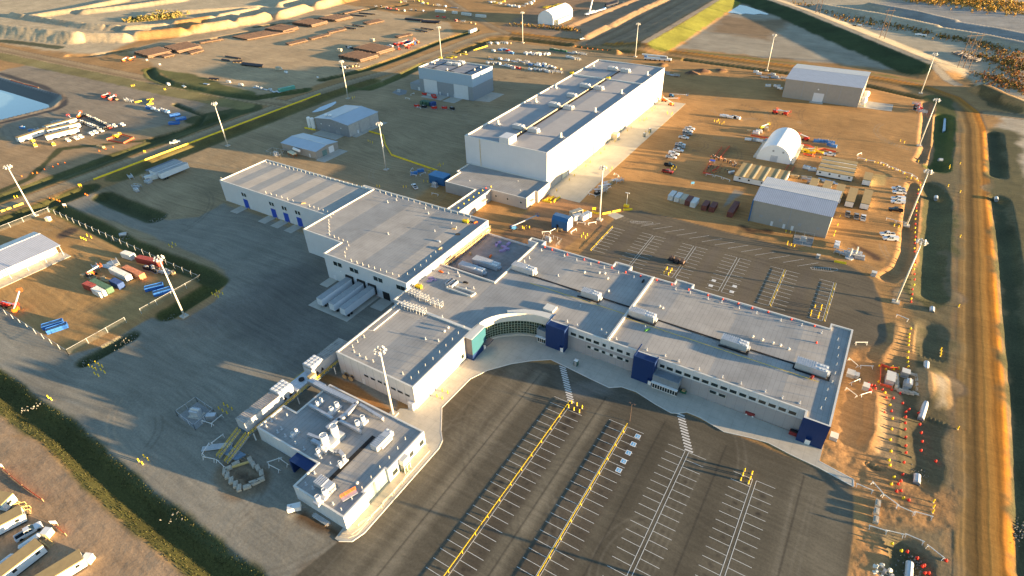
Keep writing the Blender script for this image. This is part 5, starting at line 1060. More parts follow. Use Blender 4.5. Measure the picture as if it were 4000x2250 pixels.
for x, y, k, l_ in ((-71.2, 254, 'white', 'white shipping container, leftmost of the five in the near east yard'), (-68.1, 253.7, 'white', 'white shipping container, second of the five in the near east yard'), (-65.2, 253.2, 'beige', 'beige shipping container in the middle of the five'), (-62.6, 252.6, 'brown', 'brown shipping container, fourth of the five'), (-59.9, 252.1, 'white', 'white shipping container at the right end of the five'), (-54.6, 251.7, 'brown', 'brown-red container, left one of the separate pair'), (-51.2, 251.9, 'brown', 'brown-red container, right one of the separate pair')): cont(k, x, y, -PI2, l_)
cont('brown', -42.8, 254.2, -PI2, 'long brown-red container left of the near grey shed', 12.2)
def edge(c, r, x0, y0, x1, y1, W_=1.22):
    a, d = at(c, r, x0, y0), at(c, r, x1, y1); mx, my = (a[0]+d[0])/2, (a[1]+d[1])/2; rz = math.atan2(d[1]-a[1], d[0]-a[0]); nx, ny = -math.sin(rz), math.cos(rz)
    if nx*mx+ny*my < 0: nx, ny = -nx, -ny
    return mx+nx*W_, my+ny*W_, rz
def cont_e(key, e, label, L_=6.06, **k): x, y, rz = edge(*e); return cont(key, x, y, rz, label, L_, **k)
cont_e('red', (0, 1, 1390, 1200, 1590, 1245), 'red container beside the compound fence and mast', 12.2)
cont_e('white', (0, 1, 1095, 1300, 1300, 1402), 'long white container with dark stripe in the compound', 12.2)
cont_e('orange', (0, 1, 1250, 1300, 1410, 1375), 'faded orange container beside the striped white one', 12.2)
cont_e('green', (0, 2, 925, -10, 1085, 68), 'dark green container in the compound row', 12.2)
cont_e('white', (0, 2, 925, 55, 1035, 118), 'short white container nearest in the compound row')
cont_e('navy', (0, 1, 1115, 1425, 1210, 1475), 'dark grey-blue container behind the green one')
cont_e('red', (0, 1, 870, 1470, 925, 1490), 'short red container half hidden at the row end')
cont_e('white', (0, 1, 1235, 1150, 1320, 1178), 'small white enclosed trailer apart in the compound')
cont_e('teal', (1, 0, 250, 930, 385, 900), 'turquoise container at the near corner of the pipe yard', 12.2)
cont_e('navy', (1, 0, 1485, 440, 1600, 455), 'grey container behind the red machines in the pipe yard', 12.2)
cont_e('white', (1, 0, 1785, 122, 1915, 130), 'long white trailer, leftmost of the far row by the north yard', 12.2)
for k, (a, c, d, e_) in enumerate(((1955, 138, 2035, 145), (2045, 150, 2175, 165), (2185, 170, 2330, 183))): cont_e('white', (1, 0, a, c, d, e_), ('short white trailer in the far row by the north yard', 'long white trailer, third in the far row by the north yard', 'long white trailer at the right end of the far row')[k], (6.06, 12.2, 12.2)[k])
for k in range(3): cont_e('beige', (1, 0, (1148, 820, 198)[k], (420, 523, 708)[k], (1180, 852, 240)[k], (422, 525, 712)[k]), ('pale cube crate right of the middle pipe stacks', 'pale cube crate left of the near pipe stacks', 'pale crate in the shaded part of the pipe yard')[k], 4.0)
for k in range(4): cont(('green', 'green', 'green', 'navy')[k], *(at(1, 0, 1685+k*32, 1050+k*5)), 1.3, ('green skip, leftmost in front of the process building', 'green skip, second in front of the process building', 'green skip, third in front of the process building', 'dark blue skip at the right end of the four')[k], 4.0)
# dry van trailers
def van_proto():
    t = thing('semi_trailer', 'x', 'trailer'); b = MB(); b.box(-8, 8, -1.3, 1.3, 1.2, 4.05); b.build('box', mat('trailer_side', (.62, .64, .68), .4, var=.04, seam=(1.2, 0, .04, .85)), t)
    b = MB(); b.box(-8.02, 8.02, -1.32, 1.32, 4.05, 4.12)
    b.build('roof', mat('trailer_roof', (.30, .31, .32), .6, var=.12), t)
    for x in (-6.6, -5.2):
        for y in (-1.1, 1.1): b = MB(); b.cyl((x, y-.2, .5), (x, y+.2, .5), .5, n=12); b.build('wheel', M_DARK, t)
    b = MB(); b.bar((5, -.8, 0), (5, -.8, 1.2), .15); b.bar((5, .8, 0), (5, .8, 1.2), .15); b.build('landing_gear', M_GREYM, t)
    b = MB(); b.box(8.02, 8.06, -1.2, -.02, 1.3, 4); b.box(8.02, 8.06, .02, 1.2, 1.3, 4); b.build('doors', M_WHT, t); return t
VAN = P(van_proto())
for x, l_ in ((-153.4, 'white semi-trailer at the left dock of the maintenance block'), (-147.3, 'white semi-trailer at the middle dock of the maintenance block'), (-141.8, 'white semi-trailer at the right dock of the maintenance block')): place(VAN, [(x, 116.6)], l_, 'trailers at the loading docks', rz=PI2, z=.08)
for (x, y), l_ in (((-318.2, 153.3), 'white semi-trailer, farthest left of the three by the drain'), ((-315.2, 153.3), 'white semi-trailer, middle of the three by the drain'), ((-311, 153.6), 'white semi-trailer, right one of the three by the drain')): place(VAN, [(x, y)], l_, 'trailers parked west of the workshop', rz=PI2)
cont_e('white', (0, 1, 1495, 378, 1580, 355), 'short white tank trailer in front of the three parked trailers')
t = thing('storage_shelter', 'dark flat roof shelter behind the three parked trailers', 'shelter', (-321.5, 154)); b = MB(); b.box(-2.6, 2.6, -8.5, 8.5, 2.9, 3.1); b.build('roof', mat('slate_roof', (.13, .15, .19), .6), t)
for x in (-2.3, 2.3):
    for y in (-8, 0, 8): b = MB(); b.bar((x, y, 0), (x, y, 2.9), .15); b.build('post', M_GREYM, t)
def office_proto(L_, W_=3.4, roofm=None):
    t = thing('office_trailer', 'x', 'modular office'); h = L_/2; w2 = W_/2; b = MB(); b.box(-h, h, -w2, w2, .5, 3.15); b.build('shell', M_WHT, t)
    b = MB(); b.box(-h-.08, h+.08, -w2-.08, w2+.08, 3.15, 3.3); b.build('roof', roofm or mat('tan_roof', (.40, .28, .13), .8, var=.1), t)
    b = MB(); b.box(-h-.1, h+.1, -w2-.1, w2+.1, 3.0, 3.14); b.build('green_fascia', mat('green_trim', (.04, .10, .06), .5), t)
    n = max(1, int(L_/4))
    for k in range(n):
        x = -h+1.5+k*(L_-3)/max(n-1, 1)-.45
        b = MB(); b.box(x, x+.9, -w2-.04, -w2, 1.7, 2.5); b.build('window', M_GLASS, t)
    b = MB(); b.box(h, h+.04, -.6, .5, 1.5, 2.3); b.build('end_window', M_GLASS, t)
    b = MB(); b.box(-h+.2, h-.2, -w2+.2, w2-.2, 0, .5); b.build('skirt', M_DARK, t)
    for s in (0,):
        b = MB()
        for i in range(3): b.box(h, h+.4+.3*i, .7, 1.5, 0, .5-.16*i)
        b.build('step', M_WOOD, t)
    return t
OF16 = P(office_proto(16.2)); OF10 = P(office_proto(9.6)); OF15 = P(office_proto(15.5)); OF18 = P(office_proto(18)); 
for k, y in enumerate((313.4, 318.6, 323.9, 329.2)): place(OF16, [(-9, y)], ('long white office trailer, nearest of the four stacked in rows', 'long white office trailer, second of the four in rows', 'long white office trailer, third of the four in rows', 'long white office trailer, farthest of the four in rows')[k], 'four parallel office trailers')
place(OF10, [(5.3, 315.3)], 'lone white office trailer beside the yellow sand patch', rz=PI2); place(OF15, [(1.2, 290.6)], 'tan-roofed office trailer, left of the near pair', rz=PI2); place(OF15, [(7.3, 291.6)], 'tan-roofed office trailer, right of the near pair', rz=PI2)
place(OF15, [(-4.3, 292)], 'tan-roofed office trailer just behind the near grey shed corner', rz=PI2); place(OF10, [(-10.1, 296)], 'tan-roofed trailer, second from the left behind the near grey shed', rz=PI2); place(OF10, [(-16, 296)], 'tan-roofed trailer, leftmost behind the near grey shed', rz=PI2)
t = thing('modular_building', 'wide joined modular office with five ribbed tan roofs', 'modular office', (-39.7, 294.4)); b = MB(); b.box(-11.4, 11.4, -8.5, 8.5, .5, 3.15); b.build('shell', M_WHT, t)
for k in range(5):
    x = -11.4+k*4.56; b = MB(); b.box(x+.06, x+4.5, -8.7, 8.7, 3.15, 3.35); b.build('roof', MATS['tan_roof'], t); b = MB(); b.box(x+3.9, x+4.7, -8.7, 8.7, 3.36, 3.5); b.build('ridge', mat('light_tan', (.62, .50, .30), .7), t)
for x in (-9, -4.6, 1.5, 4.2, 9): b = MB(); b.box(x, x+.9, -8.56, -8.5, 1.7, 2.5); b.build('window', M_GLASS, t)
b = MB(); b.box(-11, 11, -8.3, 8.3, 0, .5); b.build('skirt', M_DARK, t)
# lower-left corner offices
for c, l_, L_, ob in (((0, 3, -60, 1085, 285, 905), 'sunlit white office trailer at the lower left edge', 20, OF18), ((0, 3, 175, 1460, 490, 1215), 'white office trailer, second from the corner with brown roof', 18, OF18), ((0, 3, 690, 1480, 890, 1355), 'white office trailer nearest the bottom edge with brown roof', 18, OF18)):
    a, d = at(*c[:4]), at(c[0], c[1], c[4], c[5]); rz = math.atan2(d[1]-a[1], d[0]-a[0]); ux, uy = math.cos(rz), math.sin(rz); nx, ny = -uy, ux
    place(ob, [(d[0]-ux*9+nx*1.7, d[1]-uy*9+ny*1.7)], l_, 'office trailers in the lower left corner', rz=rz)
a = at(0, 3, 60, 760); place(OF18, [(a[0]-7, a[1]-2)], 'shaded office trailer highest at the lower left edge', 'office trailers in the lower left corner', rz=.35)
for q in ("0 3 160 800, 270 745", "0 3 200 830, 325 780", "0 3 460 1110, 545 1170"):
    a, d = pts(q); t = thing('timber_stair', 'yellow timber stair and railing at a lower left office trailer', 'stair', a, math.atan2(d[1]-a[1], d[0]-a[0]), group='timber stairs in the lower left corner'); b = MB(); [b.box(k*.35, k*.35+.33, -.6, .6, 0, 1.0-.14*k) for k in range(7)]; b.build('treads', M_WOOD, t)
    for s in (-.6, .6): b = MB(); b.bar((0, s, 2.0), (2.4, s, 1.1), .09); [b.bar((x, s, 0), (x, s, 2.0-.37*x), .09) for x in (0, 1.2, 2.4)]; b.build('railing', mat('yellow_timber', (.62, .45, .18), .7), t)
for q, l_ in (("0 3 225 1190, 420 1060", 'long white gas tank beside the white pickup'), ("0 3 -10 1390, 150 1270", 'long white gas tank at the left edge')):
    a, d = pts(q); L_ = math.hypot(d[0]-a[0], d[1]-a[1])/2; t = thing('gas_tank', l_, 'tank', ((a[0]+d[0])/2, (a[1]+d[1])/2), math.atan2(d[1]-a[1], d[0]-a[0])); b = MB(); b.cyl((-L_, 0, 1.2), (L_, 0, 1.2), .62, n=12); b.build('shell', M_WHT, t, smooth=False)
    for s in (-1, 1): b = MB(); b.cyl((s*L_, 0, 1.2), (s*(L_+.35), 0, 1.2), .62, .2, n=12); b.build('end_dome', M_WHT, t); b = MB(); b.box(s*L_*.6-.15, s*L_*.6+.15, -.5, .5, 0, .7); b.build('saddle', M_GREYM, t)
for q, l_ in (("0 3 905 1300", 'small white light tower box by the bottom office trailer'), ("0 3 495 1040", 'white kiosk box beside the white pickup'), ("0 1 495 775", 'pale yellow box inside the compound fence')):
    a = pts(q)[0]; t = thing('site_box', l_, 'box', a, .4); b = MB(); b.box(-.9, .9, -.9, .9, .1, 1.9); b.build('shell', mat('pale_box', (.6, .56, .42), .6), t); b = MB(); b.box(-.95, .95, -.95, .95, 1.9, 2.0); b.build('lid', M_WHT, t)
# skips
def skip_proto(col, key):
    m = mat('skip_'+key, col, .5, var=.1); t = thing('waste_skip', 'x', 'skip'); b = MB(); b.box(-3.2, 3.2, -1.1, -1.02, .2, 1.7); b.box(-3.2, 3.2, 1.02, 1.1, .2, 1.7); b.box(-3.2, -3.12, -1.02, 1.02, .2, 1.7); b.box(3.12, 3.2, -1.02, 1.02, .2, 1.7); b.box(-3.2, 3.2, -1.1, 1.1, .1, .2); b.build('tub', m, t)
    b = MB(); [b.box(-3+k*1.2, -2.9+k*1.2, s*1.1 if s > 0 else -1.17, 1.17 if s > 0 else -1.1, .2, 1.65) for k in range(6) for s in (-1, 1)]; b.build('ribs', m, t); b = MB(); b.box(-3.05, 3.05, -1, 1, .9, 1.3); b.build('load', mat('skip_load', (.30, .30, .30), .9, var=.5, scale=3), t); return t
SKB = P(skip_proto((.03, .13, .45), 'blue'))
for e_, l_ in (((0, 2, 440, 435, 640, 375), 'blue skip, back one of the two alone in the compound'), ((0, 2, 490, 475, 685, 410), 'blue skip, front one of the two alone in the compound'), ((0, 2, 1485, 45, 1630, 10), 'blue skip, left one beside the compound mast'), ((0, 2, 1575, 92, 1720, 50), 'blue skip, right one beside the compound mast'), ((0, 0, 1720, 1185, 1815, 1165), 'blue skip, upper one in the left works yard'), ((0, 0, 1780, 1220, 1870, 1205), 'blue skip, right one in the left works yard'), ((0, 0, 1710, 1260, 1790, 1255), 'blue skip, lowest one in the left works yard'), ((0, 0, 1470, 1100, 1530, 1110), 'blue skip, leftmost in the left works yard')):
    x, y, rz = edge(*e_); place(SKB, [(x, y)], l_, rz=rz)
# pickups
def pickup(col, key, canopy=False):
    m = mat('car_'+key, col, .25, .1, var=.02, spec=.5); t = thing('pickup_truck', 'x', 'pickup')
    b = MB(); L_ = 2.85
    def sec(x, w_, z0, z1): return [(x, -w_, z0), (x, w_, z0), (x, w_, z1), (x, -w_, z1)]
    S_ = [sec(2.85, .86, .45, .95), sec(2.6, .95, .40, 1.10), sec(1.3, .98, .38, 1.18), sec(-.75, .98, .38, 1.2), sec(-.8, .98, .38, 1.2)]
    v = sum(S_, []); f = [(3, 2, 1, 0)]+[(i*4+j, i*4+(j+1) % 4, i*4+4+(j+1) % 4, i*4+4+j) for i in range(4) for j in range(4)]+[(16, 17, 18, 19)]
    b.add(v, f)
    b.box(-2.85, -.8, -.98, -.86, .4, 1.22); b.box(-2.85, -.8, .86, .98, .4, 1.22); b.box(-2.85, -2.77, -.86, .86, .4, 1.2); b.box(-2.8, -.8, -.86, .86, .4, .72); b.build('body', m, t)
    c = MB(); lo = [(1.3, -.92, 1.18), (1.3, .92, 1.18), (-.8, .92, 1.18), (-.8, -.92, 1.18)]; hi = [(.55, -.72, 1.86), (.55, .72, 1.86), (-.7, .72, 1.86), (-.7, -.72, 1.86)]
    c.add(lo+hi, [(0, 1, 5, 4), (1, 2, 6, 5), (2, 3, 7, 6), (3, 0, 4, 7)]); c.build('windows', M_GLASS, t)
    c = MB(); c.box(-.72, .5, -.74, .74, 1.86, 1.93)
    for x0, z0, x1, z1 in ((1.3, 1.18, .52, 1.9), (.1, 1.2, .1, 1.9), (-.78, 1.2, -.7, 1.9)):
        for s in (-1, 1): c.bar((x0, s*.93, z0), (x1, s*.73, z1), .08)
    c.build('cab_roof', m, t)
    if canopy: c = MB(); c.box(-2.8, -.85, -.88, .88, 1.22, 1.85); c.build('bed_canopy', m, t)
    else: c = MB(); c.box(-2.7, -.9, -.84, .84, .73, .75); c.build('bed_liner', M_DARK, t)
    for x in (1.85, -1.85):
        for y in (-.88, .88): c = MB(); c.cyl((x, y-.13, .4), (x, y+.13, .4), .4, n=12); w_ = c.build('wheel', M_DARK, t)
    return t
PK = {'white': P(pickup((.72, .73, .75), 'white')), 'black': P(pickup((.02, .02, .025), 'black')), 'red': P(pickup((.35, .04, .03), 'red')), 'canopy': P(pickup((.72, .73, .75), 'whitec', True)), 'grey': P(pickup((.25, .26, .28), 'grey'))}
def drive(key, q, label, group='pickups parked on site'):
    a, d = pts(q); place(PK[key], [((a[0]+d[0])/2, (a[1]+d[1])/2)], label, group, rz=math.atan2(a[1]-d[1], a[0]-d[0]))
G1 = 'pickups parked beside the warehouse apron'
for k, (key, q, l_) in enumerate((('white', "2 0 1835 1312, 1740 1296", 'white pickup, farthest of the row beside the warehouse apron'), ('white', "2 0 1812 1338, 1722 1322", 'white pickup, second farthest beside the warehouse apron'), ('grey', "2 0 1810 1365, 1715 1350", 'grey pickup, third from the far end beside the warehouse apron'), ('white', "2 0 1775 1402, 1680 1386", 'white pickup, fourth from the far end, last of the far cluster'), ('white', "2 1 1740 25, 1645 12", 'white pickup at the back of the middle cluster beside the apron'), ('grey', "2 1 1735 52, 1640 38", 'grey pickup in the middle cluster beside the apron'), ('white', "2 1 1718 85, 1626 68", 'white pickup at the front of the middle cluster'), ('canopy', "2 1 1675 120, 1578 102", 'white pickup with closed bed between the clusters'), ('white', "2 1 1652 155, 1548 135", 'white pickup just behind the dark one'), ('black', "2 1 1635 232, 1535 216", 'black pickup beside the four yellow bollards'), ('red', "2 1 1615 300, 1513 282", 'red pickup nearest in the row beside the warehouse apron'))): drive(key, q, l_, G1)
G2 = 'pickups along the east yard edge'
for key, q, l_ in (('white', "3 1 1242 458, 1372 472", 'white pickup, farthest along the east yard edge'), ('white', "3 1 1255 496, 1376 505", 'white pickup, second along the east yard edge'), ('canopy', "3 1 1242 560, 1366 570", 'white pickup with closed bed, third along the east yard edge'), ('canopy', "3 1 1238 592, 1364 604", 'white pickup with closed bed, fourth along the east yard edge'), ('black', "3 1 1215 668, 1345 686", 'black pickup alone along the east yard edge'), ('white', "3 1 1150 920, 1240 925", 'white pickup behind the larger white truck near the east mast'), ('canopy', "3 1 1148 962, 1305 975", 'large white service truck nearest the east mast'), ('canopy', "3 1 700 985, 678 1068", 'white van parked beside the rear car park edge'), ('grey', "3 1 800 690, 792 748", 'tan-grey truck, left of three by the near grey shed'), ('grey', "3 1 888 708, 880 778", 'flatbed truck, middle of three by the near grey shed'), ('white', "3 1 958 725, 948 788", 'white pickup, right of three by the near grey shed'), ('white', "3 1 560 112, 670 122", 'white pickup behind the four office trailers')): drive(key, q, l_, G2)
for key, q, l_ in (('white', "1 1 1580 420, 1615 462", 'white pickup alone in the dark yard behind the maintenance block'), ('white', "1 0 1378 472, 1325 468", 'white pickup beside the red machines in the pipe yard'), ('white', "0 0 1795 1435, 1735 1446", 'white pickup driving on the haul road by the yellow barrier'), ('white', "2 0 740 395, 682 402", 'white pickup on the north road at the berm end'), ('white', "0 3 410 955, 190 1085", 'white pickup between the lower left office trailers')): drive(key, q, l_, None)
for k, (key, a, b_, c, d) in enumerate((('white', 890, 1342, 950, 1370), ('white', 928, 1328, 988, 1352), ('white', 975, 1312, 1052, 1336), ('black', 1022, 1292, 1092, 1318), ('red', 1062, 1276, 1132, 1306), ('white', 1118, 1262, 1182, 1288), ('white', 1198, 1250, 1264, 1278))): drive(key, f"0 0 {a} {b_}, {c} {d}", f'{key} vehicle, {("first","second","third","fourth","fifth","sixth","last")[k]} from the left in the row at the left works yard', 'vehicles in the left works yard')
for k, (a, b_, c, d) in enumerate(((655, 1402, 715, 1436), (728, 1386, 802, 1416), (775, 1368, 850, 1400))): drive('white', f"0 0 {a} {b_}, {c} {d}", f'white vehicle, {("left","middle","right")[k]} of three beside the left works office', 'vehicles in the left works yard')
for k in range(12):
    a = (850+22*k, 1165+10*k+rnd.uniform(-4, 4)); drive(rnd.choice(['grey', 'black', 'grey']), f"0 0 {a[0]} {a[1]}, {a[0]+28} {a[1]+12}", 'dusty parked car in the long double row at the left works yard', 'cars in the long row')
for k in range(9):
    a = (790+24*k, 1225+9*k); drive(rnd.choice(['grey', 'black', 'white']), f"0 0 {a[0]} {a[1]}, {a[0]+30} {a[1]+13}", 'parked car in the nearer row at the left works yard', 'cars in the nearer row')
for q, l_ in (((0, 0, 500, 1320, 780, 1240), 'white works office, back row left yard'), ((0, 0, 520, 1355, 800, 1290), 'white works office, middle row left yard'), ((0, 0, 250, 1425, 470, 1350), 'white works office, left end of left yard'), ((0, 0, 480, 1420, 810, 1335), 'sunlit white works office, front row left yard')):
    x, y, rz = edge(*q, W_=1.7); place(OF18, [(x, y)], l_, 'works offices in the left yard', rz=rz)
# ---------------------------------------------------------------- roof plant
def rtu(x0, x1, y0, y1, z, label, h=2.1, fans=3, group='rooftop air units', along='x'):
    t = thing('rooftop_unit', label, 'rooftop unit', ((x0+x1)/2, (y0+y1)/2, z), group=group); hx, hy = (x1-x0)/2, (y1-y0)/2
    b = MB(); b.box(-hx, hx, -hy, hy, .35, h); b.build('casing', M_GALV, t); b = MB(); b.box(-hx+.2, hx-.2, -hy+.2, hy-.2, 0, .35); b.build('curb', M_GREYM, t)
    b = MB(); n = int((2*hx*.72 if along == 'x' else 2*hy*.72)/.62)
    for k in range(n):
        if along == 'x': b.box(-hx+k*.62+.05, -hx+k*.62+.35, -hy-.1, hy+.1, h, h+.14)
        else: b.box(-hx-.1, hx+.1, -hy+k*.62+.05, -hy+k*.62+.35, h, h+.14)
    b.build('roof_ribs', M_GALV, t)
    for i in range(fans):
        for s in (-.5, .5):
            fx, fy = (hx-.55-i*.8, s*hy) if along == 'x' else (s*hx, hy-.55-i*.8)
            b = MB(); b.cyl((fx, fy, h), (fx, fy, h+.22), .33, n=10); b.build('fan', M_WHT, t)
    b = MB(); b.box(hx, hx+.7, -hy*.6, hy*.6, .5, 1.2); b.build('intake_hood', M_GALV, t)
    return t
for a, l_ in (((-116, -104.8, 152.9, 156), 'large air unit on the dark sunken roof section, front one'), ((-118.5, -107.5, 147.3, 150), 'large air unit lying lower on the sunken roof section'),): rtu(*a, 6.2, l_)
for a, l_ in (((-98.5, -89.3, 153.4, 156.4), 'air unit farthest left on the office roof, beside the sunken section'), ((-69, -62.4, 151.2, 153.8), 'air unit right of the round entrance on the office roof'), ((-50.6, -42, 149.2, 152), 'air unit just right of the office roof dividing wall'), ((-20.8, -12.9, 150, 152.8), 'large air unit in the middle of the right office roof'), ((.8, 9.4, 150, 153.2), 'air unit nearest the right end of the office roof')): rtu(*a, 8.75, l_, h=2.3)
for k, y in enumerate((369.8, 329.0, 289.8, 251.2)):
    w_ = ('farthest', 'second farthest', 'third farthest', 'nearest')[k]
    rtu(-158, -152.2, y, y+3, 19.8, f'left air unit of the {w_} pair on the warehouse roof', fans=1); rtu(-148.6, -143, y-.6, y+2.4, 19.8, f'right air unit of the {w_} pair on the warehouse roof', fans=2)
rtu(-156.5, -151, 309, 311.6, 19.8, 'single air unit left of the walkway on the warehouse roof', fans=1)
for c, r, x, y, z, l_ in ((2, 0, 820, 690, 19.8, 'far left'), (2, 0, 440, 890, 19.8, 'left edge middle'), (2, 0, 240, 1030, 19.8, 'left edge near'), (2, 0, 1100, 945, 19.8, 'right side far'), (2, 0, 835, 1130, 19.8, 'right side middle'), (2, 0, 490, 1385, 19.8, 'right side nearest'), (2, 0, 1360, 760, 19.8, 'far right corner'), (1, 0, 2435, 1255, 19.8, 'near left corner')):
    p = at(c, r, x, y, z); t = thing('exhaust_fan', f'tall cylindrical exhaust fan on the warehouse roof, {l_}', 'roof fan', (*p, z), group='exhaust fans on the warehouse roof'); b = MB(); b.cyl((0, 0, .4), (0, 0, 2.6), .6, n=12); b.build('stack', M_CAP, t); b = MB(); b.box(-.9, .9, -.9, .9, 0, .4); b.build('base', M_GALV, t); b = MB(); b.bar((.5, 0, 1.2), (2.6, .2, .2), .12); b.build('brace', M_WHT, t)
for c, r, x, y, z, l_ in ((2, 0, 965, 795, 19.8, 'yellow machine beside the walkway on the warehouse roof'), (2, 0, 600, 745, 19.8, 'yellow machine at the left edge of the warehouse roof'), (1, 0, 1855, 590, 16.6, 'yellow machine on the far edge of the process building roof'), (1, 1, 2110, 790, 10.9, 'yellow and black roofing kit at the east corner of the big block'), (1, 1, 1640, 1448, 8.8, 'yellow tarp and kit near the roof junction')):
    p = at(c, r, x, y, z); t = thing('roof_hoist', l_, 'machine', (*p, z)); b = MB(); b.box(-1.3, 1.3, -.6, .6, .2, 1.1); b.build('body', M_YEL, t); b = MB(); b.bar((-1, 0, 1.1), (1.4, 0, 1.9), .2); b.bar((.8, -.6, 0), (.8, .6, 1.6), .12); b.build('arm', M_YEL, t)
    for x_ in (-1, 1): b = MB(); b.cyl((x_, -.7, .25), (x_, .7, .25), .25, n=8); b.build('wheel', M_DARK, t)
# process building roof kit
for x0, y0, l_ in ((1955, 655, 'left'), (2020, 660, 'middle'), (2065, 640, 'right')): p = at(1, 0, x0, y0, 16.4); rtu(p[0]-2.4, p[0]+2.4, p[1]-1.4, p[1]+1.4, 16.4, f'air unit on the process building roof, {l_} of three', fans=1, h=1.8)
for x0, y0, l_ in ((1800, 650, 'left edge'), (2200, 712, 'right part'), (2262, 690, 'right edge'), (1925, 710, 'near edge')): p = at(1, 0, x0, y0, 16.4); t = thing('roof_vent', f'round vent on the process building roof, {l_}', 'roof vent', (*p, 16.4)); b = MB(); b.cyl((0, 0, 0), (0, 0, 1.5), .45, n=10); b.build('stack', M_CAP, t); b = MB(); b.box(-.8, .8, -.8, .8, 0, .25); b.build('base', M_DARK, t)
# warning line stanchions
b = MB(); b.cyl((0, 0, 0), (0, 0, .07), .28, n=8); b.cyl((0, 0, .07), (0, 0, 1.1), .06, n=6); o = b.build('warning_stanchion', M_CAP); tag(o, 'x', 'stanchion'); STN = P(o)
def line_pts(q, z, n):
    P_ = pts(q, z); L_ = [0]
    for a, c in zip(P_, P_[1:]): L_.append(L_[-1]+math.hypot(c[0]-a[0], c[1]-a[1]))
    out = []
    for k in range(n):
        s = L_[-1]*k/(n-1); i = max(j for j in range(len(L_)-1) if L_[j] <= s+1e-6); f = (s-L_[i])/(L_[i+1]-L_[i]+1e-9); out.append((P_[i][0]+(P_[i+1][0]-P_[i][0])*f, P_[i][1]+(P_[i+1][1]-P_[i][1])*f, z))
    return out
for q, z, n, l_ in (("1 1 105 190, 1110 455", 10.5, 25, 'along the far edge of the workshop roof'), ("1 1 100 495, 375 580", 10.5, 6, 'along the near edge of the workshop roof'), ("1 1 540 630, 725 695", 10.5, 5, 'on the near edge of the workshop roof, right end'), ("1 1 1250 490, 1500 560, 1640 605, 2160 745", 10.75, 16, 'along the far edge of the big block roof'), ("1 1 780 715, 735 780, 740 915", 10.75, 7, 'in the short line at the left step of the big block roof'), ("1 1 790 940, 925 1000, 940 1045, 895 1085, 900 1140", 10.75, 8, 'around the inner corner of the big block roof'), ("1 1 960 1180, 1440 1340", 10.75, 9, 'along the near edge of the big block roof'), ("1 1 1525 1320, 1605 1275, 1700 1205, 1795 1110, 1870 1060", 10.75, 7, 'along the right edge of the big block roof'), ("0 1 2230 355, 2450 270", 10.5, 2, 'at the left end of the workshop roof'), ("1 2 1090 500, 980 575, 965 625, 1015 670, 1090 710, 1180 745", 8.75, 7, 'in the left corner of the grey laboratory roof'), ("1 2 1480 870, 1575 925, 1645 855, 1725 770, 1815 700, 1880 620, 1945 565, 2015 490, 2095 405", 8.75, 10, 'along the sunlit edge of the grey laboratory roof'), ("1 3 860 790, 1045 600, 1135 500, 1225 385, 1285 330, 1425 175, 1500 80", 5.1, 8, 'along the front edge of the corner building roof'), ("3 2 700 530, 707 650, 688 780, 663 930, 600 1020, 570 1150, 530 1220", 8.75, 9, 'in the curved line at the right end of the office roof')):
    place(STN, line_pts(q, z, n), 'white warning-line post '+l_, 'warning-line posts on the roofs')
# mushroom vents and small boxes
b = MB(); b.lathe([(.2, 0), (.2, .4), (.45, .45), (.42, .7), (0, .8)], 9); o = b.build('mushroom_vent', M_CAP); tag(o, 'x', 'roof vent'); MUSH = P(o)
b = MB(); b.cyl((0, 0, 0), (0, 0, .9), .13, n=7); b.box(-.3, .3, -.3, .3, 0, .12); b.cyl((0, 0, .9), (0, 0, 1.05), .2, n=7); o = b.build('vent_pipe', M_GALV); tag(o, 'x', 'roof vent'); VP_ = P(o)
def roofy(proto, q, z, label, group='small vents on the roofs'): place(proto, [(*p, z) for p in pts(q, z)], label, group)
roofy(MUSH, "2 2 2420 500, 2518 532; 3 2 48 565, 122 588, 205 625", 8.75, 'round white ventilator in the row beside the right office air units')
roofy(MUSH, "1 2 1935 410, 1897 445", 8.75, 'round white ventilator on the grey laboratory roof')
roofy(MUSH, "2 1 730 1300, 880 1305, 935 1310, 963 1362; 2 2 970 40, 1485 195, 1515 212", 8.75, 'small white ventilator on the rear part of the office roof')
roofy(VP_, "1 1 1412 570, 1705 655, 2018 850", 10.75, 'white vent pipe on the big block roof', ); roofy(VP_, "1 1 1330 910, 1735 705, 1325 590, 1968 810, 1800 885", 10.75, 'thin vent pipe on the big block roof')
roofy(VP_, "2 2 555 345, 655 385, 898 435, 948 470, 1048 520, 1355 630, 1540 690, 1675 745, 1878 825, 2115 905, 2300 970, 2545 1050, 690 195, 1340 405, 1645 20, 1790 55, 1970 115, 2108 150, 2282 210, 2458 260; 3 2 125 335, 335 385, 535 460, 140 1115, 315 1165", 8.75, 'thin vent pipe on the right office roof')
roofy(VP_, "2 1 295 1075, 175 1155, 125 1190, 525 1130, 650 1175, 790 1215, 925 1250, 1070 1300, 1225 1350, 465 1332", 8.75, 'thin vent pipe on the rear office roof by the red cones')
roofy(VP_, "1 1 1935 1310, 2030 1300, 2045 1335; 1 2 1875 300, 1705 520, 1835 538, 2115 20, 2190 10", 8.75, 'thin vent pipe on the office roof near the junction')
roofy(MUSH, "1 3 1018 525", 5.1, 'single round ventilator near the front of the corner building roof')
roofy(VP_, "1 2 160 1345, 195 1320, 315 1290, 105 1400, 260 1425; 1 3 220 10, 297 50, 400 120, 487 180, 657 270, 752 330, 590 420, 505 535, 575 575, 775 730", 5.1, 'small vent pipe on the corner building roof')
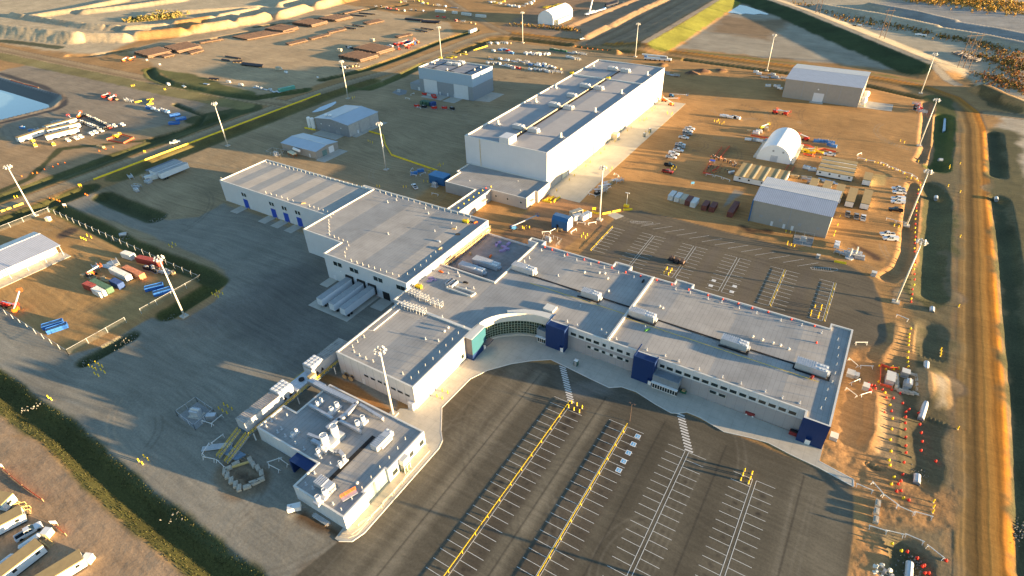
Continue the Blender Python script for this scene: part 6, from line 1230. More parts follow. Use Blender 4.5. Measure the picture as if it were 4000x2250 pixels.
# fan deck and pipe racks near the junction
for c, r, x, y, l_ in ((1, 1, 1950, 1410, 'left'), (1, 1, 1990, 1425, 'right')):
    p = at(c, r, x, y, 8.75); t = thing('condenser', f'grey condenser with four round fans on the office roof, {l_} of two', 'condenser', (*p, 8.75)); b = MB(); b.box(-.7, .7, -1.9, 1.9, .2, 1.3); b.build('casing', M_GALV, t)
    for k in range(4): b = MB(); b.cyl((0, -1.4+k*.95, 1.3), (0, -1.4+k*.95, 1.36), .4, n=12); b.build('fan', M_DARK, t)
for c, r, x, y, l_, n in ((1, 2, 1530, 210, 'left of the roof junction', 3), (1, 2, 1650, 250, 'in front of the roof junction', 3), (1, 2, 1600, 80, 'behind the roof junction', 3), (1, 2, 1680, 120, 'farthest at the roof junction', 3), (1, 2, 1820, 180, 'right of the roof junction', 2)):
    p = at(c, r, x, y, 8.75); t = thing('pipe_rack', f'open steel pipe rack {l_}', 'pipe rack', (*p, 8.7))
    b = MB(); [b.bar((-2+k*4/n, s, 0), (-2+k*4/n, s, 2.3), .12) for k in range(n+1) for s in (-1, 1)]; b.build('posts', M_GALV, t); b = MB(); [b.bar((-2.2, s, z), (2.2, s, z), .12) for s in (-1, 0, 1) for z in (1.2, 2.2)]; [b.bar((-2+k*4/n, -1, z), (-2+k*4/n, 1, z), .1) for k in range(n+1) for z in (1.2, 2.2)]; b.build('rails', M_GALV, t)
    b = MB(); b.box(-2.2, 2.2, -.3, .3, .3, .7); b.build('duct', M_CAP, t)
# insulation bundles on the sunken roof and pink board packs
for q, l_ in (("1 1 2480 1040, 8", 'purple insulation bundle, back one on the sunken roof'),):
    for k, (x, y) in enumerate(((2495, 1040), (2520, 1062), (2480, 1080), (2440, 1000), (2540, 1010), (2420, 1018))): p = at(1, 1, x, y, 6.3); o = MB(); o.box(-1.2, 1.2, -.5, .5, 0, .7); o = o.build('insulation_bundle', M_PURP, loc=(*p, 6.2), rz=.4*k); tag(o, 'purple insulation bundle on the sunken dark roof section', 'bundle', 'purple insulation bundles')
for x, y in ((1760, 1350), (1790, 1370), (1745, 1385)): p = at(1, 1, x, y, 8.8); o = MB(); o.box(-1, 1, -.4, .4, 0, .4); o = o.build('insulation_bundle', M_PURP, loc=(*p, 8.72), rz=rnd.random()); tag(o, 'purple insulation bundle by the pink wall on the office roof', 'bundle', 'purple insulation bundles')
for k, (c, r, x, y, z, l_, col) in enumerate(((1, 1, 1835, 985, 10.75, 'pale sheet stack on the big block roof near its right edge', M_GALV), (1, 1, 1990, 860, 10.75, 'timber and bags on the big block roof', M_WOOD), (1, 1, 2030, 915, 10.75, 'dark canisters on the big block roof', M_DARK), (1, 1, 2160, 795, 10.75, 'dark roofing rolls at the east corner of the big block', M_DARK), (1, 1, 2210, 795, 10.75, 'orange tool chest at the east corner of the big block', M_ORG), (1, 1, 1850, 1060, 10.75, 'small tan tool stack near the right edge of the big block', M_WOOD), (1, 1, 2360, 1135, 6.3, 'orange ladder lying on the sunken roof', M_ORG), (1, 1, 2235, 1210, 6.3, 'purple pack in front of the sunken roof air unit', M_PURP), (1, 1, 2160, 1110, 6.3, 'plywood sheets on the sunken roof', M_WOOD), (1, 1, 2110, 1210, 6.3, 'second plywood stack on the sunken roof', M_WOOD), (1, 1, 1860, 1290, 8.8, 'orange bag beside the scaffold end', M_ORG), (1, 1, 2110, 1400, 8.8, 'black and white roofing cart near the sunken section', M_DARK), (1, 1, 1280, 600, 10.75, 'nothing', None), (1, 1, 478, 602, 10.5, 'wooden crate on the near edge of the workshop roof', M_WOOD), (2, 2, 1360, 430, 8.75, 'green pallet beside the office roof air unit', mat('green_pallet', (.10, .28, .08), .6)), (3, 2, 440, 905, 8.75, 'red pallet in front of the last office air unit', mat('dull_red', (.22, .03, .03), .6)), (2, 1, 1320, 1385, 8.75, 'dark cart on the rear edge of the office roof', M_DARK))):
    if col is None: continue
    p = at(c, r, x, y, z); t = thing('roof_material', l_, 'materials', (*p, z), .3*k); b = MB(); b.box(-1.5, 1.5, -.5, .5, .12, .45); b.box(-.9, 1.1, -.4, .45, .45, .75); b.build('load', col, t); b = MB(); b.box(-1.3, -1.1, -.5, .5, 0, .12); b.box(1.1, 1.3, -.5, .5, 0, .12); b.build('bearers', M_WOOD, t); t.scale = (.65, .65, .8)
# long curb frame on the roof
p0, p1, p2, p3_ = pts("1 2 1915 5, 2165 92, 2210 60, 1960 -25", 8.8); t = thing('roof_curb_frame', 'long open white curb frame on the office roof near the junction', 'curb', (*p0, 8.75)); b = MB()
for a, c in ((p0, p1), (p1, p2), (p2, p3_), (p3_, p0)): b.bar((a[0]-p0[0], a[1]-p0[1], .3), (c[0]-p0[0], c[1]-p0[1], .3), .4, .6)
b.build('frame', M_CAP, t)
# corner building stacks and ducts
def twin(c, r, x, y, rad, h, label):
    p = at(c, r, x, y, 5.4); t = thing('exhaust_stack_pair', label, 'exhaust stack', (*p, 5.02)); w_ = rad*1.5
    b = MB(); b.box(-w_, w_, -w_*2.3, w_*2.3, 0, rad*1.4); b.build('plinth', M_GALV, t)
    for s in (-1, 1):
        b = MB(); b.lathe([(rad*.75, rad*1.4), (rad*.8, h*.45), (rad, h*.5), (rad, h), (rad*.86, h), (rad*.84, h-.5), (0, h-.6)], 14, (0, s*w_*1.15, 0)); b.build('stack', M_WHT, t, smooth=False)
        b = MB(); b.box(-w_*.5, w_*.5, s*w_*1.15-rad*.5, s*w_*1.15+rad*.5, rad*1.4, rad*2.0); b.build('fan_housing', M_GALV, t)
twin(1, 2, 640, 1165, .42, 1.9, 'small twin exhaust stack farthest on the corner building roof'); twin(1, 2, 795, 1235, .6, 2.6, 'twin exhaust stack between the two long ducts'); twin(1, 2, 1055, 1375, .62, 2.8, 'twin exhaust stack right of the cross duct'); twin(1, 3, 760, 110, 1.05, 5.2, 'largest tall twin exhaust stack in the middle of the roof')
twin(1, 3, 655, 200, .5, 2.2, 'twin exhaust stack just in front of the largest one'); twin(1, 3, 868, 315, .45, 1.8, 'twin exhaust stack beside the duct elbow'); twin(1, 3, 665, 670, .62, 2.6, 'twin exhaust stack at the near left corner of the roof'); twin(1, 3, 390, 25, .4, 1.7, 'small twin exhaust stack on the left of the roof')
M_DUCT = mat('duct_metal', (.52, .53, .56), .35, .5, var=.12, seam=(.9, .9, .07, .75))
for q, w_, l_ in (("1 2 590 950, 700 1010, 1010 1155", 1.5, 'wide ribbed duct along the far roof edge'), ("1 2 1010 1160, 900 1270, 710 1410", 1.2, 'ribbed cross duct over the roof middle'), ("1 2 535 1170, 770 1310", .8, 'thin duct left of the cross duct'), ("1 2 1045 1170, 1275 1310", .8, 'thin duct right of the cross duct end'), ("1 2 825 1320, 1055 1445", .8, 'thin duct in front of the cross duct'), ("1 3 560 80, 700 145, 790 200, 830 185, 880 240", 1.0, 'bent duct in front of the tall stacks'), ("1 3 520 20, 640 65", .8, 'short duct left of the tall stacks')):
    P_ = pts(q, 6.3); t = thing('roof_duct', l_, 'duct', (*P_[0], 5.05)); b = MB()
    for a, c in zip(P_, P_[1:]): b.bar((a[0]-P_[0][0], a[1]-P_[0][1], .9), (c[0]-P_[0][0], c[1]-P_[0][1], .9), w_, .9)
    b.build('duct', M_DUCT, t); b = MB()
    for p in P_: b.box(p[0]-P_[0][0]-.15, p[0]-P_[0][0]+.15, p[1]-P_[0][1]-.15, p[1]-P_[0][1]+.15, 0, .5)
    b.build('supports', M_GREYM, t)
rtu(-88.8, -86.6, 66.5, 73.2, 5.05, 'long narrow air unit with roof hood on the corner building', h=2.0, fans=1, along='y', group=None); rtu(-93.2, -88.3, 50.6, 53.1, 5.05, 'ribbed air unit near the front end of the corner building', h=1.9, fans=0, group=None)
p = at(1, 3, 940, 650, 5.1); t = thing('access_ramp', 'orange-sided access platform beside the ribbed air unit', 'platform', (*p, 5.05), 1.2); b = MB(); b.box(-2, 2, -.7, .7, .4, .5); b.build('deck', M_GALV, t); b = MB(); [b.bar((-2, .7, z), (2, .7, z), .12) for z in (.6, 1.0, 1.5)]; [b.bar((x, .7, .4), (x, .7, 1.5), .12) for x in (-2, -.7, .7, 2)]; b.build('guard_rail', M_ORG, t)
# ---------------------------------------------------------------- air handlers on the raised steelwork
for y0, y1, l_, fr_ in ((78.8, 94.2, 'long raised air handler beside the grey laboratory, far one', 0), (54.2, 71.4, 'long raised air handler above the yellow walkway, near one', 1)):
    t = thing('air_handler', l_, 'air handler', (-126.1, (y0+y1)/2, 0)); hy = (y1-y0)/2; b = MB(); b.box(-1.9, 1.9, -hy, hy, 3.5, 6.9); b.build('casing', mat('ahu_casing', (.50, .53, .58), .4, .3, var=.06, seam=(0, 2.4, .1, .8)), t)
    rib = mat('ahu_roof', (.42, .36, .30), .6, .2, var=.45, scale=.5); b = MB(); y = -hy
    while y < hy-.3: b.box(-2, 2, y, y+.35, 6.9, 7.05); y += .6
    b.build('ribbed_roof', rib, t); fy = (-hy+2.6) if not fr_ else (hy-2.6); b = MB(); b.box(-2.1, 2.1, fy-2.4, fy+2.4, 7.05, 7.7); b.build('fan_section', M_GALV, t)
    for i in range(3):
        for j in range(4): b = MB(); b.cyl((-1.35+1.35*i, fy-1.8+1.2*j, 7.7), (-1.35+1.35*i, fy-1.8+1.2*j, 7.95), .5, n=10); b.build('fan', M_WHT, t)
    for k in range(2): b = MB(); b.add([(1.95, fy-1.6+k*2, 3.9), (1.95, fy-.2+k*2, 3.9), (1.95, fy-.9+k*2, 5.4)], [(0, 1, 2)]); b.build('louvre', M_DARK, t)
t = thing('steel_walkway', 'raised yellow-railed steel walkway carrying the two air handlers', 'walkway', (-124, 72)); b = MB(); b.box(-4.4, 1.2, -18.5, 22, 3.1, 3.45); b.build('deck', mat('deck_dark', (.10, .14, .16), .6), t)
for y in (-17, -9, -1, 7, 14, 21):
    for x in (-4, .9): b = MB(); b.bar((x, y, 0), (x, y, 3.1), .25); b.build('column', M_WHT, t)
for x, ya, yb in ((1.15, -18.5, 22), (-4.4, -2, 7)):
    b = MB(); [b.bar((x, ya, z), (x, yb, z), .09) for z in (4.0, 4.55)]; k = ya
    while k <= yb: b.bar((x, k, 3.4), (x, k, 4.6), .09); k += 1.5
    b.build('railing', M_YEL, t)
for x, y in ((-2.9, -26.5), (0.6, -26.5)):
    b = MB(); [b.bar((x-.6+s*1.2, y, .1), (x-.6+s*1.2, -18.5, 3.3), .12, .3) for s in (0, 1)]; [b.box(x-.6, x+.6, y+k*.5, y+k*.5+.32, .2+k*.2-.03, .2+k*.2) for k in range(16)]; b.build('stair', M_GREYM, t)
    b = MB(); [b.bar((x-.6+s*1.2, y, .1+z), (x-.6+s*1.2, -18.5, 3.3+z), .08) for s in (0, 1) for z in (.5, 1.0)]; [b.bar((x-.6+s*1.2, y+k*1.0, .1+k*.4), (x-.6+s*1.2, y+k*1.0, 1.2+k*.4), .08) for s in (0, 1) for k in range(9)]; b.build('stair_railing', M_YEL, t)
t = thing('duct_bridge', 'pale duct junction bridging walkway and corner building roof', 'duct', (-122, 76.5)); b = MB(); b.box(-5.5, -1, -5, 2.5, 3.5, 5.2); b.box(-1, 5.2, -.9, .9, 4.4, 5.9); b.build('duct', M_DUCT, t); b = MB(); b.box(-2.2, -.9, .2, 2.6, 3.5, 6.1); b.build('tan_panel', mat('tan_panel', (.50, .36, .16), .6), t); b = MB(); b.cyl((-3.5, -1, 5.2), (-3.5, -1, 5.5), .9, n=12); b.build('fan', M_DARK, t)
# scaffold on the pink wall
t = thing('scaffold', 'long tube scaffold with yellow rails along the pink insulated wall', 'scaffold', (-124, 143)); b = MB(); b.box(.3, 1.3, 0, 33, 7.0, 7.1); b.box(.3, 1.3, 0, 33, 8.6, 8.7); b.build('planks', M_WOOD, t); b = MB(); [b.bar((1.4, 0, z), (1.4, 33, z), .1) for z in (7.5, 8.0, 9.1, 9.6)]; b.build('guard_rails', mat('warm_yellow', (.75, .62, .28), .6), t); b = MB(); [b.bar((x, 1+k*2.6, 6.2), (x, 1+k*2.6, 9.8), .08) for k in range(13) for x in (.3, 1.4)]; b.build('standards', M_GALV, t)
# ---------------------------------------------------------------- car park rails
def railrow(x, y0, y1, label, m=M_YEL):
    t = thing('cable_rail', label, 'rail', (x, (y0+y1)/2)); h = (y1-y0)/2; b = MB(); b.bar((0, -h, .42), (0, h, .42), .17, .07); b.build('rail', m, t); n = int((y1-y0)/5.4)
    for k in range(n+1): b = MB(); y = -h+k*5.4; b.bar((0, y, 0), (0, y, .5), .12); b.bar((0, y, .5), (.45, y-.3, .05), .12); b.build('post', m, t)
railrow(-53.25, 36, 113, 'long yellow power rail in the leftmost front car park row'); railrow(-35.1, 40, 113.3, 'long yellow power rail in the second front car park row'); railrow(-84.6, 193, 215.4, 'yellow power rail at the left end of the rear car park')
railrow(-12.75, 190.4, 216.4, 'thin yellow rail in the fifth rear car park row', mat('thin_yellow', (.55, .42, .05), .6)); railrow(5.05, 190.6, 216.2, 'thin yellow rail in the last rear car park row', MATS['thin_yellow'])
for x, y, l_ in ((-34.9, 114.6, 'slim dark lamp post at the head of the second yellow rail'),):
    t = thing('lamp_post', l_, 'lamp post', (x, y)); b = MB(); b.cyl((0, 0, 0), (0, 0, 7.4), .1, .06, 8); b.build('post', M_BRICK, t); b = MB(); [b.box(-.9+s*1.3, -.4+s*1.3, -.2, .2, 7.3, 7.45) for s in (0, 1)]; b.bar((-.7, 0, 7.35), (.7, 0, 7.35), .08); b.build('lamp', M_BRICK, t)
# front railing and wall kit
q = pts("1 3 1035 960, 1150 885, 1165 870, 1265 775, 1280 740, 1370 650, 1390 625, 1470 530, 1485 510, 1550 420")
for k in range(0, len(q), 2):
    a, c = q[k], q[k+1]; L_ = math.hypot(c[0]-a[0], c[1]-a[1]); t = thing('hand_rail', 'cream handrail section on the raised sunlit walk', 'handrail', (*a, .42), math.atan2(c[1]-a[1], c[0]-a[0]), group='handrails along the raised walk'); b = MB(); b.bar((0, 0, 1), (L_, 0, 1), .1); b.bar((0, 0, .5), (L_, 0, .5), .06); b.build('rail', mat('cream_steel', (.66, .58, .38), .5), t)
    for x in (0, L_): b = MB(); b.bar((x, 0, -.2), (x, 0, 1), .1); b.build('post', MATS['cream_steel'], t)
for (x, y), l_, m_ in (((-58.7, 127.9), 'green and white portable toilet on the front sidewalk', mat('toilet_green', (.03, .10, .08), .5)), (at(2, 0, 1328, 1375), 'dark green portable toilet on the warehouse apron, left', MATS['green_pallet']), (at(2, 0, 1385, 1330), 'dark green portable toilet on the warehouse apron, right', MATS['green_pallet'])):
    t = thing('portable_toilet', l_, 'toilet', (x, y, .1)); b = MB(); b.box(-.6, .6, -.6, .6, 0, 2.1); b.build('cabin', mat('toilet_dark', (.03, .09, .07), .5), t); b = MB(); b.add([(-.65, -.65, 2.1), (.65, -.65, 2.1), (.65, .65, 2.1), (-.65, .65, 2.1), (0, 0, 2.45)], [(0, 1, 4), (1, 2, 4), (2, 3, 4), (3, 0, 4)]); b.build('roof', M_WHT, t); b = MB(); b.box(-.4, .4, -.64, -.6, .1, 1.95); b.build('door', M_GREYM, t)
x, y = at(2, 2, 2390, 1285); t = thing('dust_bin_cart', 'dark red wheeled cart under the right office windows', 'cart', (x, y, .15)); b = MB(); b.box(-1.3, 1.3, -.5, .6, .3, 1.3); b.build('body', mat('dull_red', (.22, .03, .03), .6), t); b = MB(); [b.cyl((x_, -.55, .3), (x_, .65, .3), .28, n=8) for x_ in (-.9, .9)]; b.build('wheels', M_WHT, t)
x, y = at(2, 2, 1720, 1060); t = thing('planter_cart', 'small dark green cart beside the right lobby', 'cart', (x, y, .15)); b = MB(); b.box(-.9, .9, -.5, .5, .2, .8); b.build('tub', mat('deep_green', (.02, .12, .07), .5), t); b = MB(); b.box(-.4, .5, -.4, .4, .8, 1.3); b.build('load', M_WOOD, t)
x, y = at(3, 3, 250, 30); t = thing('scrap_bin', 'dark red bin left of the right navy tower', 'bin', (x, y, .15)); b = MB(); b.box(-1.1, 1.1, -.6, .6, 0, 1.2); b.build('tub', MATS['dull_red'], t); b = MB(); b.box(-.9, .9, -.4, .4, 1.2, 1.5); b.build('load', M_DARK, t)
x, y = at(1, 3, 395, 790); t = thing('generator_trailer', 'white towed generator beside the corner building', 'generator', (x, y), .8); b = MB(); b.box(-1.6, 1.6, -.8, .8, .5, 1.9); b.build('casing', M_WHT, t); b = MB(); b.cyl((0, -.95, .35), (0, -.75, .35), .35, n=10); b.cyl((0, .75, .35), (0, .95, .35), .35, n=10); b.build('wheels', M_DARK, t); b = MB(); b.bar((1.6, 0, .5), (2.6, 0, .4), .1); b.cyl((-.6, 0, 1.9), (-.6, 0, 2.1), .15); b.build('tow_bar', M_GREYM, t)
q = pts("1 3 570 830, 740 945"); t = thing('pipe_bundle', 'bundle of long silver tubes on the ground beside the corner building', 'pipes', (*q[0], 0), math.atan2(q[1][1]-q[0][1], q[1][0]-q[0][0])); L_ = math.hypot(q[1][0]-q[0][0], q[1][1]-q[0][1]); b = MB(); [b.cyl((rnd.uniform(0, .6), -.5+k*.25, .2), (L_-rnd.uniform(0, .6), -.5+k*.25+.1, .2), .08, n=6) for k in range(5)]; b.build('tubes', M_GALV, t); b = MB(); [b.box(x_, x_+.15, -.7, .8, 0, .12) for x_ in (1, L_-1)]; b.build('bearers', M_WOOD, t)
# ---------------------------------------------------------------- fences
MF = bpy.data.materials.new('chain_link'); MF.use_nodes = True; N = MF.node_tree.nodes; tr = N.new('ShaderNodeBsdfTransparent'); mx = N.new('ShaderNodeMixShader'); mx.inputs[0].default_value = .05; MF.node_tree.links.new(tr.outputs[0], mx.inputs[1]); MF.node_tree.links.new(N['Principled BSDF'].outputs[0], mx.inputs[2]); MF.node_tree.links.new(mx.outputs[0], N['Material Output'].inputs[0]); N['Principled BSDF'].inputs['Base Color'].default_value = (.5, .5, .48, 1)
def fence(P_, label, h=2.3, step=5.5, out=0):
    t = thing('chain_link_fence', label, 'fence', P_[0]); ox_, oy_ = P_[0]
    for a, c in zip(P_, P_[1:]):
        L_ = math.hypot(c[0]-a[0], c[1]-a[1]); ax, ay, cx_, cy_ = a[0]-ox_, a[1]-oy_, c[0]-ox_, c[1]-oy_
        b = MB(); b.add([(ax, ay, .05), (cx_, cy_, .05), (cx_, cy_, h), (ax, ay, h)], [(0, 1, 2, 3)]); b.build('mesh_panel', MF, t)
        b = MB(); b.bar((ax, ay, h), (cx_, cy_, h), .07); b.build('top_rail', M_GALV, t); n = max(1, int(L_/step)); dx, dy = (cx_-ax)/L_, (cy_-ay)/L_
        for k in range(n+1):
            x, y = ax+dx*L_*k/n, ay+dy*L_*k/n; b = MB(); b.bar((x, y, 0), (x, y, h+.15), .12)
            if out: b.bar((x, y, h), (x-dy*out*.4, y+dx*out*.4, h+.4), .1)
            b.build('post', M_GREYM if out else M_GALV, t)
    return t
fence([(-326.5, 30), (-326.5, 97)], 'chain-link fence on the far left side of the compound'); fence([(-326.5, 97.3), (-208.8, 97.3)], 'long chain-link fence with outrigger posts between compound and drain', out=1); fence([(-208.8, 97.3), (-208.8, 72.8)], 'chain-link fence right of the compound, behind its gate gap'); fence([(-208.8, 67), (-208.8, 46.9)], 'sunlit chain-link fence above the small ditch island'); fence([(-208.8, 46.9), (-330, 46.9)], 'long chain-link fence on the near side of the compound')
q = pts("0 2 1790 1290, 1990 1150, 2165 1270, 1970 1430, 1790 1290"); fence(q, 'square galvanised fence round the transformer pad on the gravel', h=2.2, step=3)
cx_, cy_ = sum(p[0] for p in q[:4])/4, sum(p[1] for p in q[:4])/4; slab('transformer_gravel', q[:4], -.1, .06, mat('crushed_stone', (.24, .24, .24), .9, var=.3, scale=3))
def transformer(x, y, label, s=1, rz=.0, z=0):
    t = thing('transformer', label, 'transformer', (x, y, z), rz); b = MB(); b.box(-1.3*s, 1.3*s, -.8*s, .8*s, .2, 2.0*s); b.build('tank', M_GALV, t)
    for k in range(5): b = MB(); b.box(-1.1*s+k*.45*s, -.95*s+k*.45*s, .8*s, 1.35*s, .4, 1.7*s); b.build('radiator', M_GALV, t)
    b = MB(); [b.cyl((-.7*s+.7*s*k, 0, 2.0*s), (-.7*s+.7*s*k, 0, 2.7*s), .12*s, .07*s, 8) for k in range(3)]; b.cyl((-1.2*s, 0, 2.2*s), (1.2*s, 0, 2.2*s), .22*s, n=8); b.build('bushings', M_CAP, t); b = MB(); b.box(-1.8*s, 1.8*s, -1.3*s, 1.3*s, 0, .2); b.build('plinth', M_CONC2, t)
transformer(cx_, cy_, 'transformer inside the square fence on the gravel yard', 1.1, .3)
p = at(0, 2, 2140, 1320); t = thing('switch_cabinet', 'grey cabinet outside the square transformer fence', 'cabinet', p, .6); b = MB(); b.box(-1.3, 1.3, -.7, .7, 0, 1.8); b.build('casing', M_GREYM, t); b = MB(); b.box(-1.35, 1.35, -.75, .75, 1.8, 1.9); b.build('lid', M_GALV, t)
q = pts("3 1 245 1000, 270 910, 460 940, 435 1040, 245 1000"); fence(q, 'small fenced gas skid beside the near grey shed', h=1.8, step=3); cx_, cy_ = sum(p[0] for p in q[:4])/4, sum(p[1] for p in q[:4])/4; slab('skid_gravel', q[:4], -.1, .05, MATS['crushed_stone']); transformer(cx_, cy_, 'gas regulating skid inside the small fence by the near grey shed', .8)
q = pts("1 0 1370 930, 1430 895, 1520 910, 1510 945, 1440 960, 1370 930"); transformer(*at(1, 0, 1440, 925), 'small skid on grey gravel left of the process building', .8); slab('skid_gravel', q[:5], -.1, .05, MATS['crushed_stone'])
transformer(*at(1, 1, 205, 115), 'regulating skid in front of the small silver shed', 1.0); q = pts("1 1 105 100, 170 65, 300 90, 240 140, 105 100"); fence(q, 'fenced skid enclosure in front of the small silver shed', h=1.7, step=3)
transformer(*at(1, 1, 1800, 430), 'pipework skid below the blue box hut', 1.0); transformer(*at(2, 1, 360, 975), 'green utility skid behind the office building', .9); q = pts("2 1 300 1000, 330 925, 500 985, 440 1045"); fence(q, 'galvanised stair fence behind the office building', h=1.5, step=2)
# tanks by the shed
for k, (x, y) in enumerate(((548, 1285), (585, 1295))): p = at(1, 0, x, y); t = thing('storage_tank', f'tall white upright tank at the silver-roofed shed, {("left","right")[k]} one', 'tank', p); b = MB(); b.cyl((0, 0, .4), (0, 0, 6.4), 1.25, n=14); b.build('shell', M_WHT, t); b = MB(); b.lathe([(1.25, 6.4), (.8, 6.9), (0, 7.1)], 14); b.build('dome', M_WHT, t); b = MB(); b.cyl((0, 0, 0), (0, 0, .4), 1.4, n=14); b.build('base', M_CONC2, t)
p = at(1, 1, 370, 120); t = thing('dust_filter', 'yellow-framed white duct unit beside the small silver shed', 'machine', p, -.2); b = MB(); b.box(-3, 3, -1.2, 1.2, 1.6, 2.2); b.build('hood', mat('cream_leanto', (.66, .62, .45), .6), t); b = MB(); [b.bar((x_, y_, 0), (x_, y_, 1.7), .15) for x_ in (-2.8, 0, 2.8) for y_ in (-1, 1)]; b.build('legs', M_ORG, t); b = MB(); b.cyl((-1, 2, 3.4), (4.5, 2.4, 3.4), .8, n=10); b.build('pipe', M_WHT, t)
# ---------------------------------------------------------------- machines and loose goods
def boom_lift(c, r, x, y, rz, label, m=M_ORG, up=.15, L_=9):
    p = at(c, r, x, y); t = thing('boom_lift', label, 'boom lift', p, rz); b = MB(); b.box(-1.4, 1.4, -.9, .9, .5, 1.0); b.build('chassis', m, t); b = MB(); b.box(-1.6, .6, -.8, .8, 1.05, 2.0); b.build('turret', m, t)
    for x_ in (-1.2, 1.2):
        for y_ in (-1, 1): b = MB(); b.cyl((x_, y_-.18, .5), (x_, y_+.18, .5), .5, n=10); b.build('wheel', M_DARK, t)
    e = (L_*math.cos(up), 0, 1.9+L_*math.sin(up)); b = MB(); b.bar((-1.2, 0, 1.9), e, .35, .4); b.build('boom', M_WHT if m is not M_BLUEM else M_GALV, t); b = MB(); [b.bar((e[0]+dx, s, e[2]-.4), (e[0]+dx, s, e[2]+.7), .08) for dx in (0, 1) for s in (-.8, .8)]; [b.bar((e[0]+dx, -.8, e[2]+z), (e[0]+dx, .8, e[2]+z), .08) for dx in (0, 1) for z in (-.4, .7)]; b.box(e[0], e[0]+1, -.8, .8, e[2]-.45, e[2]-.38); b.build('basket', m, t)
boom_lift(0, 2, 175, 235, 2.5, 'orange boom lift in the compound corner, right one'); boom_lift(0, 2, 70, 185, .2, 'red boom lift in the compound corner, left one', M_RED, .05, 6)
boom_lift(2, 0, 1600, 1060, 2.6, 'orange boom lift at the far corner of the warehouse apron, right'); boom_lift(2, 0, 1530, 1020, .1, 'orange boom lift at the far corner of the warehouse apron, left'); boom_lift(2, 0, 1605, 975, 0, 'blue boom lift beyond the far apron corner', M_BLUEM, .1, 10)
boom_lift(2, 1, 20, 860, 1.1, 'white and blue boom lift in the muddy corner behind the office', M_BLUEM, .12, 12); boom_lift(3, 0, 70, 1140, 0, 'red boom lift in the middle of the east yard, left', M_RED, .08, 8); boom_lift(3, 0, 170, 1155, 2.9, 'red boom lift in the middle of the east yard, right', M_RED, .1, 5)
for k, (x, y) in enumerate(((1400, 455), (1440, 450), (1475, 445), (1510, 470), (1545, 465), (1580, 455), (1440, 500), (1630, 435), (1525, 488))): boom_lift(1, 0, x, y, .4*k, ('first', 'second', 'third', 'fourth', 'fifth', 'sixth', 'lowest left', 'rightmost', 'lowest right')[k]+' machine from the left in the red cluster in the pipe yard', (M_RED, M_ORG)[k % 2], .1+.1*(k % 3), 5)
for c, r, x, y, l_, m_ in ((0, 0, 1055, 985, 'red machine in the left works yard clutter, left', M_RED), (0, 0, 1120, 1010, 'red machine in the left works yard clutter, right', M_RED), (0, 0, 805, 1185, 'round orange machine behind the long car row', M_ORG), (0, 0, 725, 1215, 'red machine left of the long car row', M_RED), (0, 0, 1250, 620, 'orange machines on the pad left of the pipe yard, left', M_ORG), (0, 0, 1320, 610, 'orange machine on the pad left of the pipe yard, right', M_ORG), (0, 0, 1170, 1385, 'yellow machine inside the orange fence', M_YEL), (0, 1, 930, 1320, 'small orange machine in the compound clutter', M_ORG), (2, 0, 2520, 1300, 'dark excavator left of the arched tent', M_YEL), (3, 1, 390, 85, 'yellow machine right of the arched tent', M_YEL), (3, 0, 1510, 1120, 'red machine at the east yard edge', M_RED), (3, 0, 375, 1410, 'red machine behind the arched tent', M_RED)): boom_lift(c, r, x, y, rnd.uniform(0, 3), l_, m_, .25, 3.5)
def crane(c, r, xa, ya, xb, yb, label, up=.03, L_=None):
    a, d = at(c, r, xa, ya), at(c, r, xb, yb); L0 = math.hypot(d[0]-a[0], d[1]-a[1]); t = thing('mobile_crane', label, 'crane', a, math.atan2(d[1]-a[1], d[0]-a[0])); L_ = L_ or L0*.9
    b = MB(); b.box(0, L0, -1.4, 1.4, .9, 2.2); b.build('carrier', M_WHT, t); b = MB(); b.box(0, 2.2, -1.3, 1.3, 2.2, 3.3); b.build('cab', mat('crane_blue', (.12, .25, .5), .5), t)
    for k in range(6):
        for s in (-1.3, 1.3): b = MB(); b.cyl((1.2+k*(L0-2.4)/5, s-.2, .6), (1.2+k*(L0-2.4)/5, s+.2, .6), .6, n=10); b.build('wheel', M_DARK, t)
    b = MB(); b.box(L0*.6, L0*.85, -1.2, 1.2, 2.2, 3.6); b.build('turntable', M_GREYM, t); b = MB(); s_ = -1; b.bar((L0*.8, 0, 3.5), (L0*.8-L_*math.cos(up), 0, 3.5+L_*math.sin(up)), .9, 1.0); b.build('boom', M_WHT, t)
crane(2, 0, 1330, 600, 1600, 620, 'white mobile crane parked behind the far end of the warehouse'); crane(2, 0, 935, 105, 740, 160, 'white mobile crane with raised boom by the fabric building', 1.2, 34)
cont_e('beige', (2, 1, 615, 745, 705, 715), 'white generator cabin behind the blue hut', 6.06); cont_e('white', (2, 1, 725, 780, 788, 745), 'white generator cabin right of the blue hut, nearer', 6.06); cont_e('white', (2, 1, 650, 780, 690, 770), 'small white cube unit beside the blue hut', 4.0)
p = at(2, 1, 1150, 640); t = thing('light_tower', 'towed light tower with raised mast and yellow body beyond the curved barrier', 'light tower', p); b = MB(); b.box(-1.2, 1.2, -.6, .6, .4, 1.5); b.build('body', M_YEL, t); b = MB(); b.bar((0, 0, 1.5), (0, 0, 7.5), .14); b.bar((-.8, 0, 7.5), (.8, 0, 7.5), .1); b.build('mast', M_WHT, t)
for s in (-.8, -.3, .3, .8): b = MB(); b.cyl((s, 0, 7.5), (s, -.2, 7.4), .22, .28, 8); b.build('lamp', M_WHT, t)
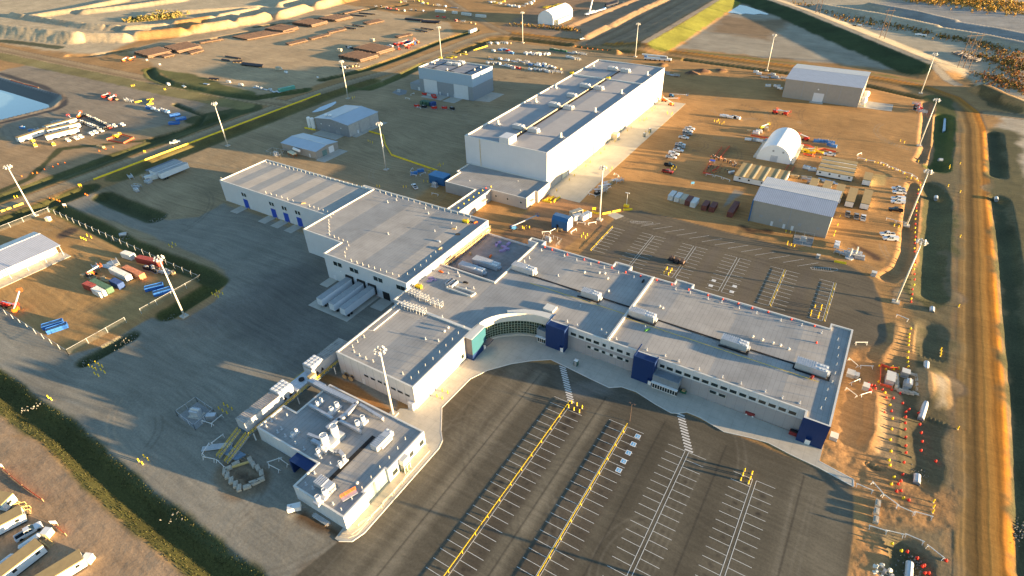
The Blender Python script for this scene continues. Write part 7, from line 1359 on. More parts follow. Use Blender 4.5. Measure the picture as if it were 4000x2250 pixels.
# generic site goods
GOODS = {}
def goods(kind):
    if kind in GOODS: return GOODS[kind]
    if kind[:5] == 'skid_':
        col = {'white': M_WHT, 'grey': M_GALV, 'green': mat('plant_green', (.05, .16, .08), .5), 'yellow': M_YEL, 'blue': mat('plant_blue', (.05, .2, .5), .5), 'red': M_RED, 'black': M_DARK}[kind[5:]]
        t = thing('equipment_skid', 'x', 'equipment'); b = MB(); b.box(-1.7, 1.7, -.8, .8, .35, 1.6); b.build('enclosure', col, t); b = MB(); b.box(-2, 2, -.9, -.7, 0, .3); b.box(-2, 2, .7, .9, 0, .3); b.box(-2, -1.8, -.7, .7, .05, .3); b.box(1.8, 2, -.7, .7, .05, .3); b.build('skid_frame', M_GREYM, t); b = MB(); b.cyl((.9, 0, 1.6), (.9, 0, 2.2), .12, n=7); b.build('exhaust', M_GREYM, t); b = MB(); b.box(-1.2, 0, -.5, .5, 1.6, 1.8); b.build('lid', M_GREYM, t)
    elif kind == 'spool':
        t = thing('cable_spool', 'x', 'cable spool'); b = MB(); b.cyl((0, -.5, .9), (0, .5, .9), .55, n=12); b.build('core', M_BRICK, t)
        for s in (-.55, .55): b = MB(); b.cyl((0, s-.06, .9), (0, s+.06, .9), .9, n=14); b.build('flange', M_WOOD, t)
    elif kind == 'pipes':
        t = thing('pipe_bundle', 'x', 'pipes'); b = MB(); [b.cyl((-3, -.7+k*.35, .35), (3, -.7+k*.35, .35), .14, n=6) for k in range(5)]; b.build('tubes', M_GALV, t); b = MB(); b.box(-2, -1.8, -.9, .9, 0, .2); b.box(1.8, 2, -.9, .9, 0, .2); b.build('bearers', M_WOOD, t)
    elif kind == 'ypipes':
        t = thing('pipe_bundle', 'x', 'pipes'); b = MB(); [b.bar((-3, -.9+k*.6, .4), (3, -.9+k*.6, .4), .35) for k in range(4)]; b.build('beams', M_YEL, t); b = MB(); b.box(-2, -1.8, -1.1, 1.1, 0, .2); b.box(1.8, 2, -1.1, 1.1, 0, .2); b.build('bearers', M_WOOD, t)
    elif kind == 'crate':
        t = thing('timber_crate', 'x', 'crate'); b = MB(); b.box(-1.1, 1.1, -.8, .8, .12, 1.3); b.build('box', M_WOOD, t); b = MB(); [b.box(-1.1, 1.1, y, y+.15, 0, .12) for y in (-.8, 0, .65)]; b.build('pallet', M_WOOD, t)
    elif kind == 'tank':
        t = thing('small_tank', 'x', 'tank'); b = MB(); b.cyl((-1.8, 0, 1), (1.8, 0, 1), .8, n=12); b.build('shell', M_WHT, t); b = MB(); b.box(-1.3, -1.1, -.7, .7, 0, .6); b.box(1.1, 1.3, -.7, .7, 0, .6); b.build('saddles', M_GREYM, t)
    elif kind == 'frame':
        t = thing('storage_rack', 'x', 'steelwork'); b = MB(); [b.bar((x, y, 0), (x, y, 1.8), .15) for x in (-2.2, 0, 2.2) for y in (-.9, .9)]; [b.bar((-2.4, y, z), (2.4, y, z), .15) for y in (-.9, .9) for z in (.9, 1.8)]; b.build('frame', M_GALV, t); b = MB(); b.box(-2, 2, -.7, .7, .92, 1.15); b.build('shelf_load', M_GREYM, t)
    GOODS[kind] = P(t); return GOODS[kind]
def scatter(q, n, kinds, label, jit=1.2, rz=None, group=None):
    P_ = line_pts(q, 0, max(n, 2))[:n]
    for p in P_:
        k = rnd.choice(kinds); place(goods(k), [(p[0]+rnd.uniform(-jit, jit), p[1]+rnd.uniform(-jit, jit))], {'spool': 'cable spool', 'pipes': 'bundle of tubes', 'ypipes': 'yellow steel bundle', 'crate': 'timber crate', 'tank': 'white tank', 'frame': 'steel frame'}.get(k, k[5:]+' equipment skid')+' '+label, group or 'goods '+label, rz=rnd.uniform(-.3, .3) if rz is None else rz+rnd.uniform(-.15, .15))
A_ = ['skid_white', 'skid_grey', 'frame', 'skid_white', 'pipes']
scatter("2 0 130 545, 350 555", 9, ['skid_white', 'skid_white', 'frame'], 'in the far machine row left of the warehouse', 1.5, 1.4); scatter("2 0 410 505, 520 525", 6, ['skid_green'], 'in the green part of the far machine row'); scatter("2 0 575 535, 725 555", 7, ['frame', 'skid_white', 'pipes'], 'at the right end of the far machine row'); scatter("2 0 560 580, 660 600", 4, A_, 'below the right end of the far machine row')
scatter("1 0 2340 590, 2576 620; 2 0 0 615, 330 660, 500 700", 20, A_+['crate', 'spool', 'pipes'], 'in the upper laydown row behind the process building', 1.2, 2.9); scatter("1 0 2340 640, 2576 670; 2 0 0 690, 110 695", 12, A_+['skid_red', 'crate'], 'in the lower laydown row behind the process building', 1.5, 2.9); scatter("2 0 200 705, 470 738", 10, A_+['crate'], 'in the laydown row nearest the warehouse', 1.2, 2.9); scatter("2 0 165 655, 420 690", 8, ['skid_blue', 'skid_white', 'frame', 'tank'], 'in the middle laydown row nearest the warehouse', 1.0, 2.9)
scatter("1 0 2390 520, 2510 500, 2576 545", 7, ['skid_white', 'skid_blue', 'skid_red'], 'in the truck group right of the process building'); scatter("1 0 2340 440, 2560 440", 8, ['crate', 'frame', 'skid_white'], 'on the verge behind the process building'); scatter("1 0 1950 585, 2045 565, 2120 530", 5, ['ypipes', 'crate'], 'behind the process building roof')
scatter("1 0 1240 70, 1500 110, 1680 110", 12, ['crate', 'skid_white', 'skid_red', 'frame', 'skid_black'], 'in the far north yard, left part', 3, 2.6); scatter("1 0 1450 30, 1600 15, 1760 50, 2000 80", 14, ['crate', 'skid_yellow', 'skid_white', 'frame', 'pipes'], 'in the far north yard, middle part', 4); scatter("1 0 1840 170, 1930 185, 2000 210, 2200 250", 7, ['crate', 'skid_red', 'frame'], 'in the far north yard, lower edge', 2)
scatter("1 0 2330 20, 2576 60; 2 0 60 80, 240 20", 18, ['skid_white', 'pipes', 'skid_white', 'tank', 'frame'], 'in the far north yard, white stock area', 4); scatter("2 0 330 80, 520 40", 10, ['ypipes'], 'beside the fabric building', 2.5); scatter("1 0 2400 30, 2500 20", 5, ['skid_yellow', 'ypipes'], 'in the far north yard, yellow group', 2); scatter("2 0 840 130, 1000 85, 1100 40", 7, ['frame', 'skid_black', 'skid_red'], 'beside the raised crane', 2)
scatter("0 1 830 1350, 900 1330, 1010 1370, 1100 1380", 9, ['crate', 'frame', 'skid_black', 'pipes', 'crate'], 'in the compound clutter left of the containers', 1.2); scatter("0 1 1000 1260, 1180 1210", 5, ['pipes', 'frame'], 'behind the striped compound container', 1); scatter("0 1 1500 1250, 1600 1280, 1740 1320", 7, ['frame', 'crate', 'skid_black', 'spool'], 'right of the compound containers', 1)
scatter("2 1 860 510, 900 440, 1000 370, 1060 370", 10, ['pipes', 'frame', 'skid_black', 'crate', 'pipes'], 'inside the barricaded scrap area on the apron edge', 1.5, 1); scatter("3 0 20 760, 140 800", 7, ['frame', 'skid_grey', 'pipes'], 'left of the far beige shed', 2.5); scatter("3 0 10 870, 60 870, 130 900", 4, ['skid_white', 'ypipes', 'tank'], 'at the left end wall of the far beige shed', 1.5); scatter("2 0 2460 740, 2540 790", 4, ['skid_white', 'frame', 'pipes'], 'left of the far beige shed mast', 2)
scatter("2 0 1545 745, 1660 775", 4, ['pipes', 'frame'], 'at the far right corner of the warehouse', 1.5, 0); scatter("3 0 1470 1060, 1540 1140", 7, ['skid_black', 'frame', 'skid_red', 'skid_black'], 'in the dark row at the east yard edge', 1.5); scatter("2 0 2380 1330, 2450 1340, 2560 1300", 6, ['skid_white', 'crate', 'skid_grey'], 'left of the arched tent', 1.5); scatter("2 0 2360 1410, 2560 1440", 7, ['skid_grey', 'tank', 'crate'], 'in front left of the arched tent', 1.5)
scatter("3 0 480 1430, 640 1445; 3 1 600 10, 670 30", 7, ['skid_blue'], 'behind the arched tent on the right', 1.2); scatter("3 1 360 60, 420 110, 480 80", 6, ['skid_yellow', 'crate', 'ypipes'], 'between arched tent and office trailers', 1.2); scatter("3 1 400 250, 440 270", 2, ['skid_white'], 'left of the office trailer rows'); scatter("2 0 2120 1180, 2270 1200", 5, ['skid_white', 'skid_black', 'tank'], 'in the small group in the middle of the east yard', 1.0)
scatter("3 1 560 370, 650 395", 3, ['pipes', 'frame'], 'between the trailer rows and the near grey shed', .8); scatter("3 1 230 330, 350 350, 420 400", 5, ['crate', 'frame'], 'right of the tan modular office', 1); scatter("3 1 740 1120, 830 1100, 910 1130, 900 1160", 5, ['skid_grey', 'frame'], 'around the standpipe at the rear car park end', .8); scatter("1 1 1590 310, 1660 285", 2, ['skid_blue'], 'inside the barricades in the dark yard', .3, .8)
scatter("0 0 1110 960, 1180 1000, 1300 1030", 6, ['skid_black', 'crate', 'frame'], 'in the left works yard clutter', 1.5); scatter("0 0 1480 1090, 1590 1110, 1690 1140", 10, ['skid_grey', 'skid_blue', 'tank'], 'between the blue skips in the left works yard', 1.5); scatter("0 0 1680 860, 1800 870; 0 0 2300 830, 2576 890", 6, ['pipes', 'skid_grey'], 'at the near edge of the pipe yard', 1.5); scatter("1 0 0 890, 220 930", 6, ['pipes', 'skid_grey'], 'beside the turquoise container', 1.5, -.2)
scatter("1 0 860 690, 960 680, 1020 665", 6, ['skid_black', 'skid_white', 'crate'], 'behind the haul road mast', 1.2); scatter("1 0 250 700, 300 735", 2, ['skid_white', 'skid_red'], 'in the shaded part of the pipe yard', .5); scatter("1 0 930 480, 960 495", 3, ['skid_white', 'skid_black'], 'between the pale crate and the near pipe stacks', .6); scatter("1 0 1700 960, 1780 970, 1800 990", 4, ['skid_red', 'skid_black', 'skid_grey'], 'at the left door of the process building', .8); scatter("1 0 1620 1075, 1660 1080, 1880 1100, 1990 1100", 5, ['skid_black', 'skid_red'], 'in front of the green skips', 1)
scatter("0 1 1340 340, 1450 330, 1520 390, 1390 440, 1400 470", 7, ['frame', 'crate', 'skid_grey'], 'in front of the three parked trailers', 1); scatter("0 0 560 1260, 620 1230; 0 0 480 1290, 330 1340", 7, ['skid_grey', 'frame'], 'behind the works offices in the left yard', 1.5); scatter("0 0 240 1290, 290 1300; 0 1 330 20, 480 20, 560 10", 6, ['skid_blue', 'skid_yellow', 'skid_red'], 'below the works offices in the left yard', 1.2); scatter("0 1 1010 30, 1050 40", 3, ['skid_white', 'crate'], 'on the lower left yard edge', .8)
scatter("3 0 870 270, 1010 270, 1100 300, 1160 300", 6, ['pipes', 'skid_black', 'tank'], 'beside the middle power pylon', 2); scatter("3 0 1500 360, 1570 365", 3, ['tank'], 'on the pale flat right of the middle pylon', 1)
scatter("0 3 2150 160, 2230 140", 2, ['pipes'], 'around the excavation beside the corner building', .4, .8); scatter("1 2 900 905, 970 930", 2, ['spool'], 'on the slab left of the laboratory wall', .2); scatter("2 1 450 820, 480 870", 2, ['crate'], 'in front of the blue hut', .3)
p = at(2, 1, 1660, 1195); t = thing('plant_trailer', 'dark flat trailer loaded with black machinery on the rear car park', 'trailer', p, -.15); b = MB(); b.box(-3.6, 3.6, -1.2, 1.2, .6, .8); b.build('deck', M_DARK, t)
for x_ in (-2.4, 0, 2.2): b = MB(); b.box(x_-.8, x_+.7, -.8, .8, .8, 1.9); b.cyl((x_, 0, 1.9), (x_, 0, 2.5), .15); b.build('engine_block', M_BRICK, t)
for x_ in (-1, 1): b = MB(); b.cyl((x_, -1.25, .4), (x_, 1.25, .4), .4, n=10); b.build('axle_wheels', M_DARK, t)
# tilted timber poles pile
t = thing('log_pile', 'long heap of grey logs on the pale flat by the right pylon', 'log pile', at(3, 0, 1980, 600)); b = MB()
for k in range(90):
    f = rnd.random(); p0 = at(3, 0, 1850+250*f+rnd.uniform(-15, 15), 540+90*f+rnd.uniform(-12, 12)); o0 = t.location; a = .9+rnd.uniform(-.35, .35); b.cyl((p0[0]-o0.x, p0[1]-o0.y, .3+rnd.random()*1.6), (p0[0]-o0.x+5*math.cos(a), p0[1]-o0.y+5*math.sin(a), .3+rnd.random()*1.6), .22, n=5)
b.build('logs', mat('grey_timber', (.22, .20, .19), .9, var=.4, scale=.6), t)
# power pylons
def pylon(c, r, x, y, h, label, n=2):
    p = at(c, r, x, y); t = thing('power_pylon', label, 'pylon', p, .6); 
    for k in range(n): b = MB(); b.cyl((k*4.5, 0, 0), (k*4.5+.4, 0, h), .28, .18, 7); b.build('pole', M_BRICK, t)
    b = MB(); b.bar((-2, 0, h-2), ((n-1)*4.5+2, 0, h-2), .3)
    for k in range(n-1):
        for z in np.arange(3, h-5, 6): b.bar((k*4.5, 0, z), (k*4.5+4.5, 0, z+6), .15); b.bar((k*4.5+4.5, 0, z), (k*4.5, 0, z+6), .15)
    b.build('cross_arm', M_BRICK, t)
pylon(3, 0, 465, 168, 24, 'left power pylon beyond the grass dike'); pylon(3, 0, 1110, 415, 26, 'middle power pylon beyond the dike'); pylon(3, 0, 1900, 695, 25, 'right three-pole power pylon by the log heap', 3); pylon(3, 0, 2470, 690, 10, 'short leaning pole pair near the right bushes')
# lower right: cabinets, retaining blocks, culverts, rocks
def blocks(q, label, L_=2.4):
    for p in pts(q): o = None; BLK['free' if 0 else 'src']; place(BLK, [p], label, 'concrete blocks', rz=rnd.uniform(-.3, .3))
b = MB(); b.box(-.55, .55, -1.0, 1.0, 0, .8); b.box(-.2, .2, -.75, .75, .8, .92); o = b.build('concrete_block', mat('block_concrete', (.45, .40, .33), .85, var=.15, scale=2)); tag(o, 'x', 'concrete block'); BLK = P(o)
place(BLK, pts("3 3 1098, 730, 1083 812, 1078 895"), 'concrete block in the column of three at the lot edge', 'concrete blocks', rz=0)
def ring(q, rzs, label): 
    for p, a in zip(pts(q), rzs): place(BLK, [p], label, 'concrete blocks', rz=a)
ring("0 3 2262 415, 2285 450, 2325 500, 2370 540, 2405 575, 2485 562, 2545 520, 2372 330, 2292 380, 2515 295, 2548 342; 1 3 22 375, 58 425, 50 492, 2 518", [.9, .9, .9, .9, .9, -.6, -.6, -.4, -.4, 1.2, 1.2, 1.2, 1.0, -.5, -.5], 'concrete block in the ring around the excavation beside the corner building')
ring("3 2 1288 900, 1288 935, 1290 970, 1290 1010, 1335 1045, 1380 1055, 1430 1070, 1480 1080, 1500 1040, 1498 990, 1495 940, 1490 900, 1450 888", [0, 0, 0, 0, 1.5, 1.5, 1.4, 1.4, 0, 0, 0, 0, 1.5], 'concrete block in the wall round the lower right transformer')
q = pts("0 3 2310 150, 2475 240, 2375 300, 2225 215"); t = thing('formwork_slab', 'square blue-grey formwork slab with timber struts by the excavation', 'formwork', q[0]); b = MB(); b.prism([(p[0]-q[0][0], p[1]-q[0][1]) for p in q], .05, .5); b.build('slab', mat('wet_slab', (.20, .29, .40), .4, var=.2), t); b = MB()
mx_, my_ = sum(p[0] for p in q)/4-q[0][0], sum(p[1] for p in q)/4-q[0][1]
for i in range(4):
    a, c = q[i], q[(i+1) % 4]
    for f in (.15, .4, .65, .9): x, y = a[0]+(c[0]-a[0])*f-q[0][0], a[1]+(c[1]-a[1])*f-q[0][1]; b.bar((x, y, .4), (x+(x-mx_)*.35, y+(y-my_)*.35, .1), .12)
b.build('struts', M_WOOD, t); b = MB()
for i in range(4): a, c = q[i], q[(i+1) % 4]; b.bar(((a[0]-q[0][0]-mx_)*.45+mx_, (a[1]-q[0][1]-my_)*.45+my_, .55), ((c[0]-q[0][0]-mx_)*.45+mx_, (c[1]-q[0][1]-my_)*.45+my_, .55), .12)
b.build('inner_frame', M_GREYM, t)
p = at(0, 3, 2395, 345); t = thing('shoring_board', 'yellow timber shoring board at the excavation edge', 'board', p, at(0, 3, 2470, 305) and .95); b = MB(); b.box(-3, 3, -.15, .15, 0, .7); b.build('board', mat('yellow_timber', (.62, .45, .18), .7), t); b = MB(); [b.bar((x_, .1, .6), (x_, 1.0, 0), .1) for x_ in (-2.5, 0, 2.5)]; b.build('props', M_WOOD, t)
for c, r, x, y, w_, d_, h_, l_ in ((3, 2, 1215, 945, 1.1, 2.2, 2.3, 'large grey cabinet left of the walled transformer'), (3, 2, 1370, 885, 1.0, 1.0, 2.0, 'dark grey cabinet inside the block wall, back'), (3, 2, 825, 880, 1.0, 1.2, 1.3, 'small grey box beside the office end wall'), (3, 2, 878, 895, .8, .8, 1.2, 'small tan box beside the office end wall'), (3, 2, 978, 1015, .8, 1.0, 1.5, 'grey cabinet beside the heap of red cones'), (3, 1, 1058, 1325, .8, .8, 1.6, 'grey kiosk box at the rear car park bend'), (3, 3, 655, 65, .9, 1.0, 1.2, 'pale box against the navy end tower'), (3, 1, 500, 1145, .6, .6, 1.3, 'dark green bin at the rear car park edge')):
    p = at(c, r, x, y); t = thing('equipment_cabinet', l_, 'cabinet', p); b = MB(); b.box(-w_, w_, -d_, d_, .1, h_); b.build('casing', M_GREYM if 'dark' in l_ else M_GALV, t); b = MB(); b.box(-w_-.1, w_+.1, -d_-.1, d_+.1, h_, h_+.1); b.build('lid', M_CAP, t); b = MB(); b.box(-w_-.1, w_+.1, -d_-.1, d_+.1, 0, .1); b.build('plinth', M_CONC2, t)
transformer(*at(3, 2, 1405, 990), 'grey transformer inside the lower right block wall', 1.0, PI2)
for k, (c, r, x, y, a, L_, l_) in enumerate(((3, 2, 1650, 225, PI2, 3, 'below the rear car park bend'), (3, 2, 1592, 790, PI2, 4, 'in the ring of rocks'), (3, 2, 1583, 880, PI2, 2, 'just below the ringed one'), (3, 2, 1562, 1240, 1.45, 8, 'longest one, beside the spoil heap'), (3, 3, 1495, 480, PI2, 3, 'in the white rocks lower right'), (3, 3, 1415, 1410, PI2, 5, 'at the bottom edge'), (3, 1, 1690, 545, PI2, 3, 'in the east grass drain'), (3, 1, 2297, 555, PI2, 3, 'right of the haul road'), (3, 1, 1735, 160, .3, 2, 'below the north-east mast'), (0, 1, 1240, 910, .9, 3, 'in the compound drain'))):
    p = at(c, r, x, y); t = thing('culvert_pipe', 'grey steel culvert pipe end, '+l_, 'culvert', (*p, -.9), a, group='culvert pipes'); b = MB(); b.cyl((-L_/2, 0, .9), (L_/2, 0, .9), .8, n=14, cap=False); b.build('pipe', M_GALV, t); b = MB(); b.cyl((-L_/2+.3, 0, .9), (-L_/2+.4, 0, .9), .84, n=14); b.build('collar', M_GREYM, t)
p0, = pts("3 1 815 1150"); t = thing('standpipe', 'tall vertical standpipe frame at the end of the rear car park', 'standpipe', p0); b = MB(); b.cyl((0, 0, 0), (0, 0, .4), 1.6, n=14); b.build('base', M_GALV, t); b = MB(); b.cyl((0, 0, .4), (0, 0, 4.5), .3, n=8); b.cyl((1.8, 1.8, 0), (1.8, 1.8, 4.8), .3, n=8); b.bar((0, 0, 2), (5, 1, 1.6), .25); b.build('pipework', M_CAP, t)
RK = MB()
for q, n in (("3 3 1400 340, 1470 420, 1620 400, 1600 520, 1450 530, 1400 340", 150), ("3 3 1360 1310, 1480 1300, 1490 1440, 1340 1449", 110), ("3 2 1575 140, 1580 240, 1700 250, 1740 170", 90), ("3 2 1545 710, 1545 800, 1640 850, 1650 740", 90), ("3 3 2490 900, 2560 1080", 60), ("0 2 800 760, 900 770, 940 730", 30), ("0 2 1190 560, 1330 490, 1350 520, 1230 590", 50), ("0 1 1130 960, 1250 950, 1270 900", 40), ("0 1 1500 770, 1600 770, 1670 720", 40), ("0 2 220 1240, 330 1200, 400 1150", 30), ("0 3 1720 890, 1850 760", 18), ("0 2 1670 300, 1720 290", 12), ("0 1 960 470, 1060 430", 25)):
    for p in line_pts(q, 0, n):
        s = rnd.uniform(.1, .3); x, y = p[0]+rnd.gauss(0, 1.1), p[1]+rnd.gauss(0, 1.1); z = -.9 if q[0] == '3' else -.5
        d = [(x+s*rnd.uniform(.6, 1.2)*a, y+s*rnd.uniform(.6, 1.2)*b_, z+s*c_+rnd.uniform(0, .5)) for a, b_, c_ in ((1, 0, 0), (0, 1, 0), (-1, 0, 0), (0, -1, 0), (0, 0, 1), (0, 0, -1))]; RK.add(d, [(0, 1, 4), (1, 2, 4), (2, 3, 4), (3, 0, 4), (1, 0, 5), (2, 1, 5), (3, 2, 5), (0, 3, 5)])
tag(RK.build('riprap', mat('riprap_rock', (.20, .195, .18), .9, var=.4, scale=2)), 'pale loose rocks around the culvert ends', 'rocks', kind='stuff')
# orange plastic fence
MO = mat('orange_net', (.62, .10, .05), .7)
def net(q, label):
    P_ = pts(q); t = thing('plastic_fence', label, 'fence', P_[0]); b = MB()
    for a, c in zip(P_, P_[1:]): b.bar((a[0]-P_[0][0], a[1]-P_[0][1], .6), (c[0]-P_[0][0], c[1]-P_[0][1], .6), .07, .9)
    b.build('netting', MO, t)
    for p in P_: b = MB(); b.bar((p[0]-P_[0][0], p[1]-P_[0][1], 0), (p[0]-P_[0][0], p[1]-P_[0][1], 1.2), .12); b.build('post', M_WOOD, t)
net("2 1 2110 40, 2070 95, 2040 140", 'red plastic fence, left leg of the pair behind the crowd'); net("2 1 2190 30, 2130 100, 2095 150", 'red plastic fence, right leg of the pair behind the crowd'); net("2 1 1990 185, 1960 250, 1920 300, 2000 315", 'red plastic fence round the left of the crowd area'); net("2 1 2010 285, 2050 265, 2085 235", 'short red plastic fence inside the crowd area')
net("3 1 170 270, 210 220", 'red plastic fence behind the tan modular office, left'); net("3 1 230 290, 265 230", 'red plastic fence behind the tan modular office, right'); net("3 1 330 10, 420 30, 480 70, 560 60, 680 90", 'orange plastic fence right of the arched tent, far'); net("3 1 350 110, 440 130, 470 80", 'orange plastic fence right of the arched tent, near')
net("0 0 1080 1410, 1230 1360, 1350 1395, 1250 1448, 1090 1420", 'orange plastic fence square in the left works yard'); net("3 2 1130 790, 1125 900, 1120 985, 1240 1015", 'red plastic fence beside the lower right cabinets'); net("3 2 1130 790, 1220 820, 1300 825", 'red plastic fence above the lower right cabinets'); net("0 3 30 380, 110 450, 240 560, 440 700", 'red rope fence across the lower left dirt'); net("0 3 570 960, 670 1045", 'short red rope fence near the lower left pickup'); net("2 0 2400 1370, 2576 1400", 'orange plastic fence left of the arched tent'); net("0 0 110 815, 250 855, 390 890", 'red plastic fence on the pond rim'); net("2 0 2160 570, 2165 571", 'x') if 0 else None
# people
sk = bpy.data.meshes.new('person_skeleton'); J = [(0, 0, .95), (0, 0, 1.2), (0, 0, 1.45), (0, 0, 1.55), (0, .02, 1.68), (-.1, 0, .9), (-.11, .02, .5), (-.12, 0, .06), (-.12, .14, .03), (.1, 0, .9), (.12, -.02, .5), (.12, -.03, .06), (.12, .12, .03), (-.2, 0, 1.42), (-.27, 0, 1.15), (-.25, .12, .92), (.2, 0, 1.42), (.27, .02, 1.15), (.22, .2, 1.0)]
E_ = [(0, 1), (1, 2), (2, 3), (3, 4), (0, 5), (5, 6), (6, 7), (7, 8), (0, 9), (9, 10), (10, 11), (11, 12), (2, 13), (13, 14), (14, 15), (2, 16), (16, 17), (17, 18)]
RD = [.14, .15, .15, .06, .105, .09, .07, .05, .045, .09, .07, .05, .045, .07, .05, .04, .07, .05, .04]
sk.from_pydata(J, E_, []); so_ = bpy.data.objects.new('person_skeleton', sk); COL.objects.link(so_); md = so_.modifiers.new('skin', 'SKIN'); sk.skin_vertices or None
if not sk.skin_vertices: bpy.context.view_layer.update()
try:
    for i, r_ in enumerate(RD): sk.skin_vertices[0].data[i].radius = (r_, r_)
    sk.skin_vertices[0].data[0].use_root = True
except Exception: pass
so_.modifiers.new('sub', 'SUBSURF').levels = 1
dg = bpy.context.evaluated_depsgraph_get(); pm = bpy.data.meshes.new_from_object(so_.evaluated_get(dg)); bpy.data.objects.remove(so_)
PP = []
for k, (jc, tc) in enumerate((((.03, .035, .05), (.02, .022, .03)), ((.05, .05, .055), (.04, .045, .07)), ((.55, .16, .02), (.03, .035, .06)), ((.02, .05, .14), (.02, .02, .025)))):
    me = pm.copy(); me.materials.clear(); me.materials.append(mat(f'trousers_{k}', tc, .8)); me.materials.append(mat(f'jacket_{k}', jc, .8)); me.materials.append(mat('skin', (.45, .27, .19), .6))
    for f in me.polygons: z = f.center.z; f.material_index = 0 if z < .98 else (1 if z < 1.53 else 2)
    o = bpy.data.objects.new('person', me); COL.objects.link(o); tag(o, 'x', 'person'); h = MB(); h.lathe([(.15, 1.72), (.14, 1.78), (.09, 1.85), (0, 1.87)], 8, (0, .02, 0)); h.build('hard_hat', M_WHT if k % 2 else M_DARK, o); PP.append(P(o))
crowd = line_pts("2 1 2015 140, 2060 165, 2130 185, 2190 200, 2260 225", 0, 34)
for k, p in enumerate(crowd): place(PP[k % 2 if k % 7 else 2], [(p[0]+rnd.uniform(-.8, .8), p[1]+rnd.uniform(-1, 1))], 'person in dark work clothes and hat standing in the crowd line', 'crowd standing by the red fence', rz=rnd.uniform(2.6, 3.8))
for x, y in ((1985, 210), (2000, 235), (1975, 255), (2020, 250), (2060, 245), (2100, 225), (2110, 250), (1960, 280), (1990, 300), (2030, 310), (2050, 300), (2090, 290), (2140, 280), (2165, 290), (2215, 235), (2235, 240)): p = at(2, 1, x, y); place(PP[(x//5) % 4], [p], 'person inside the red-fenced area in front of the crowd', 'people inside the red fence', rz=rnd.uniform(0, 6))
p = at(2, 1, 2205, 300); t = thing('small_tank', 'small white tank on a frame beside the fenced crowd', 'tank', p, .9); b = MB(); b.cyl((-1.6, 0, 1.1), (1.6, 0, 1.1), .5, n=10); b.build('shell', M_WHT, t); b = MB(); b.box(-1.2, 1.2, -.6, .6, 0, .5); b.build('frame', M_GREYM, t)
for c, r, x, y, l_ in ((2, 1, 2010, 205, 'blue canopy in the fenced crowd area'),): p = at(c, r, x, y); t = thing('canopy', l_, 'canopy', p); b = MB(); b.box(-1.3, 1.3, -1, 1, 2.1, 2.2); b.build('top', mat('canopy_blue', (.03, .08, .45), .6), t); b = MB(); [b.bar((x_, y_, 0), (x_, y_, 2.1), .08) for x_ in (-1.2, 1.2) for y_ in (-.9, .9)]; b.build('legs', M_GREYM, t)
for c, r, x, y, l_ in ((0, 0, 1615, 665, 'white sign board at the pipe yard entrance'), (0, 0, 1485, 620, 'small white sign left of the pipe yard'), (1, 0, 625, 795, 'white sign at the near edge of the pipe yard'), (0, 1, 660, 640, 'white sign board at the gravel yard entrance'), (0, 1, 815, 440, 'small yellow sign at the gravel yard entrance'), (0, 3, 560, 945, 'pale sign board near the lower left pickup'), (0, 3, 20, 375, 'small pale sign at the left edge'), (2, 1, 1815, 420, 'round blue sign in the east yard'), (2, 1, 825, 680, 'small white sign behind the curved yellow barrier'), (1, 3, 0, 0, '')):
    if not l_: continue
    p = at(c, r, x, y); t = thing('sign_board', l_, 'sign', p, .6); b = MB(); b.box(-.8, .8, -.04, .04, .9, 2.1); b.build('panel', M_YEL if 'yellow' in l_ else (mat('sign_blue', (.08, .28, .55), .5) if 'blue' in l_ else M_WHT), t); b = MB(); [b.bar((x_, .06, 0), (x_, .06, 2.0), .1) for x_ in (-.6, .6)]; b.build('legs', M_WOOD, t)
cont_e('white', (1, 0, 2155, 338, 2228, 308), 'white tanker trailer on the north road behind the yard', 12.2)
# ---------------------------------------------------------------- scrub and grass
def leaf_mass(name, label, q_list, n, cols, hgt, sp, seed):
    r_ = random.Random(seed); b = MB(); b.v = []
    ms = [mat(f'{name}_{k}', c, .9, var=.3, scale=.3) for k, c in enumerate(cols)]
    for q in q_list:
        P_ = line_pts(q, 0, max(2, n))
        for p in P_:
            x, y = p[0]+r_.gauss(0, sp), p[1]+r_.gauss(0, sp); s = r_.uniform(.35, 1)*hgt; b.mi = r_.randrange(len(cols))
            for k in range(16):
                u = r_.uniform(0, 6.28); v_ = r_.random(); rr = s*.6*math.sqrt(r_.random())*(1-.6*v_); cx_, cy_, cz = x+rr*math.cos(u), y+rr*math.sin(u), s*v_; q_ = s*.30*r_.uniform(.6, 1.3); a = r_.uniform(0, 6.28); t_ = r_.uniform(-.8, .8)
                b.add([(cx_-q_*math.cos(a), cy_-q_*math.sin(a), cz-q_*t_), (cx_+q_*math.cos(a), cy_+q_*math.sin(a), cz+q_*t_*.3), (cx_+q_*.5*math.sin(a), cy_-q_*.5*math.cos(a), cz+q_)], [(0, 1, 2)])
    tag(b.build(name, ms), label, 'shrubs', kind='stuff')
leaf_mass('autumn_scrub', 'orange autumn scrub in bands beyond the north-east dike', ["3 0 260 30, 600 100, 760 180, 950 190, 1250 260, 1450 310, 1700 330, 1900 380", "3 0 700 190, 900 230, 1200 260, 1450 300, 1700 350, 1900 400, 2200 440, 2576 560", "3 0 1700 350, 2100 430, 2300 520, 2576 600", "3 0 2100 560, 2300 600, 2576 700"], 300, [(.34, .15, .04), (.40, .24, .06), (.24, .16, .06), (.12, .12, .04)], 1.9, 6, 1)
leaf_mass('yellow_scrub', 'yellow autumn scrub along the far top right edge', ["3 0 1400 0, 1700 20, 2000 40, 2300 90, 2576 140", "3 0 1500 -20, 2000 10, 2576 60"], 520, [(.55, .33, .07), (.46, .27, .06), (.32, .22, .07)], 3, 11, 2)
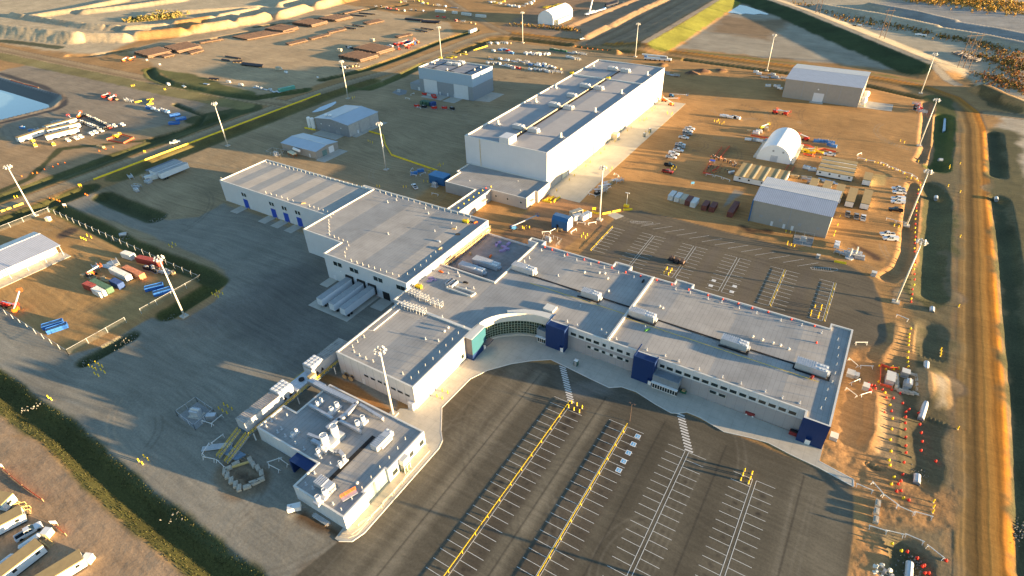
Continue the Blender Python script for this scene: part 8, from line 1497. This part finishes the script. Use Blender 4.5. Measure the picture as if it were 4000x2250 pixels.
leaf_mass('red_scrub', 'red and orange scrub at the right edge below the log heap', ["3 0 2260 780, 2400 830, 2576 900", "3 0 2400 680, 2576 820", "3 0 2480 600, 2576 680", "3 0 2200 740, 2330 860, 2576 930"], 240, [(.36, .13, .04), (.32, .18, .05), (.14, .13, .04), (.22, .13, .05)], 1.6, 5, 3)
leaf_mass('hedge_scrub', 'yellow and green shrubs in front of the far stockpile bank', ["0 0 1360 205, 1500 200", "0 0 1530 195, 1780 170", "0 0 1600 140, 1780 160"], 200, [(.34, .24, .07), (.09, .10, .03), (.24, .19, .07)], 3.4, 5, 4)
leaf_mass('verge_scrub', 'brown and orange verge shrubs below the fabric building', ["2 0 510 290, 620 310", "2 0 0 250, 300 275, 500 300"], 90, [(.40, .22, .06), (.12, .11, .04)], 2.2, 3, 5)
def tufts(name, label, poly, half, n, cols, hgt, seed):
    r_ = random.Random(seed); b = MB(); ms = [mat(f'{name}_{k}', c, .95, var=.2) for k, c in enumerate(cols)]; L_ = [0]
    for a, c in zip(poly, poly[1:]): L_.append(L_[-1]+math.hypot(c[0]-a[0], c[1]-a[1]))
    P_ = np.array([(GX, GY)]) if 0 else None
    for _ in range(n):
        s = r_.random()*L_[-1]; i = max(j for j in range(len(L_)-1) if L_[j] <= s); f = (s-L_[i])/(L_[i+1]-L_[i]); dx, dy = poly[i+1][0]-poly[i][0], poly[i+1][1]-poly[i][1]; q = math.hypot(dx, dy); o_ = r_.uniform(-half, half); x, y = poly[i][0]+dx*f-dy/q*o_, poly[i][1]+dy*f+dx/q*o_
        d = abs(o_); hw = half*1.02; t_ = max(0, min(1, (hw-d)/(hw*.88))); z = -2.5*(t_*t_*(3-2*t_)) if name == 'ditch_grass' else -1.8*(t_*t_*(3-2*t_)); b.mi = r_.randrange(len(cols))
        for k in range(3): a = r_.uniform(0, 6.28); s_ = hgt*r_.uniform(.5, 1.2); b.add([(x-.12*math.cos(a), y-.12*math.sin(a), z-.1), (x+.12*math.cos(a), y+.12*math.sin(a), z-.1), (x+.2*math.sin(a), y-.2*math.cos(a), z+s_)], [(0, 1, 2)])
    tag(b.build(name, ms), label, 'grass', kind='stuff')
tufts('ditch_grass', 'rough grass tufts covering the large lower left drain', BIGD, 4.7, 3500, [(.05, .06, .018), (.07, .075, .02), (.10, .09, .035)], .13, 11)
# ---------------------------------------------------------------- make repeated labels point to one thing each
def ordn(k): return f"{k}{'th' if 10 <= k % 100 <= 20 else {1: 'st', 2: 'nd', 3: 'rd'}.get(k % 10, 'th')}"
by = {}
for o in COL.objects:
    if o.parent is None and o.get('label') and o.get('kind') != 'stuff': by.setdefault(o['label'], []).append(o)
for l_, os_ in by.items():
    if len(os_) < 2 or 'crowd' in l_ or 'heap beside' in l_: continue
    os_.sort(key=lambda o: o.location.x**2+o.location.y**2); n = len(os_)
    for k, o in enumerate(os_):
        e = (['nearer one', 'farther one'] if n == 2 else ['nearest of %d' % n]+[ordn(i)+' nearest of %d' % n for i in range(2, n)]+['farthest of %d' % n])[k]
        w_ = l_.split()
        if len(w_)+len(e.split()) <= 16: o['label'] = l_+', '+e
        else: o['label'] = ' '.join(w_[:16-len(e.split())])+', '+e
for o in list(COL.objects):
    if o.get('label') == 'x': bpy.data.objects.remove(o)
